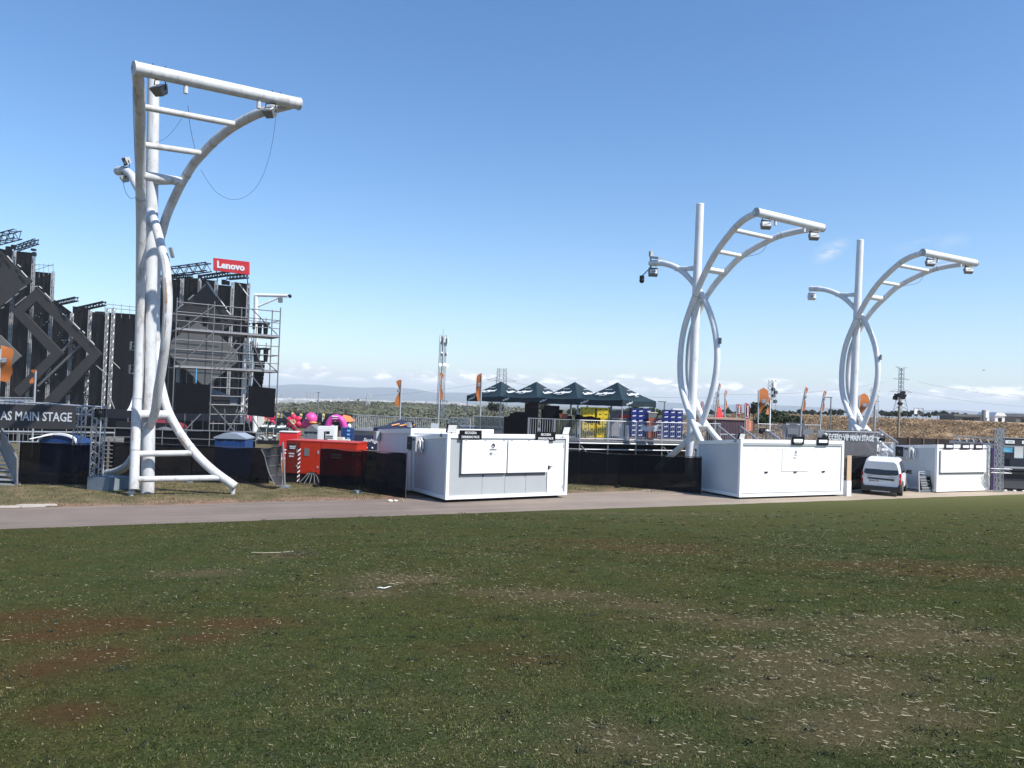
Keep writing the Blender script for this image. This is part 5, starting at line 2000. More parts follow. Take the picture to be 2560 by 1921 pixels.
xs_ = [(1180, 44.0), (1258, 43.7), (1320, 43.5), (1385, 43.2), (1449, 43.0), (1520, 43.57), (1590, 44.13), (1654, 44.64), (1722, 45.2)]
for i in range(len(xs_) - 1):
    a_, b_ = P(xs_[i][0], 1100, xs_[i][1]), P(xs_[i + 1][0], 1100, xs_[i + 1][1])
    rail_panel((a_.x, a_.y), (b_.x, b_.y), DZ, 1.12, 'barred metal railing along the front of the raised deck', 'front railing of the deck')
# left platform with darker barriers
xs_ = [(880, 58.5), (943, 57.5), (1005, 56.5), (1066, 55.5), (1124, 54.5), (1175, 53.5)]
pl0, pl1 = P(878, 1080, 58.4), P(1180, 1080, 53.4)
platf = thing('side_platform', 'lower grey platform left of the marquees, edged with barred barriers', 'platform', (pl0.x, pl0.y, 0))
MB().prism([(0, 0, 1.28), (pl1.x - pl0.x, pl1.y - pl0.y, 1.28), (pl1.x - pl0.x, 64 - pl0.y, 1.28), (0, 66 - pl0.y, 1.28)], (0, 0, .12)).build('floor', M_deck, platf)
mb_ = MB().prism([(0, -.03, .75), (pl1.x - pl0.x, pl1.y - pl0.y - .03, .75), (pl1.x - pl0.x, pl1.y - pl0.y - .03, 1.27), (0, -.03, 1.27)], (0, .05, 0))
mb_.build('skirt', M_grey, platf)
lm = MB()
for i in range(6):
    lm.bar(((pl1.x - pl0.x) * i / 5, (pl1.y - pl0.y) * i / 5 + .1, 0), ((pl1.x - pl0.x) * i / 5, (pl1.y - pl0.y) * i / 5 + .1, 1.28), .04, 5)
split_build(lm, 'leg', M_steel, platf)
for i in range(len(xs_) - 1):
    a_, b_ = P(xs_[i][0], 1100, xs_[i][1]), P(xs_[i + 1][0], 1100, xs_[i + 1][1])
    rail_panel((a_.x, a_.y), (b_.x, b_.y), 1.40, 1.16 if i < 4 else 1.30, 'barred crowd barrier edging the lower platform left of the marquees', 'barriers of the lower platform', step=.17, rb=.024, m_=mat('barrier_zinc', (.52, .53, .54), .5, metal=.2, var=.12))

# marquees: a row of four square tents
S_ = 3.5
Cn = P(1556, 1015, 46.0)
tdir, ndir = Vector((.7071, -.7071, 0)), Vector((.7071, .7071, 0))
TZ = P(1553, 1016, 46.0).z
labels = ['dark green pop-up marquee nearest to the curved mast, end of the row of four',
          'dark green pop-up marquee second from the curved mast, over the yellow crates',
          'dark green pop-up marquee second from the orange teardrop flag',
          'dark green pop-up marquee beside the orange teardrop flag, far end of the row']
for k in range(4):
    c = Cn - tdir * (S_ * (k + .5)) + ndir * (S_ / 2)
    o = thing('marquee', labels[k], 'marquee', (c.x, c.y, DZ), R_(-45), 'dark green marquees on the deck')
    hz_ = TZ - DZ
    h2 = S_ / 2
    ev, pk = hz_ + .38, hz_ + .38 + 1.12
    # canopy: four slightly sagging faces
    V_, F_ = [], []
    nn = 8
    corners = [(-h2, -h2), (h2, -h2), (h2, h2), (-h2, h2)]
    for fi in range(4):
        a_, b_ = Vector((*corners[fi], ev)), Vector((*corners[(fi + 1) % 4], ev))
        o0 = len(V_)
        for i in range(nn + 1):
            t_ = i / nn
            for j in range(nn + 1):
                s__ = j / nn
                p_ = a_.lerp(b_, s__).lerp(Vector((0, 0, pk)), t_)
                p_.z -= .14 * math.sin(math.pi * t_) * (1 if True else 0) * (.6 + .4 * math.sin(math.pi * s__)) + .06 * math.sin(math.pi * s__) * (1 - t_)
                V_.append(p_)
        for i in range(nn):
            for j in range(nn):
                q_ = o0 + i * (nn + 1) + j
                F_.append((q_, q_ + 1, q_ + nn + 2, q_ + nn + 1))
    can = MB().raw(V_, F_, True).build('canopy', M_tent, o)
    vb = MB()
    for fi in range(4):
        a_, b_ = Vector((*corners[fi], 0)), Vector((*corners[(fi + 1) % 4], 0))
        n_ = 14
        V_, F_ = [], []
        nrm = (b_ - a_).normalized().cross(Vector((0, 0, 1)))
        for j in range(n_ + 1):
            s__ = j / n_
            p_ = a_.lerp(b_, s__)
            wv = nrm * (.03 * math.sin(s__ * 19 + k + fi) * (1 if 0 < j < n_ else 0))
            V_ += [(p_.x, p_.y, ev - .055 * math.sin(math.pi * s__)), (p_.x + wv.x * .5, p_.y + wv.y * .5, ev - .2), (p_.x + wv.x, p_.y + wv.y, hz_ + .02 * math.sin(s__ * 11 + k))]
        for j in range(n_):
            for z_ in range(2):
                q_ = j * 3 + z_
                F_.append((q_, q_ + 3, q_ + 4, q_ + 1))
        vb.raw(V_, F_, True)
    val = vb.build('valance', mat('dark_green_valance', (.007, .018, .024), .6, var=.25, scale=1.5, bump=.5, bscale=2.5), o)
    # lettering on the two faces that look at the lawn (front -y and end +x)
    for (nx_, ny_) in ((0, -1), (1, 0)):
        ex_ = Vector((-ny_, nx_, 0))
        t_ = .30
        base = Vector((nx_, ny_, 0)) * h2
        slope = (Vector((0, 0, pk)) - (base + Vector((0, 0, ev)))).normalized()
        pos = base + Vector((0, 0, ev)) + (Vector((0, 0, pk)) - base - Vector((0, 0, ev))) * t_
        nrm = ex_.cross(slope)
        ex2 = (ex_ * math.cos(.12) + slope * math.sin(.12))
        ey2 = nrm.cross(ex2)
        MB().text('SanMiguel', pos + nrm * .06 - Vector((0, 0, .02)), ex2, ey2, .33, 1.35, .01, bold=.02, shear=.3).build('lettering', M_letter, can)
        mk = MB()
        for (du, dv_, ln_) in ((.1, .42, .5), (-.05, -.30, .42)):
            c1 = pos + nrm * .07 + ex2 * (du - ln_ / 2) + ey2 * dv_
            c2 = pos + nrm * .07 + ex2 * (du + ln_ / 2) + ey2 * dv_
            mk.tube([c1, c2], .02, 4)
        mk.build('printed_lines', M_letgrey, can)
        pos2 = base * 1.022 + ex_ * (-h2 + .62) + Vector((0, 0, hz_ + .18))
        MB().text('SanMiguel', pos2 + Vector((nx_, ny_, 0)) * .03, (ex_ + Vector((0, 0, .30))).normalized(), Vector((nx_, ny_, 0)).cross((ex_ + Vector((0, 0, .30))).normalized()), .16, .66, .005, bold=.02, shear=.3).build('lettering', M_letgrey, val)
    for (x, y) in corners:
        MB().bar((x * .98, y * .98, 0), (x * .98, y * .98, ev - .02), .034, 6).build('leg', M_alu, o)
    MB().raw([(0, 0, pk - .02), (.12, .1, pk - .25), (.1, -.12, pk - .25)], [(0, 1, 2)]).build('peak_pole', M_alu, o)

# crates ------------------------------------------------------------


def crate_proto(name, w, d, h, m_, lab, label, cat, group):
    o_ = thing(name, label, cat, (0, 0, -50), 0, group)
    b_ = MB()
    b_.span((.012, .012, 0), (w - .012, d - .012, h - .05)).span((0, 0, h - .06), (w, d, h - .006)).span((0, 0, 0), (w, d, .03))
    body_ = b_.build('crate_body', m_, o_)
    MB().span((w * .3, -.004, h * .55), (w * .7, .011, h * .68)).span((-.004, d * .3, h * .55), (.011, d * .7, h * .68)).build('handle_slot', M_dark, body_)
    if lab:
        MB().prism([(w * .2, -.006, h * .32), (w * .72, -.006, h * .38), (w * .78, -.006, h * .66), (w * .24, -.006, h * .56)], (0, .008, 0)).build('printed_patch', M_letgrey, o_)
    return o_


def crate_stack(proto, first, px, d, nx_, nz_, w, h, label, group, yaw=0, skip=()):
    q_ = P(px, 1100, d)
    ex_ = Vector((math.cos(yaw), math.sin(yaw), 0))
    ey_ = Vector((-math.sin(yaw), math.cos(yaw), 0))
    for dy_ in range(1):
        for i in range(nx_):
            for j in range(nz_):
                if (i, j) in skip:
                    continue
                c_ = proto if (first and i == 0 and j == 0) else copy_tree(proto)
                c_['label'] = label
                c_['group'] = group
                c_.rotation_euler = (0, 0, yaw + random.uniform(-.03, .03))
                c_.location = Vector((q_.x, q_.y, DZ + .13 + j * h)) + ex_ * (i * w)
    o_ = thing('pallet', 'wooden pallet under the ' + group, 'pallet', (q_.x, q_.y, DZ), yaw)
    pm_ = MB()
    for zz in (0, .09):
        pm_.span((-.05, -.02, zz), (nx_ * w + .05, .8, zz + .03))
    pm_.span((0, 0, .03), (.1, .78, .09)).span((nx_ * w - .1, 0, .03), (nx_ * w, .78, .09))
    pm_.build('slats', M_wood, o_)
    return q_


yel = crate_proto('bottle_crate', .40, .32, .285, M_cratey, False, '', 'crate', 'g')
blu = crate_proto('bottle_crate', .40, .32, .285, M_crateb, True, '', 'crate', 'g')
crate_stack(yel, True, 1491, 44.5, 2, 6, .41, .29, 'yellow crate in the tall stack behind the deck rail', 'tall yellow crate stack', R_(26))
crate_stack(yel, False, 1455, 44.2, 2, 6, .41, .29, 'yellow crate in the shorter stack with a black wrap across it', 'wrapped yellow crate stack', R_(24))
crate_stack(blu, True, 1576, 46.6, 2, 6, .41, .29, 'blue crate in the stack standing under the nearest marquee', 'blue crates under the marquee', R_(8))
crate_stack(blu, False, 1596, 47.6, 2, 6, .41, .29, 'blue crate in the rear stack under the nearest marquee', 'rear blue crates under the marquee', R_(2))
crate_stack(blu, False, 1656, 46.4, 3, 6, .41, .29, 'blue crate in the wide stack between the marquee and the curved mast', 'wide blue crate stack', R_(4))
crate_stack(blu, False, 1640, 48.5, 2, 4, .41, .29, 'blue crate in the low stack behind the marquee leg', 'low blue crate stack', R_(-6))
# black wrap and odd gear on the deck
q = P(1450, 1060, 43.95)
o = thing('black_wrap', 'loose black cover thrown across the yellow crates', 'cover', (q.x + .45, q.y - .0, DZ + 1.0))
mb_ = MB()
V_ = []
for i in range(7):
    for j in range(5):
        V_.append((-.75 + i * .24, -.06 + .05 * math.sin(i * 1.4 + j), .40 - j * .09 + .05 * math.sin(i * 2.1 + j) - .02 * i))
F_ = [(i * 5 + j, i * 5 + j + 1, (i + 1) * 5 + j + 1, (i + 1) * 5 + j) for i in range(6) for j in range(4)]
mb_.raw(V_, F_, True).build('cloth', M_black, o)


def gear(name, label, cat, px, d, parts_):
    q_ = P(px, 1100, d)
    o_ = thing(name, label, cat, (q_.x, q_.y, DZ))
    for nm_, m_, boxes in parts_:
        b_ = MB()
        for (x0, y0, z0, x1, y1, z1) in boxes:
            b_.span((x0, y0, z0), (x1, y1, z1))
        b_.build(nm_, m_, o_)
    return o_


gear('covered_bar', 'black covered bar counter and boxes under the marquees', 'bar counter', 1268, 46.5, [
    ('counter', M_black, [(0, 0, .0, 1.4, .8, 1.15), (.1, .05, 1.15, 1.2, .7, 1.32)]),
    ('cover', M_black, [(.35, .05, 1.32, 1.0, .6, 1.42), (1.0, .1, 0, 1.25, .6, 1.95)])])
gear('black_cabinet', 'tall black cabinet standing under the second marquee', 'cabinet', 1318, 47.5, [
    ('cabinet_body', M_black, [(0, 0, 0, .62, .6, 2.05)]), ('shelf', M_dark, [(.02, -.01, 1.72, .60, .0, 1.75)])])
gear('covered_stack', 'low black covered stack with a rounded end under the marquees', 'covered goods', 1352, 48.0, [
    ('cover', M_black, [(0, 0, 0, 1.3, .8, 1.62), (.12, .05, 1.62, 1.1, .7, 1.86), (.9, 0, 0, 1.9, .8, 1.25)])])
q = P(1409, 1040, 47.4)
o = thing('plastic_tub', 'terracotta plastic tub resting on the black covers', 'tub', (q.x, q.y, q.z - .12))
MB().prism([(-.28, 0, .2), (-.2, 0, -.02), (.2, 0, -.02), (.28, 0, .2)], (0, .4, 0)).build('tub_body', M_terracotta, o)
MB().span((-.30, -.02, .2), (.30, .42, .24)).build('rim', M_terracotta, o)
gear('beer_boxes', 'shrink-wrapped pallet of grey and brown cartons beside the yellow crates', 'cartons', 1528, 47.0, [
    ('cartons', mat('grey_carton', (.17, .15, .15), .7, var=.3), [(0, 0, .13, 1.15, .8, 1.70)]),
    ('top_sheet', M_cream, [(-.05, -.03, 1.72, 1.2, .85, 1.78), (-.02, -.02, 1.18, .9, -.005, 1.24)]),
    ('red_cartons', M_red, [(.4, -.012, 1.28, 1.12, -.002, 1.45)]),
    ('wrap', mat('clear_wrap', (.5, .5, .52), .3, alpha=.35), [(-.01, -.05, .14, .62, -.03, 1.1)])])
gear('box_stack', 'grey and brick-red box stack between the two groups of blue crates', 'boxes', 1620, 46.8, [
    ('lower_box', M_terracotta, [(0, 0, .1, .52, .6, 1.32)]), ('upper_box', M_grey, [(.0, .02, 1.33, .5, .6, 1.62)]), ('lid', M_cream, [(-.03, 0, 1.63, .55, .62, 1.68)])])
gear('plastic_bundle', 'crumpled clear plastic sheeting and white packs behind the deck rail', 'plastic sheeting', 1548, 44.0, [
    ('sheeting', mat('milky_plastic', (.62, .62, .64), .3, var=.2, alpha=.8), [(0, .1, .05, .2, .2, .95), (.35, .1, .05, .55, .22, .9)]),
    ('pack', M_white, [(.62, .15, .02, 1.2, .3, .12)])])
q = P(1624, 1058, 44.1)
o = thing('draped_plastic', 'white plastic sheet draped over the deck rail by the blue crates', 'plastic sheeting', (q.x, q.y, q.z - .2))
mb_ = MB()
V_ = []
for i in range(9):
    for j in range(4):
        V_.append((-.5 + i * .13, -.06 - .03 * math.sin(i + j * 2), .15 - j * .11 - .12 * math.sin(i / 8 * math.pi) + .04 * math.sin(i * 2.7)))
F_ = [(i * 4 + j, i * 4 + j + 1, (i + 1) * 4 + j + 1, (i + 1) * 4 + j) for i in range(8) for j in range(3)]
mb_.raw(V_, F_, True).build('sheet', MATS['milky_plastic'], o)
q = P(1700, 1026, 50)
o = thing('white_parasol', 'white folded canopy roof behind the wide blue crate stack', 'canopy', (q.x, q.y, DZ))
MB().prism([(-.55, 0, q.z - DZ - .18), (.7, 0, q.z - DZ - .2), (.5, 0, q.z - DZ + .12), (-.45, 0, q.z - DZ + .1)], (0, .6, 0)).build('roof', M_white, o)
MB().bar((0, .3, 0), (0, .3, q.z - DZ), .04, 6).build('pole', M_alu, o)
# dark sheeting on the rails
for (pa_, pb_, dz_, m_, lb) in ((1186, 1256, (0.1, 1.1), mat('teal_grey_sheet', (.045, .06, .068), .7, var=.3, alpha=.75), 'grey-green sheeting tied to the rail at the left end of the deck'),
                                (1390, 1440, (.3, 1.12), mat('khaki_sheet', (.075, .078, .055), .8, var=.3, alpha=.75), 'khaki sheeting hung on the rail left of the yellow crates'),
                                (1258, 1318, (.0, 1.16), M_black, 'black cloth panel hung on the rail under the second marquee')):
    da, db_ = 44 - (pa_ - 1180) / 269, 44 - (pb_ - 1180) / 269
    a_, b_ = P(pa_, 1100, da), P(pb_, 1100, db_)
    o = thing('rail_sheet', lb, 'sheeting', (a_.x, a_.y, DZ))
    V_, F_ = [], []
    for i in range(9):
        for j in range(4):
            V_.append(((b_.x - a_.x) * i / 8, (b_.y - a_.y) * i / 8 - .05 - .02 * math.sin(i * 1.9 + j), dz_[0] + (dz_[1] - dz_[0]) * j / 3 - .03 * math.sin(i * 1.3) * (j == 0)))
    F_ = [(i * 4 + j, (i + 1) * 4 + j, (i + 1) * 4 + j + 1, i * 4 + j + 1) for i in range(8) for j in range(3)]
    MB().raw(V_, F_, True).build('sheet', m_, o)

# navy tent and navy banner behind the nearest kiosk
q = P(1003, 1072, 49)
o = thing('navy_tent', 'navy pop-up tent with orange script behind the cabin', 'marquee', (q.x, q.y, 0), R_(20))
zt_ = P(1012, 1048, 49).z
ze = P(1012, 1073, 49).z
h2 = 1.5
mb_ = MB()
cs = [(-h2, -h2), (h2, -h2), (h2, h2), (-h2, h2)]
for i in range(4):
    a_, b_ = Vector((*cs[i], ze)), Vector((*cs[(i + 1) % 4], ze))
    m_ = (a_ + b_) / 2 * .5 + Vector((0, 0, (ze * .62 + zt_ * .38) - (ze / 2)))
    mb_.raw([a_, b_, Vector((0, 0, zt_)), b_.lerp(Vector((0, 0, zt_)), .5) - Vector((0, 0, .1)), a_.lerp(Vector((0, 0, zt_)), .5) - Vector((0, 0, .1))], [(0, 1, 3, 2, 4)], True)
mb_.build('canopy', M_navy, o)
MB().span((-h2, -h2, ze - .35), (h2, h2, ze - .005)).build('valance', M_navy, o)
for (x, y) in cs:
    MB().bar((x * .97, y * .97, 0), (x * .97, y * .97, ze), .03, 6).build('leg', M_alu, o)
sl_ = Vector((0, h2, zt_ - ze)).normalized()
pr_ = MB()
c_p = Vector((-.1, -h2 * .62, ze + (zt_ - ze) * .36 + .05))
for (u0, v0, u1, v1) in ((-.75, -.12, -.45, .02), (-.5, .02, -.2, .14), (-.25, -.14, .1, .0), (.15, .16, .3, -.02), (.3, -.02, .5, .18), (.28, -.02, .24, -.2), (.55, .05, .75, .0)):
    pr_.tube([c_p + Vector((u0, -.06, 0)) + sl_ * v0, c_p + Vector((u1, -.06, 0)) + sl_ * v1], .05, 4)
pr_.build('orange_print', mat('orange_print', (.65, .30, .10), .7), o)
q = P(918, 1100, 37.5)
o = thing('navy_banner', 'navy banner with white script beside the pale grey cabin', 'banner', (q.x, q.y, 0))
zb0, zb1 = P(918, 1126, 37.5).z, P(918, 1089, 37.5).z
MB().span((-.62, 0, zb0), (.75, .04, zb1)).build('banner_cloth', M_navy, o)
MB().text('SanMiguel', (.28, -.012, (zb0 + zb1) / 2 + .08), (1, 0, -.12), (.12, 0, 1), .22, .95, .004, bold=.02, shear=.3).build('lettering', M_letter, o)
dm = MB()
for i in range(3):
    dm.sphere((-.3 + i * .28, -.01, zb0 + .12), (.05, .01, .05), 8, 6)
dm.build('white_dots', M_letter, o)
MB().bar((-.6, .05, 0), (-.6, .05, zb1), .03, 6).bar((.73, .05, 0), (.73, .05, zb1), .03, 6).build('post', M_steel, o)
q = P(1087, 1068, 46)
o = thing('white_notice', 'white notice board tied to the barrier behind the nearest kiosk', 'notice', (q.x, q.y, 0))
MB().span((-.24, 0, q.z - .22), (.24, .03, q.z + .22)).build('board', M_letgrey, o)
MB().bar((-.1, .03, 0), (-.1, .03, q.z - .22), .02, 5).build('post', M_steel, o)
for (xp, lb, hh_) in ((1054, 'tall grey equipment cabinet behind the air conditioner of the nearest kiosk', 2.2),):
    q = P(xp, 1075, 47)
    o = thing('equipment_cabinet', lb, 'cabinet', (q.x, q.y, 0))
    MB().span((-.45, 0, 0), (.35, .5, hh_)).build('case_body', M_grey, o)
    MB().span((-.46, -.02, hh_ * .75), (.36, .52, hh_ * .8)).build('lid_rim', M_alu, o)
# ------------------------------------------------------------------ main stage
SDP = 130.0
sb = P(150, 1085, SDP)
stage = thing('festival_stage', 'huge black-draped festival stage wall with unlit diamond screens, to the left', 'stage', (sb.x, sb.y, 0))
so_ = Vector((sb.x, sb.y, 0))


def sp(px, py, dd=0.0):
    return P(px, py, SDP + dd) - so_


def spoly(mb_, pts, dd=0.0, th=.3):
    mb_.prism([sp(x, y, dd) for x, y in pts], (0, th, 0))
    return mb_


def drape(x0, x1, y0, y1, dd=1.0, par=None):
    """pleated hanging drape"""
    n_ = 10
    V_, F_ = [], []
    for i in range(n_ + 1):
        t_ = i / n_
        a_ = sp(x0 + (x1 - x0) * t_, y0 + (y1 - y0) * t_, dd + .18 * math.sin(i * 2.3 + x0))
        V_ += [a_, Vector((a_.x, a_.y + .1 * math.sin(i * 1.1), -.2))]
    for i in range(n_):
        F_.append((i * 2, i * 2 + 1, i * 2 + 3, i * 2 + 2))
    mb_ = MB().raw(V_, F_, True)
    a_, b_ = sp(x0, y0, dd), sp(x1, y1, dd)
    mb_.bar(a_, b_, .12, 5)
    return mb_.build('drape', M_drape, par or stage)


for (x0, x1, y0, y1) in ((-120, 33, 600, 630), (40, 82, 630, 634), (88, 130, 681, 685), (134, 178, 750, 782), (182, 224, 768, 771), (229, 268, 782, 786), (272, 282, 784, 784), (287, 395, 784, 792)):
    drape(x0, x1, y0, y1)
bk_ = MB()
spoly(bk_, [(-120, 612), (34, 640), (40, 646), (84, 650), (88, 692), (132, 698), (134, 790), (180, 792), (184, 780), (226, 782), (230, 794), (284, 796), (396, 800), (396, 1066), (-120, 1066)], 2.2, .2)
bk_.build('backdrop', M_drape, stage)
for (x, y) in ((-30, 600), (36, 628), (85, 640), (133, 679), (180, 784), (226, 771), (269, 772), (284, 770)):
    a_ = sp(x, y, .3)
    MB().truss((a_.x, a_.y, -.1), a_, .36, rc=.06, rb=.04, seg=26).build('truss_tower', mat('pale_truss', (.33, .33, .34), .4, metal=.3, var=.15), stage)
for (x0, y0, x1, y1, hpx) in ((-40, 608, 45, 586, 21), (40, 622, 92, 604, 11), (133, 761, 192, 748, 9), (190, 775, 262, 759, 9)):
    h_ = hpx * SDP / FPX
    MB().truss(sp(x0, y0, -1), sp(x1, y1, -3), h_, rc=.10, rb=.07, seg=10).build('roof_truss', M_dark, stage)
for (x0, y0, x1, y1) in ((86, 676, 133, 662), (86, 662, 133, 664), (262, 760, 345, 769), (262, 770, 345, 777)):
    mb_ = MB().bar(sp(x0, y0, .4), sp(x1, y1, .4), .045, 4)
    for i in range(5):
        x = x0 + (x1 - x0) * i / 4
        y = y0 + (y1 - y0) * i / 4
        mb_.bar(sp(x, y - 4, .4), sp(x, y + 22, .4), .035, 4)
    mb_.build('roof_rail', M_steel, stage)
for (x, y, w_, h_) in ((22, 628, 12, 22), (86, 636, 6, 10), (84, 625, 9, 5), (250, 783, 20, 7), (34, 618, 8, 10)):
    r_ = SDP / FPX
    MB().box(sp(x, y, -.5), (w_ * r_, .6, h_ * r_)).build('hoist_motor', M_dark, stage)
spoly(MB(), [(80, 703), (-60, 572), (-200, 703), (-60, 818)], -1.6).build('led_screen', M_led, stage)
spoly(MB(), [(53, 891), (0, 838), (-53, 891), (0, 940)], -2.4).build('led_screen', M_led2, stage)
spoly(MB(), [(27, 778), (92, 719), (254, 886), (145, 1006), (105, 1006), (222, 886), (91, 752), (60, 781), (158, 884), (50, 993), (33, 975), (126, 884)], -1.8, .5).build('led_screen', M_led, stage)
# light strips along the screens' edges
ls = MB()
for (x0, y0, x1, y1) in ((18, 640, 32, 656), (44, 662, 52, 668), (53, 677, 68, 694), (50, 726, 66, 716), (38, 740, 46, 734), (14, 759, 30, 746), (38, 764, 65, 742), (98, 716, 105, 722), (112, 733, 127, 748), (184, 808, 200, 824), (206, 828, 212, 834), (156, 785, 166, 790), (228, 853, 236, 862), (84, 718, 94, 716), (3, 772, 10, 768)):
    ls.tube([sp(x0, y0, -2.0), sp(x1, y1, -2.0)], .09, 4)
split_build(ls, 'edge_light', M_wgrey, stage)
random.seed(5)
for i in range(34):
    x, y = random.choice([(x_, y_) for x_, y_ in ((95, 795), (100, 788), (115, 810), (118, 800), (158, 845), (160, 850), (172, 846), (180, 845), (150, 835), (175, 862), (188, 866), (134, 905), (140, 935), (118, 955), (98, 980), (178, 898), (176, 925), (214, 940), (216, 958), (214, 985), (168, 990), (172, 975), (130, 935), (222, 925), (215, 915), (205, 938))])
    x += random.uniform(-5, 5)
    y += random.uniform(-7, 7)
    a_ = sp(x, y, -.2)
    f_ = MB().box(a_, (.34, .4, .45), Matrix.Rotation(random.uniform(-.5, .5), 3, 'Y')).build('stage_light', M_dark, stage)
    MB().box(a_ + Vector((.06, -.24, random.uniform(-.1, .1))), (.16, .04, .13)).build('light_lens', M_lens, f_)
ex_m = MB()
ex_m.bar(sp(130, 905, -.8), sp(190, 842, -.8), .22, 4).bar(sp(95, 965, -.8), sp(215, 850, -.8), .20, 4)
ex_m.bar(sp(238, 912, -.5), sp(268, 938, -.5), .09, 4).bar(sp(282, 905, -.5), sp(300, 922, -.5), .09, 4).bar(sp(272, 985, -.5), sp(300, 1060, -.5), .09, 4)
ex_m.build('brace', M_grey, stage)

# right wing: own thing
wing = thing('stage_wing', 'black-draped stage wing with diamond screens behind the grey scaffold', 'stage', (sb.x + .01, sb.y, 0))
for (x0, x1, y0, y1) in ((392, 426, 690, 692), (428, 454, 700, 702), (459, 497, 696, 698), (501, 539, 700, 704), (544, 579, 714, 717), (584, 621, 707, 712)):
    drape(x0, x1, y0, y1, 1.0, wing)
bk_ = MB()
spoly(bk_, [(392, 702), (456, 708), (500, 704), (541, 712), (546, 724), (580, 724), (586, 716), (621, 720), (621, 1070), (392, 1070)], 2.2, .2)
bk_.build('backdrop', M_drape, wing)
for (x, y) in ((456, 694), (499, 700), (541, 701), (582, 706), (622, 708), (399, 686)):
    a_ = sp(x, y, .3)
    MB().truss((a_.x, a_.y, -.1), a_, .36, rc=.07, rb=.045, seg=24).build('truss_tower', MATS['pale_truss'], wing)
for (x0, y0, x1, y1, hpx) in ((400, 684, 522, 668, 20), (505, 694, 575, 684, 9), (570, 694, 618, 690, 10), (420, 694, 480, 690, 6)):
    MB().truss(sp(x0, y0, -1), sp(x1, y1, -3), hpx * SDP / FPX, rc=.10, rb=.07, seg=11).build('roof_truss', M_dark, wing)
for (x, y, w_, h_) in ((560, 706, 10, 12), (570, 708, 6, 10), (500, 692, 8, 9), (445, 698, 6, 8)):
    MB().box(sp(x, y, -.6), (w_ * SDP / FPX, .6, h_ * SDP / FPX)).build('hoist_motor', M_dark, wing)
spoly(MB(), [(517, 713), (440, 776), (430, 800), (500, 860), (600, 800), (578, 787)], -1.4).build('led_screen', M_led, wing)
scr = MB()
led = [(492, 806), (430, 850), (415, 880), (512, 968), (594, 905), (592, 880), (548, 840)]
spoly(scr, led, -1.9)
s_o = scr.build('led_screen', M_led2, wing)
sm_ = MB()
for (x0, y0, x1, y1) in ((425, 868, 570, 878), (420, 886, 590, 898), (432, 846, 552, 856), (440, 916, 570, 926)):
    sm_.bar(sp(x0, y0, -2.25), sp(x1, y1, -2.25), .05, 4)
sm_.build('panel_seam', M_grey, s_o)
ls = MB()
for (x0, y0, x1, y1) in ((520, 706, 541, 738), (516, 704, 541, 741), (541, 738, 566, 772), (566, 776, 577, 788), (470, 750, 484, 738), (498, 726, 514, 712), (440, 775, 458, 761), (596, 708, 620, 740)):
    ls.tube([sp(x0, y0, -1.9), sp(x1, y1, -1.9)], .10, 4)
split_build(ls, 'edge_light', M_wgrey, wing)

# sponsor sign
cs_ = [P(533, 676, 126), P(622, 687, 126), P(622, 655, 126), P(533, 645, 126)]
cen = sum(cs_, Vector()) / 4
o = thing('rooftop_sign', 'red rooftop sign with white company lettering above the stage wing', 'sign', cen)
MB().prism([p_ - cen for p_ in cs_], (0, .5, 0)).build('panel', mat('sign_red', (.62, .03, .035), .5, var=.03), o)
ex_ = (cs_[1] - cs_[0]).normalized()
ey_ = (cs_[3] - cs_[0]).normalized()
MB().text('Lenovo', Vector((0, -.03, .02)), ex_, ey_, 18.0 * 126 / FPX, 70 * 126 / FPX, .02, bold=.045).build('lettering', M_letter, o)
MB().bar(cs_[0] - cen + Vector((.4, .25, 0)), cs_[0] - cen + Vector((.4, 1, -1.6)), .08, 5).bar(cs_[1] - cen + Vector((-.4, .25, 0)), cs_[1] - cen + Vector((-.4, 1, -1.6)), .08, 5).build('bracket', M_dark, o)

# ------------------------------------------------------------------ scaffold tower
A0, A1 = P(432, 1000, 60.0), P(692, 1000, 64.5)
A0.z = A1.z = 0
av = A1 - A0
scf = thing('scaffold', 'grey tube scaffold with hanging black loudspeakers before the stage wing', 'scaffold', A0, yaw_of(av.x, av.y))
LS = av.length
xs4 = [0, LS * .345, LS * .68, LS]
zof = lambda py, px, dd: P(px, py, dd).z
ztop = zof(752, 432, 60.0)
levels = [(zof(y, 432, 60.0), r, y) for y, r in ((755, .045), (779, .04), (786, .035), (801, .04), (824, .06), (849, .04), (873, .04), (895, .04), (918, .06))]
lv = [a for a, _, _ in levels]
vm = MB()
for yy in (0, 2.3):
    for i, x in enumerate(xs4):
        vm.bar((x, yy, 0), (x, yy, ztop + .25), .05, 6)
for x in (LS * .17, LS * .5, LS * .84):
    vm.bar((x, 2.3, 0), (x, 2.3, zof(800, 432, 62)), .04, 5)
split_build(vm, 'standard', M_tube, scf)
hm = MB()
for (z_, r_, y_) in levels:
    hm.bar((-.05, 0, z_), (LS + .05, 0, z_), r_, 5)
    if y_ in (779, 824, 873, 918):
        hm.bar((-.05, 2.3, z_), (LS, 2.3, z_), r_ * .9, 5)
        for x in xs4:
            hm.bar((x, 0, z_), (x, 2.3, z_), .04, 4)
for y_ in (945, 970, 991, 1013, 1037, 1060):
    z_ = zof(y_, 560, 62)
    hm.bar((xs4[1], 0, z_), (xs4[2], 0, z_), .05 if y_ in (1013,) else .04, 5)
for (y_, r_) in ((1083, .05), (1105, .04)):
    z_ = zof(y_, 560, 62)
    hm.bar((-4, -.4, z_), (LS + 1.2, -.4, z_), r_, 5)
hm.build('ledger', M_tube, scf)
dm = MB()
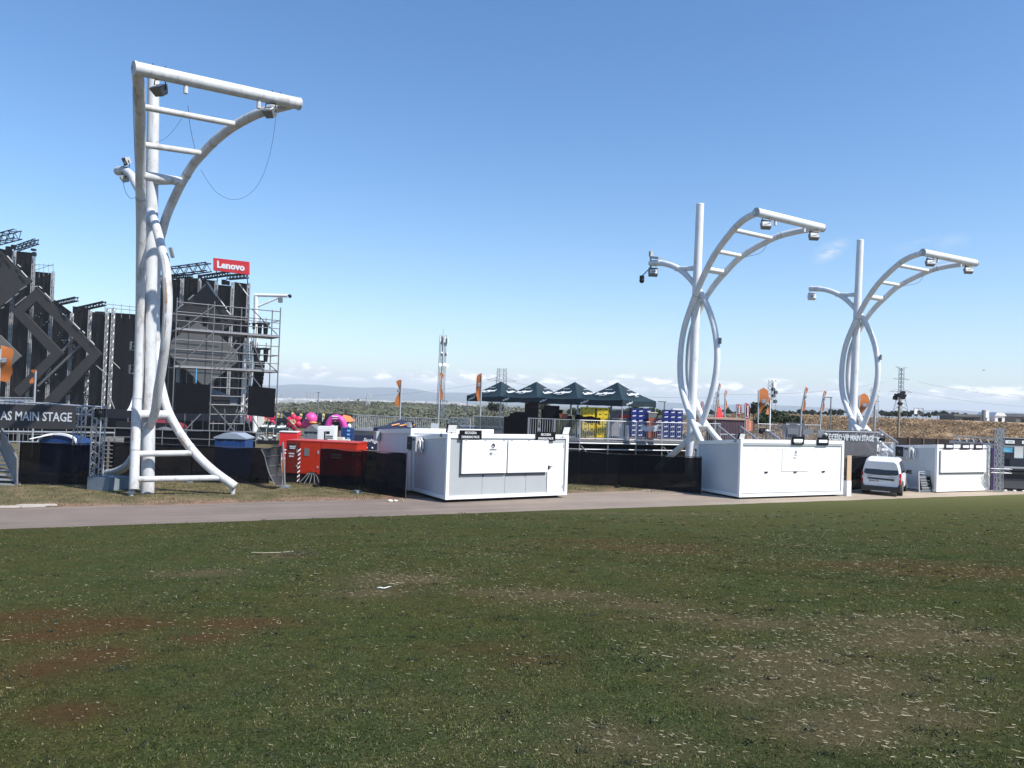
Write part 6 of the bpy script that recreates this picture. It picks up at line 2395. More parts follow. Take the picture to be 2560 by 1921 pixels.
for zz in (lv[4], lv[8]):
    dm.span((0, .05, zz - .05), (LS, 2.25, zz + .02))
    dm.span((0, -.03, zz), (LS, -.005, zz + .16))
dm.span((xs4[1], .05, zof(1013, 560, 62) - .05), (xs4[2], 2.2, zof(1013, 560, 62) + .02))
dm.build('deck_board', M_steel, scf)
gm_ = MB()
zb_ = lambda y: zof(y, 560, 62)
for (x0, z0, x1, z1) in ((xs4[0] + .3, lv[4], xs4[1], lv[0]), (xs4[0] + .3, lv[8], xs4[1], lv[4]), (xs4[1] + .2, lv[8] + .1, xs4[2] - .4, lv[5]), (xs4[2] + .2, lv[0], xs4[3] - .2, lv[4] + .2), (xs4[2] + .15, lv[4], xs4[3] - 1.2, lv[8]),
                         (xs4[2] + .1, lv[8], xs4[3], zb_(1017)), (xs4[3] - .05, zb_(1017), xs4[3] + 2.3, zb_(1085)), (xs4[2] + .1, zb_(1017), xs4[3] - .7, zb_(1105)), (xs4[2], zb_(1020), xs4[3] - 1.8, zb_(1110)), (xs4[1] - .1, zb_(1015), xs4[0] + .9, zb_(1080)), (xs4[1] + .1, zb_(1015), xs4[1] + 2.0, zb_(1080)),
                         (xs4[2] - .9, lv[5] + .3, xs4[2] - 2.2, lv[8]), (xs4[2] - .5, lv[5], xs4[2] - 1.8, lv[8]), (xs4[3] - .9, lv[7], xs4[3], lv[8]), (xs4[2] - .3, zb_(1022), xs4[2] - 1.4, zb_(1085)), (xs4[2] - 1.6, zb_(1022), xs4[2] - 1.5, zb_(1085))):
    gm_.bar((x0, -.06, z0), (x1, -.06, z1), .045, 5)
gm_.build('brace', M_tube, scf)
bk = MB()
z0, z1 = zb_(1037), zb_(964)
bk.prism([(xs4[0] + .15, -.12, z0), (xs4[1] - .1, -.12, z0 + .05), (xs4[1] - .1, -.12, z1), (xs4[0] + .15, -.12, z1 + .1)], (0, .04, 0))
bk.build('black_sheet', M_black, scf)
bk = MB().prism([(xs4[2] + .2, -.12, z0), (xs4[3] - .2, -.12, z0 - .2), (xs4[3] - .15, -.12, z1 - .1), (xs4[2] + .2, -.12, z1 + .05)], (0, .04, 0))
bk.build('black_sheet', M_black, scf)
bk = MB().prism([(xs4[1] + .05, 2.1, zb_(1037)), (xs4[2] - .1, 2.1, zb_(1040)), (xs4[2] - .1, 2.1, zb_(995)), (xs4[1] + .05, 2.1, zb_(968))], (0, .04, 0))
bk.build('grey_tarp', mat('silver_tarp', (.17, .20, .24), .5, var=.35, scale=.8), scf)
bx_ = MB().span((xs4[1] + .3, .3, zb_(1012)), (xs4[1] + 1.6, 1.4, zb_(990)))
bx_.build('mixing_desk', M_dark, scf)
pb = MB().bar((LS * .20, -.1, zb_(960)), (LS * .20, -.1, lv[8] - .05), .05, 6)
pb.build('blue_tube', mat('light_blue_tube', (.07, .30, .55), .5), scf)
r_ = 63 / FPX
hg = zof(815, 640, 63.5)
for px_, py_, wd_, hp in ((622, 808, 10, 36), (644, 806, 7, 16), (662, 806, 10, 34), (680, 806, 11, 34), (654, 870, 15, 36), (681, 870, 11, 34), (503, 798, 12, 22), (455, 798, 9, 10), (540, 800, 10, 10), (594, 803, 12, 26)):
    p_ = P(px_, py_, 63.2) - A0
    loc = Vector((p_.x * math.cos(-yaw_of(av.x, av.y)) - p_.y * math.sin(-yaw_of(av.x, av.y)), .8, p_.z))
    sp_ = MB()
    w_, h_ = wd_ * r_, hp * r_
    sp_.box(loc + Vector((0, 0, -.02)), (w_ * 1.5, .5, h_ * .14))
    sp_.tube([loc + Vector((0, 0, -h_ * .05)), loc + Vector((0, 0, -h_ * .5)), loc + Vector((0, 0, -h_))], [w_ * .62, w_ * .55, w_ * .45], 8)
    sp_.bar(loc, loc + Vector((0, 0, .5)), .03, 4)
    sp_.build('moving_light', M_dark, scf)
la = MB()
p_ = P(664, 905, 63.4) - A0
lx = p_.x * math.cos(yaw_of(av.x, av.y)) + p_.y * math.sin(yaw_of(av.x, av.y))
for i in range(7):
    la.box((lx, 1.2 + .04 * i * i * .3, p_.z - i * .33), (.74, .5, .30), Matrix.Rotation(.04 * i, 3, 'X'))
la.build('line_array', M_dark, scf)
wm = MB()
wm.truss((lx - .85, 1.8, zb_(1060)), (lx - .85, 1.8, zb_(845)), .55, rc=.06, rb=.035, seg=12)
wm.build('white_truss', mat('white_truss_paint', (.7, .7, .7), .5), scf)
# small white totems and dark red tent behind
q = P(648, 1100, 66)
o = thing('white_banner_stand', 'white printed totem behind the legs of the scaffold', 'banner', (q.x, q.y, 0))
MB().prism([(-.28, 0, .3), (.28, 0, .3), (.33, 0, 2.95), (-.12, 0, 3.0)], (0, .12, 0)).build('panel', M_white, o)
MB().tube([(.06, -.02, 2.1), (.06, 0, 2.1)], .12, 10).build('dot_print', M_dark, o)
q = P(380, 1100, 75)
o = thing('dark_red_tent', 'dark red dome tent behind the legs of the nearest light mast', 'tent', (q.x, q.y, 0))
mb_ = MB()
mb_.sphere((.3, 0, .4), (3.0, 2.0, zof(1048, 380, 75) - .4), 18, 10)
mb_.build('tent_cover', mat('dark_red_cover', (.16, .012, .015), .6, var=.15), o)
MB().span((-2.6, -1.9, 0), (3.2, -1.6, .8)).build('skirt', M_dark, o)
q = P(410, 1100, 58)
o = thing('grey_gear_pile', 'pile of grey-sheeted equipment at the foot of the scaffold', 'equipment', (q.x, q.y, 0))
MB().sphere((0, 0, .1), (.95, .8, zof(1070, 410, 58)), 14, 8).box((1.9, .3, .45), (1.2, .9, .95)).box((-1.3, .4, .4), (1.0, .7, .8)).build('sheeting', mat('dull_grey_sheet', (.09, .095, .11), .8, var=.4, scale=1.5, bump=.6, bscale=2), o)

# ------------------------------------------------------------------ feather flags


def flag(px_pole, y_top, y_bot, y_base, wpx, d, style, label, pole_m=None, emblem=True, cloth=None, group='orange feather flags', lean=0.0, base_z=0.0, name='feather_flag'):
    b_ = P(px_pole, y_bot, d)
    t_ = P(px_pole, y_top, d)
    h_ = t_.z - b_.z
    z0 = P(px_pole, y_base, d).z
    z0 = base_z if base_z is not None else z0
    w_ = wpx * d / FPX
    o_ = thing(name, label, 'flag', (b_.x, b_.y, z0), 0, group)
    zb = b_.z - z0
    mb_ = MB().tube([(0, 0, 0), (lean * .3, 0, zb), (lean, 0, zb + h_ * .9)], .035 + .0004 * d, 6)
    mb_.build('pole', pole_m or M_wgrey, o_)
    nn = 14
    V_, F_ = [], []
    for i in range(nn + 1):
        s_ = i / nn
        if style == 'tear':
            prof_ = (0.06 + 0.94 * min(1, (s_ / .62)) ** .9) if s_ < .62 else 1.0
            tp = math.sqrt(max(0, 1 - ((s_ - .78) / .22) ** 2)) if s_ > .78 else 1
            x0 = w_ * (1 - tp) * .5
            x1 = w_ * prof_ * (tp * .5 + .5 if s_ > .78 else 1)
        elif style == 'feather':
            tp = math.sqrt(max(0, 1 - ((s_ - .8) / .2) ** 2)) if s_ > .8 else 1
            x0 = 0
            x1 = w_ * (.55 + .45 * min(1, s_ / .25)) * tp
        else:                                   # seen edge-on, twisted: two cloth lobes
            x0 = -w_ * .12 * math.sin(s_ * 3)
            x1 = w_ * (abs(math.cos(s_ * math.pi * 1.05 - .35)) * .85 + .15) * (1 if s_ < .95 else .4)
        dxl = lean * (.3 + .7 * s_)
        V_ += [(x0 + dxl, .0 + .02 * math.sin(s_ * 9), zb + h_ * s_), (x1 + dxl, w_ * .16 * math.sin(s_ * 7 + 1), zb + h_ * s_ - (.12 * abs(w_) if style != 'tear' and s_ < .1 else 0))]
    for i in range(nn):
        a_ = i * 2
        F_.append((a_, a_ + 1, a_ + 3, a_ + 2))
    sail = MB().raw(V_, F_, True).build('sail', cloth or M_orange, o_)
    if emblem:
        ez = zb + h_ * (.52 if style == 'tear' else .58)
        em = MB()
        ww, hh = abs(w_) * .62, h_ * (.19 if style != 'twist' else .16)
        cx = w_ * (.48 if style == 'tear' else .42) + lean * .7
        pts = []
        for i in range(14):
            th_ = i / 14 * 2 * math.pi
            rr = 1 if i % 2 else .78
            pts.append((cx + ww / 2 * rr * math.cos(th_), -.03 - abs(w_) * .17, ez + hh / 2 * rr * math.sin(th_) + .1 * hh * math.cos(th_)))
        em.prism(pts, (0, .01, 0))
        e_ = em.build('emblem', M_emblem, sail)
        bars_ = MB()
        for i in range(3):
            bars_.span((cx - ww * (.36 - .06 * i), -.045 - abs(w_) * .17, ez + hh * (.18 - .2 * i)), (cx + ww * (.34 - .05 * i), -.035 - abs(w_) * .17, ez + hh * (.26 - .2 * i)))
        bars_.build('emblem_lines', M_letgrey, e_)
    return o_


flag(-2, 864, 952, 1010, 32, 40, 'feather', 'big orange feather flag with dark emblem over the stage banner, cut by the edge', pole_m=M_alu)
flag(88, 924, 958, 1012, -13, 42, 'twist', 'small orange feather flag folded against the chevron screen', emblem=False, pole_m=M_alu)
flag(1001, 950, 1015, 1046, -14, 62, 'twist', 'narrow orange feather flag rising over the barred barriers of the lower platform', emblem=True)
flag(1202, 933, 1003, 1070, -13, 53, 'feather', 'orange feather flag with rounded top at the far end of the marquee row', base_z=DZ)
flag(1098, 932, 998, 1046, 9, 66, 'twist', 'wind-twisted orange flag in line with the telecom tower', emblem=False)
flag(1786, 958, 1030, 1072, 6, 60, 'twist', 'orange feather flag half hidden behind the curved middle mast', lean=.3)
flag(1812, 976, 1022, 1062, 6, 66, 'twist', 'small furled orange flag on a thin pole beside the red parasols', emblem=False, cloth=M_orange2)
flag(1895, 969, 1040, 1056, 25, 58, 'tear', 'large orange teardrop flag with grey emblem before the round green tree')
flag(1925, 996, 1036, 1058, -10, 57, 'twist', 'orange flag with white pole wrapped in front of the slim radio tower', emblem=False, pole_m=M_letter, cloth=M_orange2)
flag(2000, 968, 1026, 1072, 9, 54, 'twist', 'narrow orange feather flag left of the twin flag, over the stair rails', lean=.35)
flag(2049, 977, 1027, 1070, 8, 55, 'twist', 'narrow orange feather flag next to the street lamp', lean=.3)
flag(2147, 983, 1045, 1060, 25, 57, 'tear', 'orange teardrop flag framed inside the far curved mast')
flag(2187, 1000, 1042, 1062, 4, 58, 'twist', 'sliver of an orange flag beside the far curved mast', emblem=False)
for (px_, yt, yb, w_, d_, lb, ln_) in ((1738, 1003, 1030, 8, 70, 'maroon lettered flag seen through the middle mast, paired with its twin', 0), (1753, 1003, 1030, 6, 71, 'maroon lettered flag edge-on beside the rib of the middle mast', 0), (1841, 1010, 1040, 12, 63, 'smaller tilted maroon lettered flag over the maroon cabin', .5), (1862, 1007, 1052, 12, 60, 'largest maroon lettered flag, above the salmon banner', 0)):
    o = flag(px_, yt, yb, 1062, w_, d_, 'feather', lb, emblem=False, cloth=M_maroon, group='maroon lettered flags')
    b_ = P(px_, yb, d_)
    t_ = P(px_, yt, d_)
    MB().text('Lenovo', (w_ * d_ / FPX * .45, -.08, (b_.z + t_.z) / 2 + .02), (0, 0, 1), (-1, 0, 0), abs(w_) * d_ / FPX * .5, (t_.z - b_.z) * .68, .01, bold=.03).build('lettering', M_letter, o)
for (px_, yt, yb, d_) in ((693, 1032, 1046, 95), (702, 1034, 1046, 95), (729, 1031, 1047, 92), (750, 1034, 1046, 92), (806, 1034, 1048, 90)):
    flag(px_, yt, yb, 1060, 6, d_, 'feather', {693: 'pale yellow flag nearest the scaffold', 702: 'narrow pale yellow flag, second from the scaffold', 729: 'pale yellow flag above the crimson flower', 750: 'thin pale yellow flag between flower and pink duck head', 806: 'pale yellow flag between the pink duck head and the arch'}[px_], emblem=True, cloth=M_yellow, group='small yellow flags')

# closed red parasols
for i, px_ in enumerate((1793, 1801)):
    q = P(px_, 1048, 62)
    o = thing('closed_parasol', 'closed red parasol on the maroon cabin, ' + ('the front one of the pair' if i else 'the one nearer the middle mast'), 'parasol', (q.x, q.y + i * .3, q.z), 0, 'closed red parasols')
    n_ = 10
    V_, F_ = [], []
    hh = 1.0
    for k, (z_, r__) in enumerate(((0, .26), (.25, .24), (.6, .17), (.82, .12), (.86, .09), (.98, .05))):
        for j in range(n_):
            a_ = 2 * math.pi * j / n_
            V_.append((r__ * (1 + .18 * (j % 2)) * math.cos(a_), r__ * (1 + .18 * (j % 2)) * math.sin(a_), z_))
    for k in range(5):
        for j in range(n_):
            F_.append((k * n_ + j, k * n_ + (j + 1) % n_, (k + 1) * n_ + (j + 1) % n_, (k + 1) * n_ + j))
    MB().raw(V_, F_, False).build('folded_cover', M_red, o)
    MB().bar((0, 0, -q.z + .1), (0, 0, 1.02), .025, 5).build('pole', M_alu, o)

# maroon cabin and salmon banner
a_, b_ = P(1782, 1082, 60), P(1866, 1084, 60)
o = thing('maroon_cabin', 'low maroon ribbed cabin with tan roof behind the stair rails', 'cabin', (a_.x, a_.y, 0))
zt_ = P(1820, 1050, 60).z
Lm = b_.x - a_.x
MB().span((0, 0, 0), (Lm, 2.2, zt_)).build('cabin_body', mat('maroon_ribbed', (.11, .06, .075), .6, var=.15), o)
rb_ = MB()
for i in range(22):
    rb_.span((Lm * i / 22, -.03, .1), (Lm * i / 22 + .05, .0, zt_ - .12))
rb_.build('ribs', mat('maroon_rib', (.17, .11, .125), .6), o)
MB().span((-.8, -.1, zt_), (Lm + .2, 2.3, zt_ + .14)).build('roof', mat('tan_roof', (.45, .30, .23), .7), o)
q = P(1873, 1082, 58)
o = thing('salmon_banner', 'salmon hanging banner below the largest maroon flag', 'banner', (q.x, q.y, 0))
zb_1, zt_ = P(1873, 1078, 58).z, P(1873, 1052, 58).z
V_, F_ = [], []
for i in range(7):
    for j in range(3):
        V_.append((-.26 + .52 * i / 6, .03 * math.sin(i * 1.8), zb_1 + (zt_ - zb_1) * j / 2))
F_ = [(i * 3 + j, (i + 1) * 3 + j, (i + 1) * 3 + j + 1, i * 3 + j + 1) for i in range(6) for j in range(2)]
MB().raw(V_, F_, True).build('banner_cloth', mat('salmon_cloth', (.66, .27, .17), .7, var=.1), o)
MB().bar((-.28, .05, 0), (-.28, .05, zt_), .03, 5).bar((.28, .05, 0), (.28, .05, zt_), .03, 5).build('post', M_steel, o)
# ------------------------------------------------------------------ inflatables far behind the generator
D1 = 100.0
r1 = D1 / FPX


def flower(px, py, rad_px, d, label):
    q_ = P(px, py, d)
    o_ = thing('inflatable_flower', label, 'inflatable', (q_.x, q_.y, 0), 0, 'crimson inflatable flowers')
    R0 = rad_px * d / FPX
    for i in range(6):
        a_ = math.pi / 6 + i * math.pi / 3 + .1
        c_ = Vector((math.cos(a_) * R0 * .58, -.12 * R0, q_.z + math.sin(a_) * R0 * .58))
        mb_ = MB().sphere((0, 0, 0), (R0 * .40, R0 * .30, R0 * .50), 12, 8)
        Rm = Matrix.Rotation(-(a_ - math.pi / 2), 3, 'Y')
        mb_.v = [tuple(Rm @ Vector(p) + c_) for p in mb_.v]
        mb_.build('petal', M_crimson, o_)
    st_ = MB()
    for i in range(11):
        a_ = i * 2.4
        st_.tube([(0, -.25 * R0, q_.z), (math.cos(a_) * R0 * .34, -.62 * R0, q_.z + math.sin(a_) * R0 * .34)], R0 * .06, 5)
    st_.sphere((0, -.25 * R0, q_.z), R0 * .16, 8, 6)
    st_.build('stamens', mat('pale_yellow_foam', (.75, .62, .35), .6), o_)
    MB().bar((0, .2, 0), (0, .2, q_.z), .1, 6).build('post', M_dark, o_)
    return o_


flower(735, 1055, 19, 78, 'large crimson inflatable flower with pale stamens, facing out beside the pink duck head')
flower(670, 1052, 19, 82, 'crimson inflatable flower partly behind the scaffold brace, above the green tents')
flower(744, 1084, 9, 60, 'small crimson inflatable flower just above the red generator')
q = P(640, 1052, 80)
o = thing('inflatable_petals', 'red and orange inflatable sliver beside the scaffold leg', 'inflatable', (q.x - .6, q.y, 0))
MB().sphere((0, 0, q.z), (.75, .4, .8), 10, 8).bar((0, 0, 0), (0, 0, q.z), .08, 5).build('petal', M_crimson, o)
MB().sphere((.15, -.2, q.z - .5), (.5, .35, .4), 10, 8).build('orange_lobe', M_orange2, o)

q = P(775, 1047, 74)
o = thing('inflatable_duck', 'pink inflatable duck head with orange beak, behind the grey toilet', 'inflatable', (q.x, q.y, 0))
r_ = 74 / FPX
MB().sphere((.1, 0, q.z), (15.5 * r_, 15.5 * r_, 15.5 * r_), 20, 14).sphere((-9 * r_, .3, q.z - 12 * r_), (12 * r_, 13 * r_, 13 * r_), 16, 10).build('head', M_pink, o)
MB().sphere((10 * r_, -9 * r_, q.z - 9.5 * r_), (10 * r_, 8 * r_, 3.4 * r_), 14, 8).build('beak', mat('beak_orange', (.70, .27, .08), .5), o)
e_ = MB().sphere((-7.5 * r_, -13.2 * r_, q.z + .5 * r_), (3.6 * r_, 1.6 * r_, 3.8 * r_), 10, 8).build('eye', M_dark, o)
MB().sphere((-6.6 * r_, -14.6 * r_, q.z + .4 * r_), (1.2 * r_, .5 * r_, 2.0 * r_), 8, 6).build('eye_highlight', M_letter, e_)
MB().tube([(0, .2, 0), (0, .2, q.z - 14 * r_)], 10 * r_, 12).build('neck', M_pink, o)

D2 = 64.0
q = P(838, 1090, D2)
o = thing('inflatable_arch', 'magenta inflatable arch with white lettering, beside the blue bin', 'inflatable', (q.x, q.y, 0))
r_ = D2 / FPX
zt_ = P(838, 1043, D2).z
pts = []
for t_ in np.linspace(-.25, math.pi + .12, 22):
    pts.append((-21 * r_ * math.cos(t_) + 1 * r_, 0, max(.1, zt_ - 30 * r_ + 29 * r_ * math.sin(t_)) if t_ > 0 and t_ < math.pi else zt_ - 30 * r_ + 60 * r_ * math.sin(t_)))
pts = [(pts[0][0], 0, 0.0)] + pts + [(pts[-1][0], 0, 0.0)]
pts = [p_ if p_[2] >= 0 else (p_[0], 0, .0) for p_ in pts]
MB().tube(pts, 8.0 * r_, 14).build('arch_tube', M_magenta, o)
pt_ = Vector((-1 * r_, -8.2 * r_, zt_))
MB().span((-8 * r_, -8.7 * r_, zt_ + .4 * r_), (7 * r_, -8.0 * r_, zt_ + 3.4 * r_)).build('white_patch', M_letter, o)
MB().span((-7 * r_, -8.6 * r_, zt_ - 4.5 * r_), (6 * r_, -8.0 * r_, zt_ - 3.2 * r_)).build('white_strip', M_letter, o)
q = P(864, 1050, 68)
o = thing('orange_canopy', 'orange peaked canopy roof behind the magenta arch', 'canopy', (q.x, q.y, 0))
r_ = 68 / FPX
zz = q.z
MB().raw([(-13 * r_, -1, zz - 3 * r_), (13 * r_, -1, zz - 4 * r_), (-9 * r_, .6, zz + 12 * r_), (8 * r_, .6, zz + 9 * r_), (14 * r_, 2, zz - 4 * r_), (-13 * r_, 2, zz - 3 * r_)], [(0, 1, 3, 2), (1, 4, 3), (4, 5, 2, 3), (5, 0, 2)]).build('canopy', mat('canopy_orange', (.72, .22, .07), .6), o)
mb_ = MB()
for x in (-12 * r_, 12 * r_):
    for y in (-.9, 1.9):
        mb_.bar((x, y, 0), (x, y, zz - 3 * r_), .06, 5)
split_build(mb_, 'leg', M_dark, o)
# black lettered fascia between duck and arch
q = P(830, 1064, 66)
o = thing('black_fascia', 'black stall fascia with white lettering behind the white cabinet', 'sign', (q.x, q.y, 0))
r_ = 66 / FPX
MB().span((-28 * r_, 0, q.z - 12 * r_), (22 * r_, .2, q.z + 9 * r_)).build('panel', M_board, o)
MB().span((-12 * r_, -.03, q.z - 3 * r_), (-8 * r_, -.005, q.z + 3 * r_)).span((-5 * r_, -.03, q.z - 2 * r_), (6 * r_, -.005, q.z + 1 * r_)).span((8 * r_, -.03, q.z - 2 * r_), (15 * r_, -.005, q.z)).build('white_print', M_letter, o)
mb_ = MB()
for x in (-26, -5, 20):
    mb_.bar((x * r_, .1, 0), (x * r_, .1, q.z), .07, 5)
split_build(mb_, 'post', M_steel, o)
# maroon stall and the dark backdrop behind the green tents
for (xa, xb, ya, yb, d_, nm_, lb, m_) in ((640, 792, 1054, 1085, 90, 'stall_wall', 'dark maroon stall wall behind the crimson flowers', mat('dark_maroon_wall', (.09, .012, .025), .7)),
                                        (625, 700, 1060, 1105, 86, 'stall_backdrop', 'black stall backdrop under the small green tents', M_black),
                                        (880, 960, 1078, 1100, 72, 'dark_stall', 'dark stall front with a yellow sheet under the lower platform', M_dark)):
    a_, b_ = P(xa, yb, d_), P(xb, yb, d_)
    zt_ = P((xa + xb) / 2, ya, d_).z
    o = thing(nm_, lb, 'stall', (a_.x, a_.y, 0))
    MB().span((0, 0, 0), (b_.x - a_.x, .3, zt_)).build('wall', m_, o)
    if nm_ == 'dark_stall':
        MB().prism([(1.0, -.05, zt_ - .2), (2.2, -.05, zt_ - .1), (2.0, -.05, zt_ - .6), (1.2, -.05, zt_ - .5)], (0, .03, 0)).build('yellow_sheet', M_cratey, o)
for i, (xp, lb) in enumerate(((661, 'small dark green peaked tent nearest the scaffold leg'), (680, 'small dark green peaked tent, middle of the three'), (704, 'small dark green peaked tent beside the large crimson flower'))):
    d_ = 66 - i * 2
    q = P(xp, 1078, d_)
    zt_, ze = P(xp, 1054 + i, d_).z, P(xp, 1069 + i, d_).z
    h_ = (13 if i < 2 else 19) * d_ / FPX
    o = thing('small_tent', lb, 'tent', (q.x, q.y, 0), .25, 'small green tents far behind the generator')
    mb_ = MB()
    cs = [(-h_, -h_), (h_, -h_), (h_, h_), (-h_, h_)]
    for k in range(4):
        a_, b_ = Vector((*cs[k], ze)), Vector((*cs[(k + 1) % 4], ze))
        t_ = Vector((0, 0, zt_))
        m_ = (a_ + b_) * .25 + Vector((0, 0, ze + (zt_ - ze) * .30 - ze * .5))
        mb_.raw([a_, b_, b_.lerp(t_, .5) - Vector((0, 0, .12)), t_, a_.lerp(t_, .5) - Vector((0, 0, .12))], [(0, 1, 2, 3, 4)])
    c_o = mb_.build('canopy', mat('grey_green_canopy', (.045, .075, .075), .6, var=.2), o)
    MB().text('SanMiguel', (0, -h_ * .72, ze + (zt_ - ze) * .25), (1, 0, .12), (0, .75, .7), .32, h_ * 1.1, .02, bold=.04, shear=.3).build('lettering', M_letter, c_o)
    MB().span((-h_, -h_, ze - .35), (h_, h_, ze - .005)).build('valance', M_tent, o)
    for (x, y) in cs:
        MB().bar((x * .97, y * .97, 0), (x * .97, y * .97, ze), .04, 5).build('leg', M_alu, o)
q = P(722, 1090, 58)
o = thing('red_counter', 'bright red counter block seen above the red generator', 'counter', (q.x, q.y, 0))
MB().span((-.7, 0, 0), (.6, .8, P(722, 1081, 58).z)).build('counter_body', M_red, o)
MB().span((-.72, -.05, P(722, 1081, 58).z), (.62, .85, P(722, 1079, 58).z)).build('counter_top', M_white, o)
q = P(655, 1095, 60)
o = thing('white_sheet_pile', 'white sheeting and tubes piled at the foot of the scaffold', 'sheeting', (q.x, q.y, 0))
mb_ = MB()
for i in range(6):
    mb_.box((-.5 + .25 * i, .1 * i, .35 + .10 * (i % 3)), (.34, .3, .12), Matrix.Rotation(.5 * i, 3, 'Z') @ Matrix.Rotation(.35 * (i % 3), 3, 'Y'))
mb_.build('sheets', M_wgrey, o)
MB().box((.2, .3, .15), (2.2, .8, .3)).build('trestle', M_dark, o)

# ------------------------------------------------------------------ rails, stairs and gantry behind the middle kiosk
for (xa, xb, da, db_, zt1, lb) in ((1756, 1800, 50, 50.5, 1059, 'barred stair-head railing right of the middle mast'), (1800, 1890, 50.5, 51.5, 1086, 'barred railing below the maroon cabin'), (1893, 1960, 51.5, 52, 1060, 'barred railing beside the black stage lights'), (1960, 2050, 52, 53, 1061, 'barred railing left of the access banner')):
    a_, b_ = P(xa, 1100, da), P(xb, 1100, db_)
    zt_ = P(xa, zt1, da).z
    rail_panel((a_.x, a_.y), (b_.x, b_.y), 1.35, zt_ - 1.35, lb, 'railings behind the middle kiosk', step=.14, rb=.018)
a_, b_ = P(1745, 1106, 50), P(2060, 1112, 53)
o = thing('rear_platform', 'grey platform with the barred railings behind the middle kiosk', 'platform', (a_.x, a_.y, 0))
MB().span((0, .1, 1.16), (b_.x - a_.x, 7.5, 1.30)).build('floor', M_deck, o)
mb_ = MB()
for i in range(7):
    mb_.bar(((b_.x - a_.x) * i / 6, .4, 0), ((b_.x - a_.x) * i / 6, .4, 1.16), .045, 5)
split_build(mb_, 'leg', M_steel, o)
pl_ = MB().span((8, 6.5, 1.3), (b_.x - a_.x, 6.6, P(1980, 1056, 59).z)).build('rear_screen', mat('grey_rear_screen', (.12, .12, .125), .7, var=.25, scale=4), o)
mb_ = MB()
for i in range(5):
    mb_.span((8.1 + i * 1.1, 6.40, 2.3), (8.9 + i * 1.1, 6.48, 2.75))
mb_.build('pale_seat_backs', mat('seat_grey', (.2, .2, .21), .7), o)
for (x0, y0, x1, y1, lb) in ((1795, 1065, 1838, 1098, 'sloping white handrail nearest the middle mast'), (1852, 1067, 1894, 1099, 'sloping white handrail below the salmon banner'), (1925, 1081, 1952, 1101, 'short sloping white handrail by the black stage lights')):
    a_, b_ = P(x0, y0, 48.5), P(x1, y1, 46.5)
    o = thing('handrail', lb, 'handrail', (a_.x, a_.y, 0), 0, 'sloping stair handrails')
    MB().bar((0, 0, a_.z), tuple(b_ - Vector((a_.x, a_.y, 0))), .05, 6).build('rail', M_alu, o)
    mb_ = MB().bar((0, 0, 0), (0, 0, a_.z), .035, 5).bar((b_.x - a_.x, b_.y - a_.y, 0), (b_.x - a_.x, b_.y - a_.y, b_.z), .035, 5)
    split_build(mb_, 'post', M_steel, o)
q = P(1905, 1078, 48)
o = thing('stage_spotlight', 'black moving spotlight with chrome clamp on the stair rail', 'spotlight', (q.x, q.y, 0))
mb_ = MB().sphere((-.06, 0, q.z), (.16, .14, .18), 10, 8).box((.1, 0, q.z + .05), (.2, .2, .26))
mb_.build('lamp_head', M_dark, o)
MB().sphere((.28, -.05, q.z + .02), (.18, .1, .1), 8, 6).build('clamp', M_alu, o)
MB().bar((.1, .1, 0), (.1, .1, q.z + .15), .04, 6).build('post', M_steel, o)

DG = 43.5
cl_, cr_ = P(2052, 1200, DG), P(2193, 1200, DG + 1.5)
zt_ = P(2052, 1076, DG).z
zr_ = P(2193, 1079, DG + 1.5).z
o = thing('access_gantry', 'slim truss gantry holding the mesh access banner between the kiosks', 'gantry', (cl_.x, cl_.y, 0))
off = cr_ - cl_
MB().truss((0, 0, 0), (0, 0, zt_), .28, rc=.025, rb=.013, seg=11).build('tower', M_alu, o)
MB().truss((off.x, off.y, 0), (off.x, off.y, zr_), .28, rc=.025, rb=.013, seg=11).build('tower', M_alu, o)
MB().truss((.1, 0.02, zt_ - .2), (off.x, off.y + .02, zr_ - .2), .3, rc=.025, rb=.014, seg=12).build('top_truss', M_alu, o)
for x_, y_, z_ in ((.16, -.1, zt_ - .42), (off.x + .22, off.y, zr_ - .40)):
    f_ = MB().box((x_, y_, z_), (.26, .22, .28)).sphere((x_ - .02, y_ - .05, z_ - .02), .15, 8, 6).bar((x_, y_, z_), (x_ - .1, y_, z_ + .25), .025, 4).build('moving_light', M_dark, o)
    MB().sphere((x_ - .02, y_, z_ + .22), (.1, .07, .06), 8, 5).build('clamp', M_white, f_)
cen = P(2120, 1105, DG + .5)
o = thing('access_banner', 'see-through grey mesh banner lettered for main stage access, before the far mast', 'banner', (cen.x, cen.y, cen.z))
q4 = [P(2062, 1140, DG - .12), P(2191, 1140, DG + 1.3), P(2191, 1078, DG + 1.3), P(2062, 1074, DG - .12)]
MB().prism([p_ - cen for p_ in q4], (0, .015, 0)).build('banner_cloth', M_mesh, o)
ta, tb = P(2063, 1092, DG - .14), P(2184, 1097, DG + 1.22)
exb = (tb - ta).normalized()
nrm = exb.cross(Vector((0, 0, 1)))
eyb = nrm.cross(exb) * -1
eyb = eyb if eyb.z > 0 else -eyb
MB().text('ACCESO VIP MAIN STAGE', (ta + tb) / 2 - cen + Vector((0, -.03, 0)), exb, eyb, 15.5 * DG / FPX, (tb - ta).length, .004, bold=.018).build('lettering', M_letgrey, o)
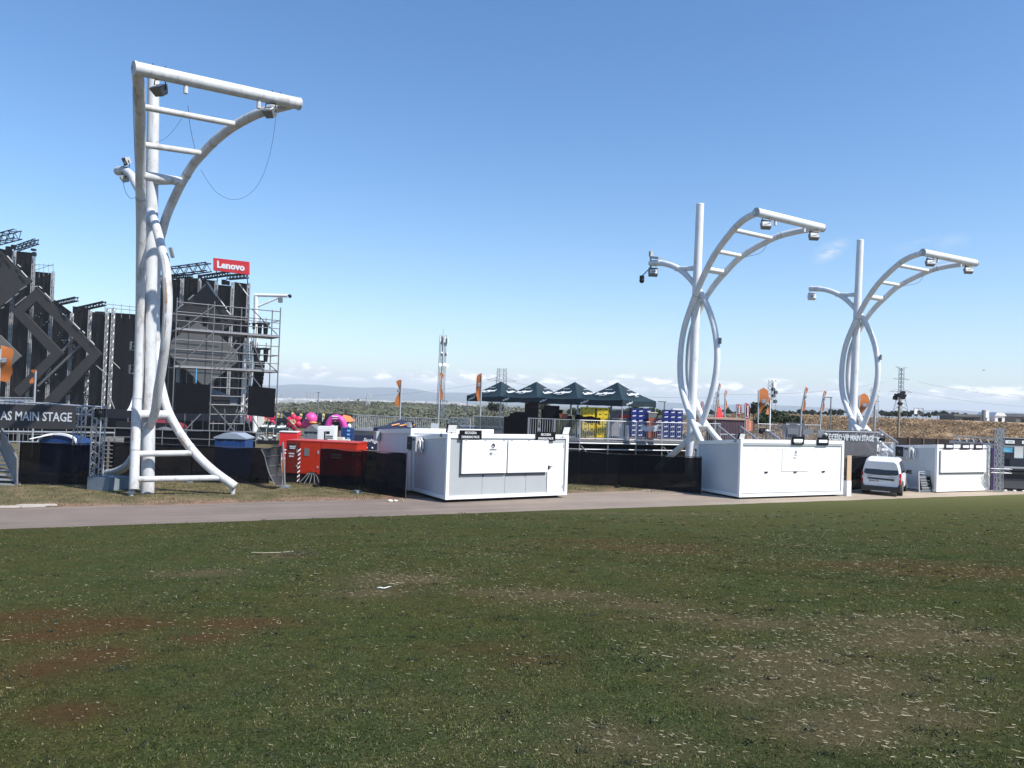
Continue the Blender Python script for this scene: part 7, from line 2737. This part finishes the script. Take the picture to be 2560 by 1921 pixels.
# white clutter beyond the van
q = P(2212, 1140, 48)
o = thing('white_chairs', 'heap of white folded chairs and covers behind the parked van', 'chairs', (q.x, q.y, 0))
random.seed(9)
mb_ = MB()
for i in range(16):
    x_, z_ = random.uniform(-.7, .5), random.uniform(.9, 2.2)
    mb_.box((x_, random.uniform(-.3, .4), z_), (random.uniform(.12, .4), .06, random.uniform(.15, .45)), Matrix.Rotation(random.uniform(-.8, .8), 3, 'Y') @ Matrix.Rotation(random.uniform(-.5, .5), 3, 'Z'))
mb_.prism([(-.35, -.35, 1.0), (.25, -.35, 1.0), (-.3, -.35, 1.55)], (0, .1, 0))
mb_.build('folded_chairs', M_white, o)
MB().box((0, .1, .5), (1.5, .7, .9)).build('trolley', M_dark, o)
a_, b_ = P(2200, 1150, 47), P(2236, 1150, 47.6)
rail_panel((a_.x, a_.y), (b_.x, b_.y), .9, 1.35, 'barred barrier with dark gear behind it, just above the van roof', 'barrier behind the van', step=.12, rb=.022)
gear_o = thing('blue_tarp_gear', 'dark equipment with a pale blue sheet left of the air-conditioned kiosk', 'equipment', (P(2218, 1150, 49).x, 49.2, 0))
MB().span((-.6, 0, 0), (.6, .8, 1.9)).build('case', M_navy, gear_o)
MB().span((.2, -.05, 1.55), (.55, -.002, 1.95)).build('sheet', M_bluetarp, gear_o)
q = P(2158, 1128, 46.5)
o = thing('dark_equipment', 'dark tarpaulined equipment with pale parts under the access banner', 'equipment', (q.x, q.y, 0))
MB().sphere((0, 0, .9), (.75, .5, q.z - .55), 12, 8).box((.1, 0, .5), (1.5, .9, 1.0)).build('tarpaulin', M_black, o)
mb_ = MB()
for i in range(5):
    mb_.box((-.35 + .2 * i, -.48, q.z - .1 + .1 * (i % 2)), (.14, .1, .12), Matrix.Rotation(.3 * i, 3, 'Y'))
mb_.build('pale_parts', M_letgrey, o)
a_, b_ = P(2222, 1085, 52), P(2245, 1104, 49)
a_, b_ = P(2197, 1075, 52), P(2244, 1107, 49)
o = thing('handrail', 'long sloping grey handrail right of the access banner', 'handrail', (a_.x, a_.y, 0), 0, 'sloping stair handrails')
MB().bar((0, 0, a_.z), tuple(b_ - Vector((a_.x, a_.y, 0))), .06, 6).build('rail', M_alu, o)
mb_ = MB().bar((0, 0, 0), (0, 0, a_.z), .04, 5).bar((b_.x - a_.x, b_.y - a_.y, 0), (b_.x - a_.x, b_.y - a_.y, b_.z), .04, 5)
for i in range(1, 9):
    p_ = Vector((0, 0, a_.z)).lerp(b_ - Vector((a_.x, a_.y, 0)), i / 9)
    mb_.bar((p_.x, p_.y, p_.z - .9), p_, .02, 4)
split_build(mb_, 'post', M_steel, o)

# ------------------------------------------------------------------ bar stand at the right edge
DB = 41.6
q = P(2492, 1229, DB)
o = thing('truss_tower', 'twin silver truss tower at the corner of the black bar stand', 'truss tower', (q.x, q.y, 0))
zt_ = P(2492, 1070, DB).z
MB().truss((0, 0, 0), (0, 0, zt_), .20, rc=.022, rb=.016, seg=16).build('tower', M_alu, o)
MB().truss((.29, .1, 0), (.29, .1, zt_), .14, rc=.020, rb=.014, seg=18).build('tower', M_alu, o)
zz = P(2492, 1177, DB).z
MB().truss((-.42, -.05, zz), (.7, -.05, zz), .22, rc=.016, rb=.012, seg=4).build('cross_truss', M_alu, o)
q = P(2505, 1228, DB + .8)
o = thing('bar_stand', 'black open bar stand with counter and grey fascia, cut off by the edge', 'bar stand', (q.x, q.y, 0))
LB = 7.0
zc = lambda py: P(2520, py, DB + .8).z
MB().span((0, .9, 0), (LB, 1.0, zc(1130))).build('rear_wall', mat('blueblack_wall', (.012, .016, .028), .6), o)
MB().span((0, 0, .16), (LB, .08, zc(1197))).build('counter_front', mat('charcoal_front', (.055, .055, .06), .6), o)
MB().span((0, -.02, zc(1197)), (LB, .06, zc(1184))).build('counter_band', M_dark, o)
MB().span((0, -.1, zc(1171)), (LB, .5, zc(1168))).build('counter_top', M_alu, o)
MB().truss((0, -.1, zc(1178)), (LB, -.1, zc(1178)), .18, rc=.012, rb=.008, seg=16).build('counter_truss', M_dark, o)
fs = MB().span((0, -.05, zc(1115)), (LB, .05, zc(1096))).build('fascia', M_banner, o)
for i, xx in enumerate((.09, 1.0, 1.9, 2.8)):
    s_ = MB().span((xx, -.075, zc(1109)), (xx + .5, -.052, zc(1101))).build('label_plate', M_letter, fs)
    MB().span((xx + .14, -.079, (zc(1109) + zc(1101)) / 2 - .02), (xx + .42, -.0755, (zc(1109) + zc(1101)) / 2 + .02)).build('grey_print', M_grey, s_)
MB().span((0, -.08, zc(1117)), (LB, -.03, zc(1114.5))).span((0, -.08, zc(1096)), (LB, -.03, zc(1094))).build('edge_tube', M_alu, o)
MB().prism([(.15, .6, zc(1120)), (1.15, .6, zc(1120)), (1.12, .6, zc(1133)), (.5, .6, zc(1132)), (.15, .6, zc(1128))], (0, .06, 0)).build('blue_sheet', M_bluetarp, o)
MB().span((1.0, .55, zc(1147)), (1.5, .58, zc(1118))).build('white_panel', M_letgrey, o)
ft = MB()
for i in range(14):
    ft.box((.15 + i * .5, -.05, .05), (.14, .1, .07))
ft.build('floor_clip', M_letter, o)
MB().span((.10, .85, zc(1146)), (.14, .89, zc(1141))).build('switch', M_letter, o)
q = P(2482, 1228, DB + .9)
o = thing('purple_panel', 'narrow dark purple panel between the far kiosk and the truss tower', 'panel', (q.x - .12, q.y, 0))
MB().span((0, 0, 0), (.42, .06, zc(1122))).build('panel', M_purple, o)
MB().bar((0, .03, 0), (0, .03, zc(1122)), .025, 6).build('edge_tube', M_dark, o)
a_, b_ = P(2389, 1098, 47), P(2500, 1106, 44)
o = thing('roof_truss', 'silver roof truss with pale sheeting behind the far kiosk', 'truss', (a_.x, a_.y, 0))
MB().truss((0, 0, a_.z), tuple(b_ - Vector((a_.x, a_.y, 0))), .30, .34, rc=.03, rb=.02, seg=12).build('truss', M_alu, o)
MB().prism([(0, .6, a_.z - .5), (b_.x - a_.x, b_.y - a_.y + .6, b_.z - .6), (b_.x - a_.x, b_.y - a_.y + .6, b_.z - .1), (0, .6, a_.z - .1)], (0, .05, 0)).build('sheeting', mat('pale_sheeting', (.42, .42, .43), .6, var=.2), o)
mb_ = MB()
for t_ in (0, .5, 1):
    p_ = (b_ - Vector((a_.x, a_.y, 0))) * t_
    mb_.bar((p_.x, p_.y, 0), (p_.x, p_.y, a_.z + (b_.z - a_.z) * t_), .05, 5)
split_build(mb_, 'post', M_steel, o)
a_, b_ = P(2236, 1108, 60), P(2395, 1112, 60)
o = thing('dark_board_fence', 'long dark brown board fence at the foot of the dry bank', 'fence', (a_.x, a_.y, 0))
zt_ = P(2300, 1096, 60).z
MB().span((0, 0, 0), (b_.x - a_.x + 6, .08, zt_)).build('boards', mat('dark_brown_board', (.025, .017, .015), .8, var=.4, scale=5, stretch=(6, 1, .4)), o)
mb_ = MB()
for i in range(8):
    mb_.span((i * 1.1, -.06, 0), (i * 1.1 + .1, -.003, zt_ + .06))
split_build(mb_, 'post', M_brownbox, o)

# ------------------------------------------------------------------ trees, bushes


def tree(px, y_base, d, hpx, wpx, label, material, per=46, leaf=.11, z0=None, name='tree', clump_n=26, group=None, trunk=True, squash=.85):
    b_ = P(px, y_base, d)
    zb = float(terr_z(np.array(b_.x), np.array(b_.y))) if z0 is None else z0
    h_ = hpx * d / FPX
    w_ = wpx * d / FPX / 2
    o_ = thing(name, label, 'tree' if trunk else 'bush', (b_.x, b_.y, zb), 0, group)
    top = b_.z - zb + h_
    th_ = top
    cz = b_.z - zb + h_ * .55
    pts, szs = [], []
    for i in range(clump_n):
        u_ = rng.normal(0, 1, 3)
        u_ /= np.linalg.norm(u_)
        rr__ = rng.uniform(.2, .95) ** .6
        pts.append((u_[0] * w_ * .78 * rr__, u_[1] * w_ * .78 * rr__, cz + u_[2] * h_ * .40 * rr__))
        szs.append(rng.uniform(.22, .42) * min(w_, h_ * .7))
    Vc_, Fc2 = clumps(pts, szs, leaf * max(1, d / 60), per, squash)
    cr = np_mesh('crown', Vc_, Fc2, material)
    cr.parent = o_
    if trunk:
        mb__ = MB().tube([(0, 0, 0), (.03 * h_, .02, cz * .6), (-.02 * h_, 0, cz + h_ * .2)], [.10 * h_ * .5, .07 * h_ * .5, .02 * h_], 7)
        for i in range(5):
            a_ = i * 1.3
            mb__.tube([(.02 * h_, 0, cz * (.55 + .07 * i)), (math.cos(a_) * w_ * .5, math.sin(a_) * w_ * .5, cz + h_ * (.0 + .05 * i))], [.03 * h_ * .6, .01 * h_], 5)
        mb__.build('trunk', M_bark, o_)
    return o_


tree(1884, 1042, 92, 38, 38, 'round dark green tree behind the large orange teardrop flag', M_leafd, per=60)
tree(1916, 1046, 84, 34, 34, 'smaller bright green tree beside the round dark tree', M_leaf, per=60)
for (px_, yb, d_, h_, w_, lb) in ((1925, 1062, 76, 34, 60, 'olive green bush behind the slim radio tower'), (1958, 1062, 78, 30, 50, 'olive green bush in the middle of the hedge by the stair rails'), (1988, 1064, 80, 22, 40, 'low olive green bush left of the narrow flags'), (1900, 1064, 74, 20, 34, 'low green bush under the orange teardrop flag')):
    tree(px_, yb, d_, h_, w_, lb, M_leaf, per=60, name='bush', group='bushes behind the stair rails', trunk=False)
for (px_, yb, d_, h_, w_, lb) in ((1590, 1046, 72, 30, 84, 'leafy olive tree under the right end of the marquees'), (1634, 1046, 74, 24, 56, 'leafy olive tree at the curved mast end of the marquees')):
    tree(px_, yb, d_, h_, w_, lb, M_leaf, per=60, clump_n=34)
tree(1345, 1028, 130, 26, 90, 'wide grey green tree seen under the second marquee', mat('grey_green_leaves', (.075, .08, .045), .8, var=.5, scale=.4), per=70, clump_n=34)
tree(1235, 1030, 125, 22, 60, 'grey green tree seen under the flag end of the marquees', MATS['grey_green_leaves'], per=60)
tree(1435, 1038, 110, 16, 46, 'low green tree left of the yellow crates', M_leaf, per=50)
random.seed(21)
xs = [1465, 1500, 1520, 1552, 1760, 1778, 1815, 1835, 1952, 1978, 2010, 2033, 2060, 2082, 2102, 2205, 2232, 2252, 2268, 2292, 2316, 2344, 2362, 2388, 2412]
for i, x in enumerate(xs):
    d_ = random.uniform(150, 190)
    yb = 1036 + (x - 1750) * .012
    tree(x, yb, d_, random.uniform(9, 17), random.uniform(22, 46), 'small dark tree of the treeline along the horizon', M_leafd, per=34, leaf=.09, clump_n=14, group='treeline on the horizon', z0=(3.4 if x > 1900 else None))

# ------------------------------------------------------------------ towers and masts


def lattice(name, label, cat, px, y_base, y_top, d, wb, wt, seg, rc, rb, m_, arms=(), zb=None, group=None, cap=None):
    b_ = P(px, y_base, d)
    t_ = P(px, y_top, d)
    z0 = float(terr_z(np.array(b_.x), np.array(b_.y))) if zb is None else zb
    o_ = thing(name, label, cat, (b_.x, b_.y, z0), .4, group)
    H_ = t_.z - z0
    mb_ = MB()
    wid = lambda f: wb + (wt - wb) * f if not cap else wb + (wt - wb) * min(1, f / cap)
    cr_ = [(-1, -1), (1, -1), (1, 1), (-1, 1)]
    for k in range(4):
        pts_ = [(cr_[k][0] * wid(f) / 2, cr_[k][1] * wid(f) / 2, H_ * f) for f in np.linspace(0, 1, 12)]
        mb_.tube(pts_, rc, 4)
    fs_ = np.linspace(0, 1, seg + 1)
    for i in range(seg):
        f0, f1 = fs_[i], fs_[i + 1]
        for k in range(4):
            a_, b2 = cr_[k], cr_[(k + 1) % 4]
            if i % 2:
                a_, b2 = b2, a_
            mb_.bar((a_[0] * wid(f0) / 2, a_[1] * wid(f0) / 2, H_ * f0), (b2[0] * wid(f1) / 2, b2[1] * wid(f1) / 2, H_ * f1), rb, 3)
            mb_.bar((b2[0] * wid(f0) / 2, b2[1] * wid(f0) / 2, H_ * f0), (a_[0] * wid(f1) / 2, a_[1] * wid(f1) / 2, H_ * f1), rb, 3)
    mb_.build('lattice_frame', m_, o_)
    for (f, half, rise) in arms:
        am = MB()
        for s in (-1, 1):
            am.bar((s * wid(f) / 2, 0, H_ * f), (s * half, 0, H_ * f + rise), rc * .9, 4).bar((s * wid(f) / 2, 0, H_ * f + half * .16), (s * half, 0, H_ * f + rise), rc * .7, 4)
        am.build('cross_arm', m_, o_)
    return o_, H_


M_lat = mat('grey_lattice', (.30, .32, .34), .6, metal=.2, var=.2)
M_latw = mat('pale_lattice', (.50, .52, .53), .5, metal=.2, var=.2)
o, Ht = lattice('telecom_tower', 'slim telecom lattice tower with antenna panels and dish drums, beyond the lower platform', 'tower', 1100, 1050, 838, 150, 1.2, 1.0, 26, .038, .022, mat('slate_lattice', (.20, .23, .25), .6, metal=.2, var=.2))
mb_ = MB()
for (x, z, w_, h_) in ((-.72, .955, .16, 1.2), (.15, .95, .18, 1.3), (.75, .95, .16, 1.2), (-.35, .79, .4, .3), (.72, .785, .25, .5)):
    mb_.box((x, -.7, Ht * z), (w_, .2, h_))
mb_.build('antenna_panel', M_white, o)
mb_ = MB()
for (x, z, w_, h_) in ((-.5, .95, .4, 1.1), (.5, .93, .4, .9), (-.35, .90, .5, .5), (.35, .89, .5, .6), (-.3, .77, .3, .5), (.5, .77, .3, .5)):
    mb_.box((x, -.55, Ht * z), (w_, .3, h_))
mb_.tube([(0, 0, 0), (0, 0, Ht * .97)], .11, 5)
mb_.build('feeder_equipment', mat('slate_equipment', (.05, .07, .085), .6), o)
mb_ = MB()
for (x, z) in ((-.65, .645), (.2, .65), (.75, .64)):
    mb_.tube([(x, -1.0, Ht * z), (x, -.7, Ht * z)], [.36, .36], 12)
mb_.build('dish_drum', M_white, o)
MB().bar((0, 0, Ht), (0, 0, Ht + 1.2), .03, 4).build('lightning_rod', M_grey, o)
lattice('pylon', 'big grey electricity pylon with three crossarms beyond the dry bank', 'pylon', 2251, 1042, 920, 260, 4.6, 1.1, 14, .11, .06, M_lat, ((.60, 5.2, -.2), (.80, 3.8, .2), (.985, 2.7, .6)), cap=.62)
lattice('pylon', 'small grey electricity pylon behind the orange flag at the end of the marquees', 'pylon', 1251, 1030, 921, 300, 4.0, 2.6, 9, .13, .07, M_lat, ((.72, 6.5, 0),))
lattice('pylon', 'thin pale pylon on the scrub hill between pink arch and orange flag', 'pylon', 919, 1037, 983, 280, 1.5, .6, 8, .07, .05, M_latw, ((.80, 1.3, 0),))
lattice('pylon', 'small grey pylon with cage arms behind the middle mast rib', 'pylon', 1790, 1036, 980, 220, 1.6, .9, 8, .05, .03, M_lat, ((.5, 1.1, 0), (.7, 1.1, 0), (.9, 1.1, 0)))
o, Ht = lattice('radio_tower', 'slim white radio tower with dark drums behind the wrapped orange flag', 'tower', 1928, 1044, 950, 120, 1.0, .8, 14, .05, .035, M_latw)
for (x, z) in ((-.25, .83), (.25, .78), (-.2, .72), (.2, .62)):
    MB().tube([(x, -.75, Ht * z), (x, -.35, Ht * z)], .28, 10).build('dark_drum', mat('slate_equipment', (.05, .07, .085)), o)
MB().box((0, -.5, Ht * .9), (.5, .3, 1.0)).build('antenna_panel', M_white, o)
lattice('antenna_mast', 'thin latticed antenna mast behind the far curved mast', 'tower', 2184, 1062, 970, 95, .8, .5, 12, .03, .02, M_lat, ((.6, 1.0, .05), (.75, 1.0, .05), (.9, .9, .05)), zb=3.0)

q = P(2243, 1110, 62)
o = thing('floodlight_pole', 'tall brown pole crowned with a cluster of dark stage lamps, before the dry bank', 'light pole', (q.x, q.y, 0))
zt_ = P(2246, 992, 62).z
MB().tube([(0, 0, 0), (.12, 0, zt_)], [.12, .09], 8).build('pole', M_wood, o)
random.seed(3)
mb_ = MB()
for i in range(9):
    a_ = i * 2.1
    pc_ = Vector((.12 + .48 * math.cos(a_) * random.uniform(.4, 1), .35 * math.sin(a_), zt_ - .1 + random.uniform(-.5, .45)))
    MB().box(pc_, (.28, .25, .22), Matrix.Rotation(random.uniform(-.5, .5), 3, 'Y')).bar((.12, 0, pc_.z), pc_, .03, 4).build('stage_lamp', M_dark, o)
for (px_, yb, yt, d_, lb, arm_) in ((1660, 1052, 1005, 75, 'short dark street lamp at the right end of the marquees', -.3), (2076, 1058, 994, 85, 'thin street lamp with a bent head between flags and the far curved mast', -.4), (793, 1060, 982, 110, 'thin dark pole beside the scaffold, before the scrub hill', 0), (1116, 1046, 1003, 140, 'small dark lamp post beside the telecom tower', -.5)):
    q = P(px_, yb, d_)
    zt_ = P(px_, yt, d_).z
    zg = float(terr_z(np.array(q.x), np.array(q.y)))
    o = thing('street_lamp', lb, 'lamp post', (q.x, q.y, zg), 0, 'far lamp posts')
    MB().tube([(0, 0, 0), (0, 0, zt_ - zg)], [.09, .06], 6).build('post', M_grey, o)
    MB().box((arm_ * .8, 0, zt_ - zg), (.5 + abs(arm_), .12, .10)).build('lamp_head', M_grey, o)

# overhead lines
def wire(pts_px, label, r=.035):
    pts_ = [P(*p_) for p_ in pts_px]
    o_ = MB()
    fine = []
    for a_, b_ in zip(pts_[:-1], pts_[1:]):
        for i in range(14):
            t_ = i / 14
            p_ = a_.lerp(b_, t_)
            p_.z -= (b_ - a_).length * .02 * 4 * t_ * (1 - t_)
            fine.append(p_)
    fine.append(pts_[-1])
    o_.tube(fine, r, 4)
    ob = o_.build('power_line', M_grey, None, origin=fine[0])
    tag(ob, label, 'power line', 'overhead power lines')


wire([(919, 990, 280), (1251, 950, 300)], 'thin overhead line rising to the small pylon behind the marquees')
wire([(560, 1000, 300), (919, 996, 280)], 'thin overhead line crossing to the thin pale pylon')
wire([(1790, 985, 220), (2210, 955, 262)], 'upper overhead line strung to the big pylon', .03)
wire([(1251, 950, 300), (1790, 995, 220)], 'overhead line passing behind the marquees', .03)
wire([(2292, 955, 262), (2700, 1008, 260)], 'overhead line leaving the big pylon past the frame edge', .03)
wire([(2280, 980, 262), (2700, 1022, 280)], 'lower overhead line leaving the big pylon past the frame edge', .03)

# far buildings on the plateau
BZ = 3.4
q = P(2296, 1038, 150)
o = thing('billboard', 'white billboard on a wire-thin frame beyond the dry bank', 'billboard', (q.x, q.y, BZ))
r_ = 150 / FPX
zb_ = P(2296, 1036, 150).z - BZ
zt_ = P(2296, 1021, 150).z - BZ
MB().span((-11 * r_, 0, zb_), (-3 * r_, .1, zt_)).build('panel', M_white, o)
mb_ = MB().bar((-3 * r_, 0, zb_), (12 * r_, 0, zb_), .04, 4).bar((-11 * r_, 0, zt_), (12 * r_, 0, zt_), .04, 4).bar((12 * r_, 0, 0), (12 * r_, 0, zt_), .05, 4).bar((-11 * r_, 0, 0), (-11 * r_, 0, zt_), .05, 4).bar((-2 * r_, 0, zb_), (12 * r_, 0, zt_), .04, 4).bar((-2 * r_, 0, zt_), (12 * r_, 0, zb_), .04, 4)
mb_.build('frame', M_grey, o)


def shed(px0, px1, yt, yb, d, label, wall, roof, gable=False, name='far_building'):
    a_, b_ = P(px0, yb, d), P(px1, yb, d)
    zt__ = P((px0 + px1) / 2, yt, d).z
    o_ = thing(name, label, 'building', (a_.x, a_.y, 3.0), 0)
    w_ = b_.x - a_.x
    hh = zt__ - 3.0
    MB().span((0, 0, -.5), (w_, 5, hh * .72)).build('wall', wall, o_)
    if gable:
        MB().prism([(-.2, -.2, hh * .722), (w_ + .2, -.2, hh * .722), (w_ * .85, -.2, hh), (w_ * .12, -.2, hh)], (0, 5.4, 0)).build('roof', roof, o_)
    else:
        MB().span((-.3, -.3, hh * .722), (w_ + .3, 5.3, hh)).build('roof', roof, o_)
    mb__ = MB()
    n_ = max(1, int(w_ / 2.5))
    for i in range(n_):
        mb__.span((w_ * (i + .3) / n_, -.03, hh * .2), (w_ * (i + .7) / n_, .0, hh * .55))
    mb__.build('window_strip', M_dark, o_)
    return o_


shed(2387, 2452, 1036, 1046, 140, 'long low dark-roofed shed on top of the dry bank', M_shed, M_shed)
shed(2488, 2512, 1032, 1042, 140, 'small white building on top of the dry bank near the frame edge', M_white, M_white, True)
shed(2540, 2620, 1036, 1044, 140, 'grey pitched-roof barn at the frame edge on the dry bank', M_shed, M_shed, True)
q = P(2464, 1047, 138)
o = thing('water_tower', 'small white block tower beside a dark one on the dry bank', 'tower', (q.x, q.y, 3.0))
r_ = 138 / FPX
zt_ = P(2464, 1026, 138).z - 3.0
MB().span((-5 * r_, 0, 0), (0, .6, zt_)).build('dark_block', M_grey, o)
MB().span((.05, .05, zt_ * .45), (9 * r_, .7, zt_ * .98)).span((4 * r_, .1, -.3), (10 * r_, .65, zt_ * .45)).build('white_block', M_white, o)
# towers of the far city
for (px_, yt, lb) in ((767, 981, 'pale slab tower, tallest on the left of the far city skyline'), (775, 984, 'pale slab tower next to the tallest one of the far city'), (784, 984, 'thin pale slab tower of the far city by the dark pole'), (702, 988, 'squat far tower block beside the scaffold edge'), (947, 994, 'lone far tower block right of the thin pale pylon')):
    b_ = P(px_, 1005, 1500)
    zt_ = P(px_, yt, 1500).z
    zg = float(terr_z(np.array(b_.x), np.array(b_.y)))
    o = thing('tower_block', lb, 'building', (b_.x, b_.y, zg), 0, 'far city towers')
    MB().span((-1.7, -1.7, 0), (1.7, 1.7, zt_ - zg)).build('wall', mat('far_tower_wall', (.30, .31, .33), .8), o)
    MB().span((-.9, -.9, zt_ - zg + .01), (.9, .9, zt_ - zg + 1.2)).build('roof', M_grey, o)
q = P(2459, 926, 160)
o = thing('bird', 'tiny dark bird gliding in the sky above the dry bank', 'bird', q)
mb_ = MB().sphere((0, 0, 0), (.28, .08, .07), 8, 6)
mb_.raw([(-.1, 0, .02), (.12, 0, .02), (.3, -.5, .12), (.2, -.55, .12)], [(0, 1, 2, 3)]).raw([(-.1, 0, .02), (.12, 0, .02), (.3, .5, .12), (.2, .55, .12)], [(3, 2, 1, 0)])
mb_.build('body', M_dark, o)

# ------------------------------------------------------------------ small litter on the grass
p_ = L_at(725, 1388)
o = thing('twig_heap', 'heap of dry palm twigs and a long stalk lying on the lawn', 'twigs', (p_.x, p_.y, float(lawn_z(np.array(p_.x), np.array(p_.y)))))
mb_ = MB()
random.seed(4)
for i in range(60):
    a_ = random.uniform(0, 6.3)
    x_, y_ = random.gauss(.1, .16), random.gauss(0, .12)
    l_ = random.uniform(.05, .2)
    mb_.bar((x_, y_, .01), (x_ + l_ * math.cos(a_), y_ + l_ * math.sin(a_), random.uniform(.01, .10)), .005, 3)
mb_.build('twigs', mat('dark_twig', (.055, .05, .028), .9, var=.4, scale=8), o)
MB().tube([(-.72, .02, .02), (-.5, -.03, .03), (-.2, 0, .04), (.05, .05, .06)], .012, 5).build('stalk', MATS['bleached_stalk'], o)
p_ = L_at(958, 1474)
o = thing('plastic_scrap', 'curled white plastic scrap on the lawn', 'litter', (p_.x, p_.y, float(lawn_z(np.array(p_.x), np.array(p_.y)))))
MB().tube([(-.08, 0, .02), (-.04, -.02, .03), (.01, -.01, .02), (.07, .03, .03), (.10, .02, .04)], [.006, .009, .007, .008, .004], 6).build('scrap', M_letter, o)
p_ = G(975, 1256)
o = thing('paper_litter', 'crumpled white and tan paper at the edge of the path by the black fence', 'litter', p_)
MB().sphere((0, 0, .05), (.12, .09, .06), 7, 5).sphere((.2, .05, .05), (.09, .08, .05), 7, 5).build('paper', M_cream, o)
MB().tube([(.28, 0, .02), (.36, .03, .12), (.46, .02, .12), (.5, .02, .03)], .03, 5).build('strip', M_wood, o)

# pale kerb slabs at the left edge of the path
for (px_, py_, w_, lb) in ((30, 1270, 1.9, 'broken pale slab lying flat at the path edge'), (92, 1266, 1.2, 'long pale plank lying on the grass near the path')):
    p_ = G(px_, py_)
    o = thing('kerb_slab', lb, 'slab', p_, R_(24))
    mb_ = MB()
    mb_.prism([(-w_ / 2, -.15, .012), (w_ / 2, -.10, .012), (w_ / 2 - .1, .14, .012), (-w_ / 3, .2, .012), (-w_ / 2, .06, .012)], (0, 0, .04))
    mb_.build('slab', mat('pale_concrete', (.42, .38, .33), .9, var=.2, scale=5), o)

# ------------------------------------------------------------------ air
HAZE_DENSITY = 0.00025
hm_ = bpy.data.materials.new('air')
hm_.use_nodes = True
ht = hm_.node_tree
ht.nodes.clear()
pv = ht.nodes.new('ShaderNodeVolumePrincipled')
pv.inputs['Color'].default_value = (0.86, 0.93, 1.0, 1)
pv.inputs['Density'].default_value = HAZE_DENSITY
pv.inputs['Anisotropy'].default_value = 0.0
ho = ht.nodes.new('ShaderNodeOutputMaterial')
ht.links.new(pv.outputs[0], ho.inputs['Volume'])
hz_o = MB().span((-6000, -6000, -14), (6000, 6000, 104)).build('haze', hm_)
kind(hz_o, 'stuff')
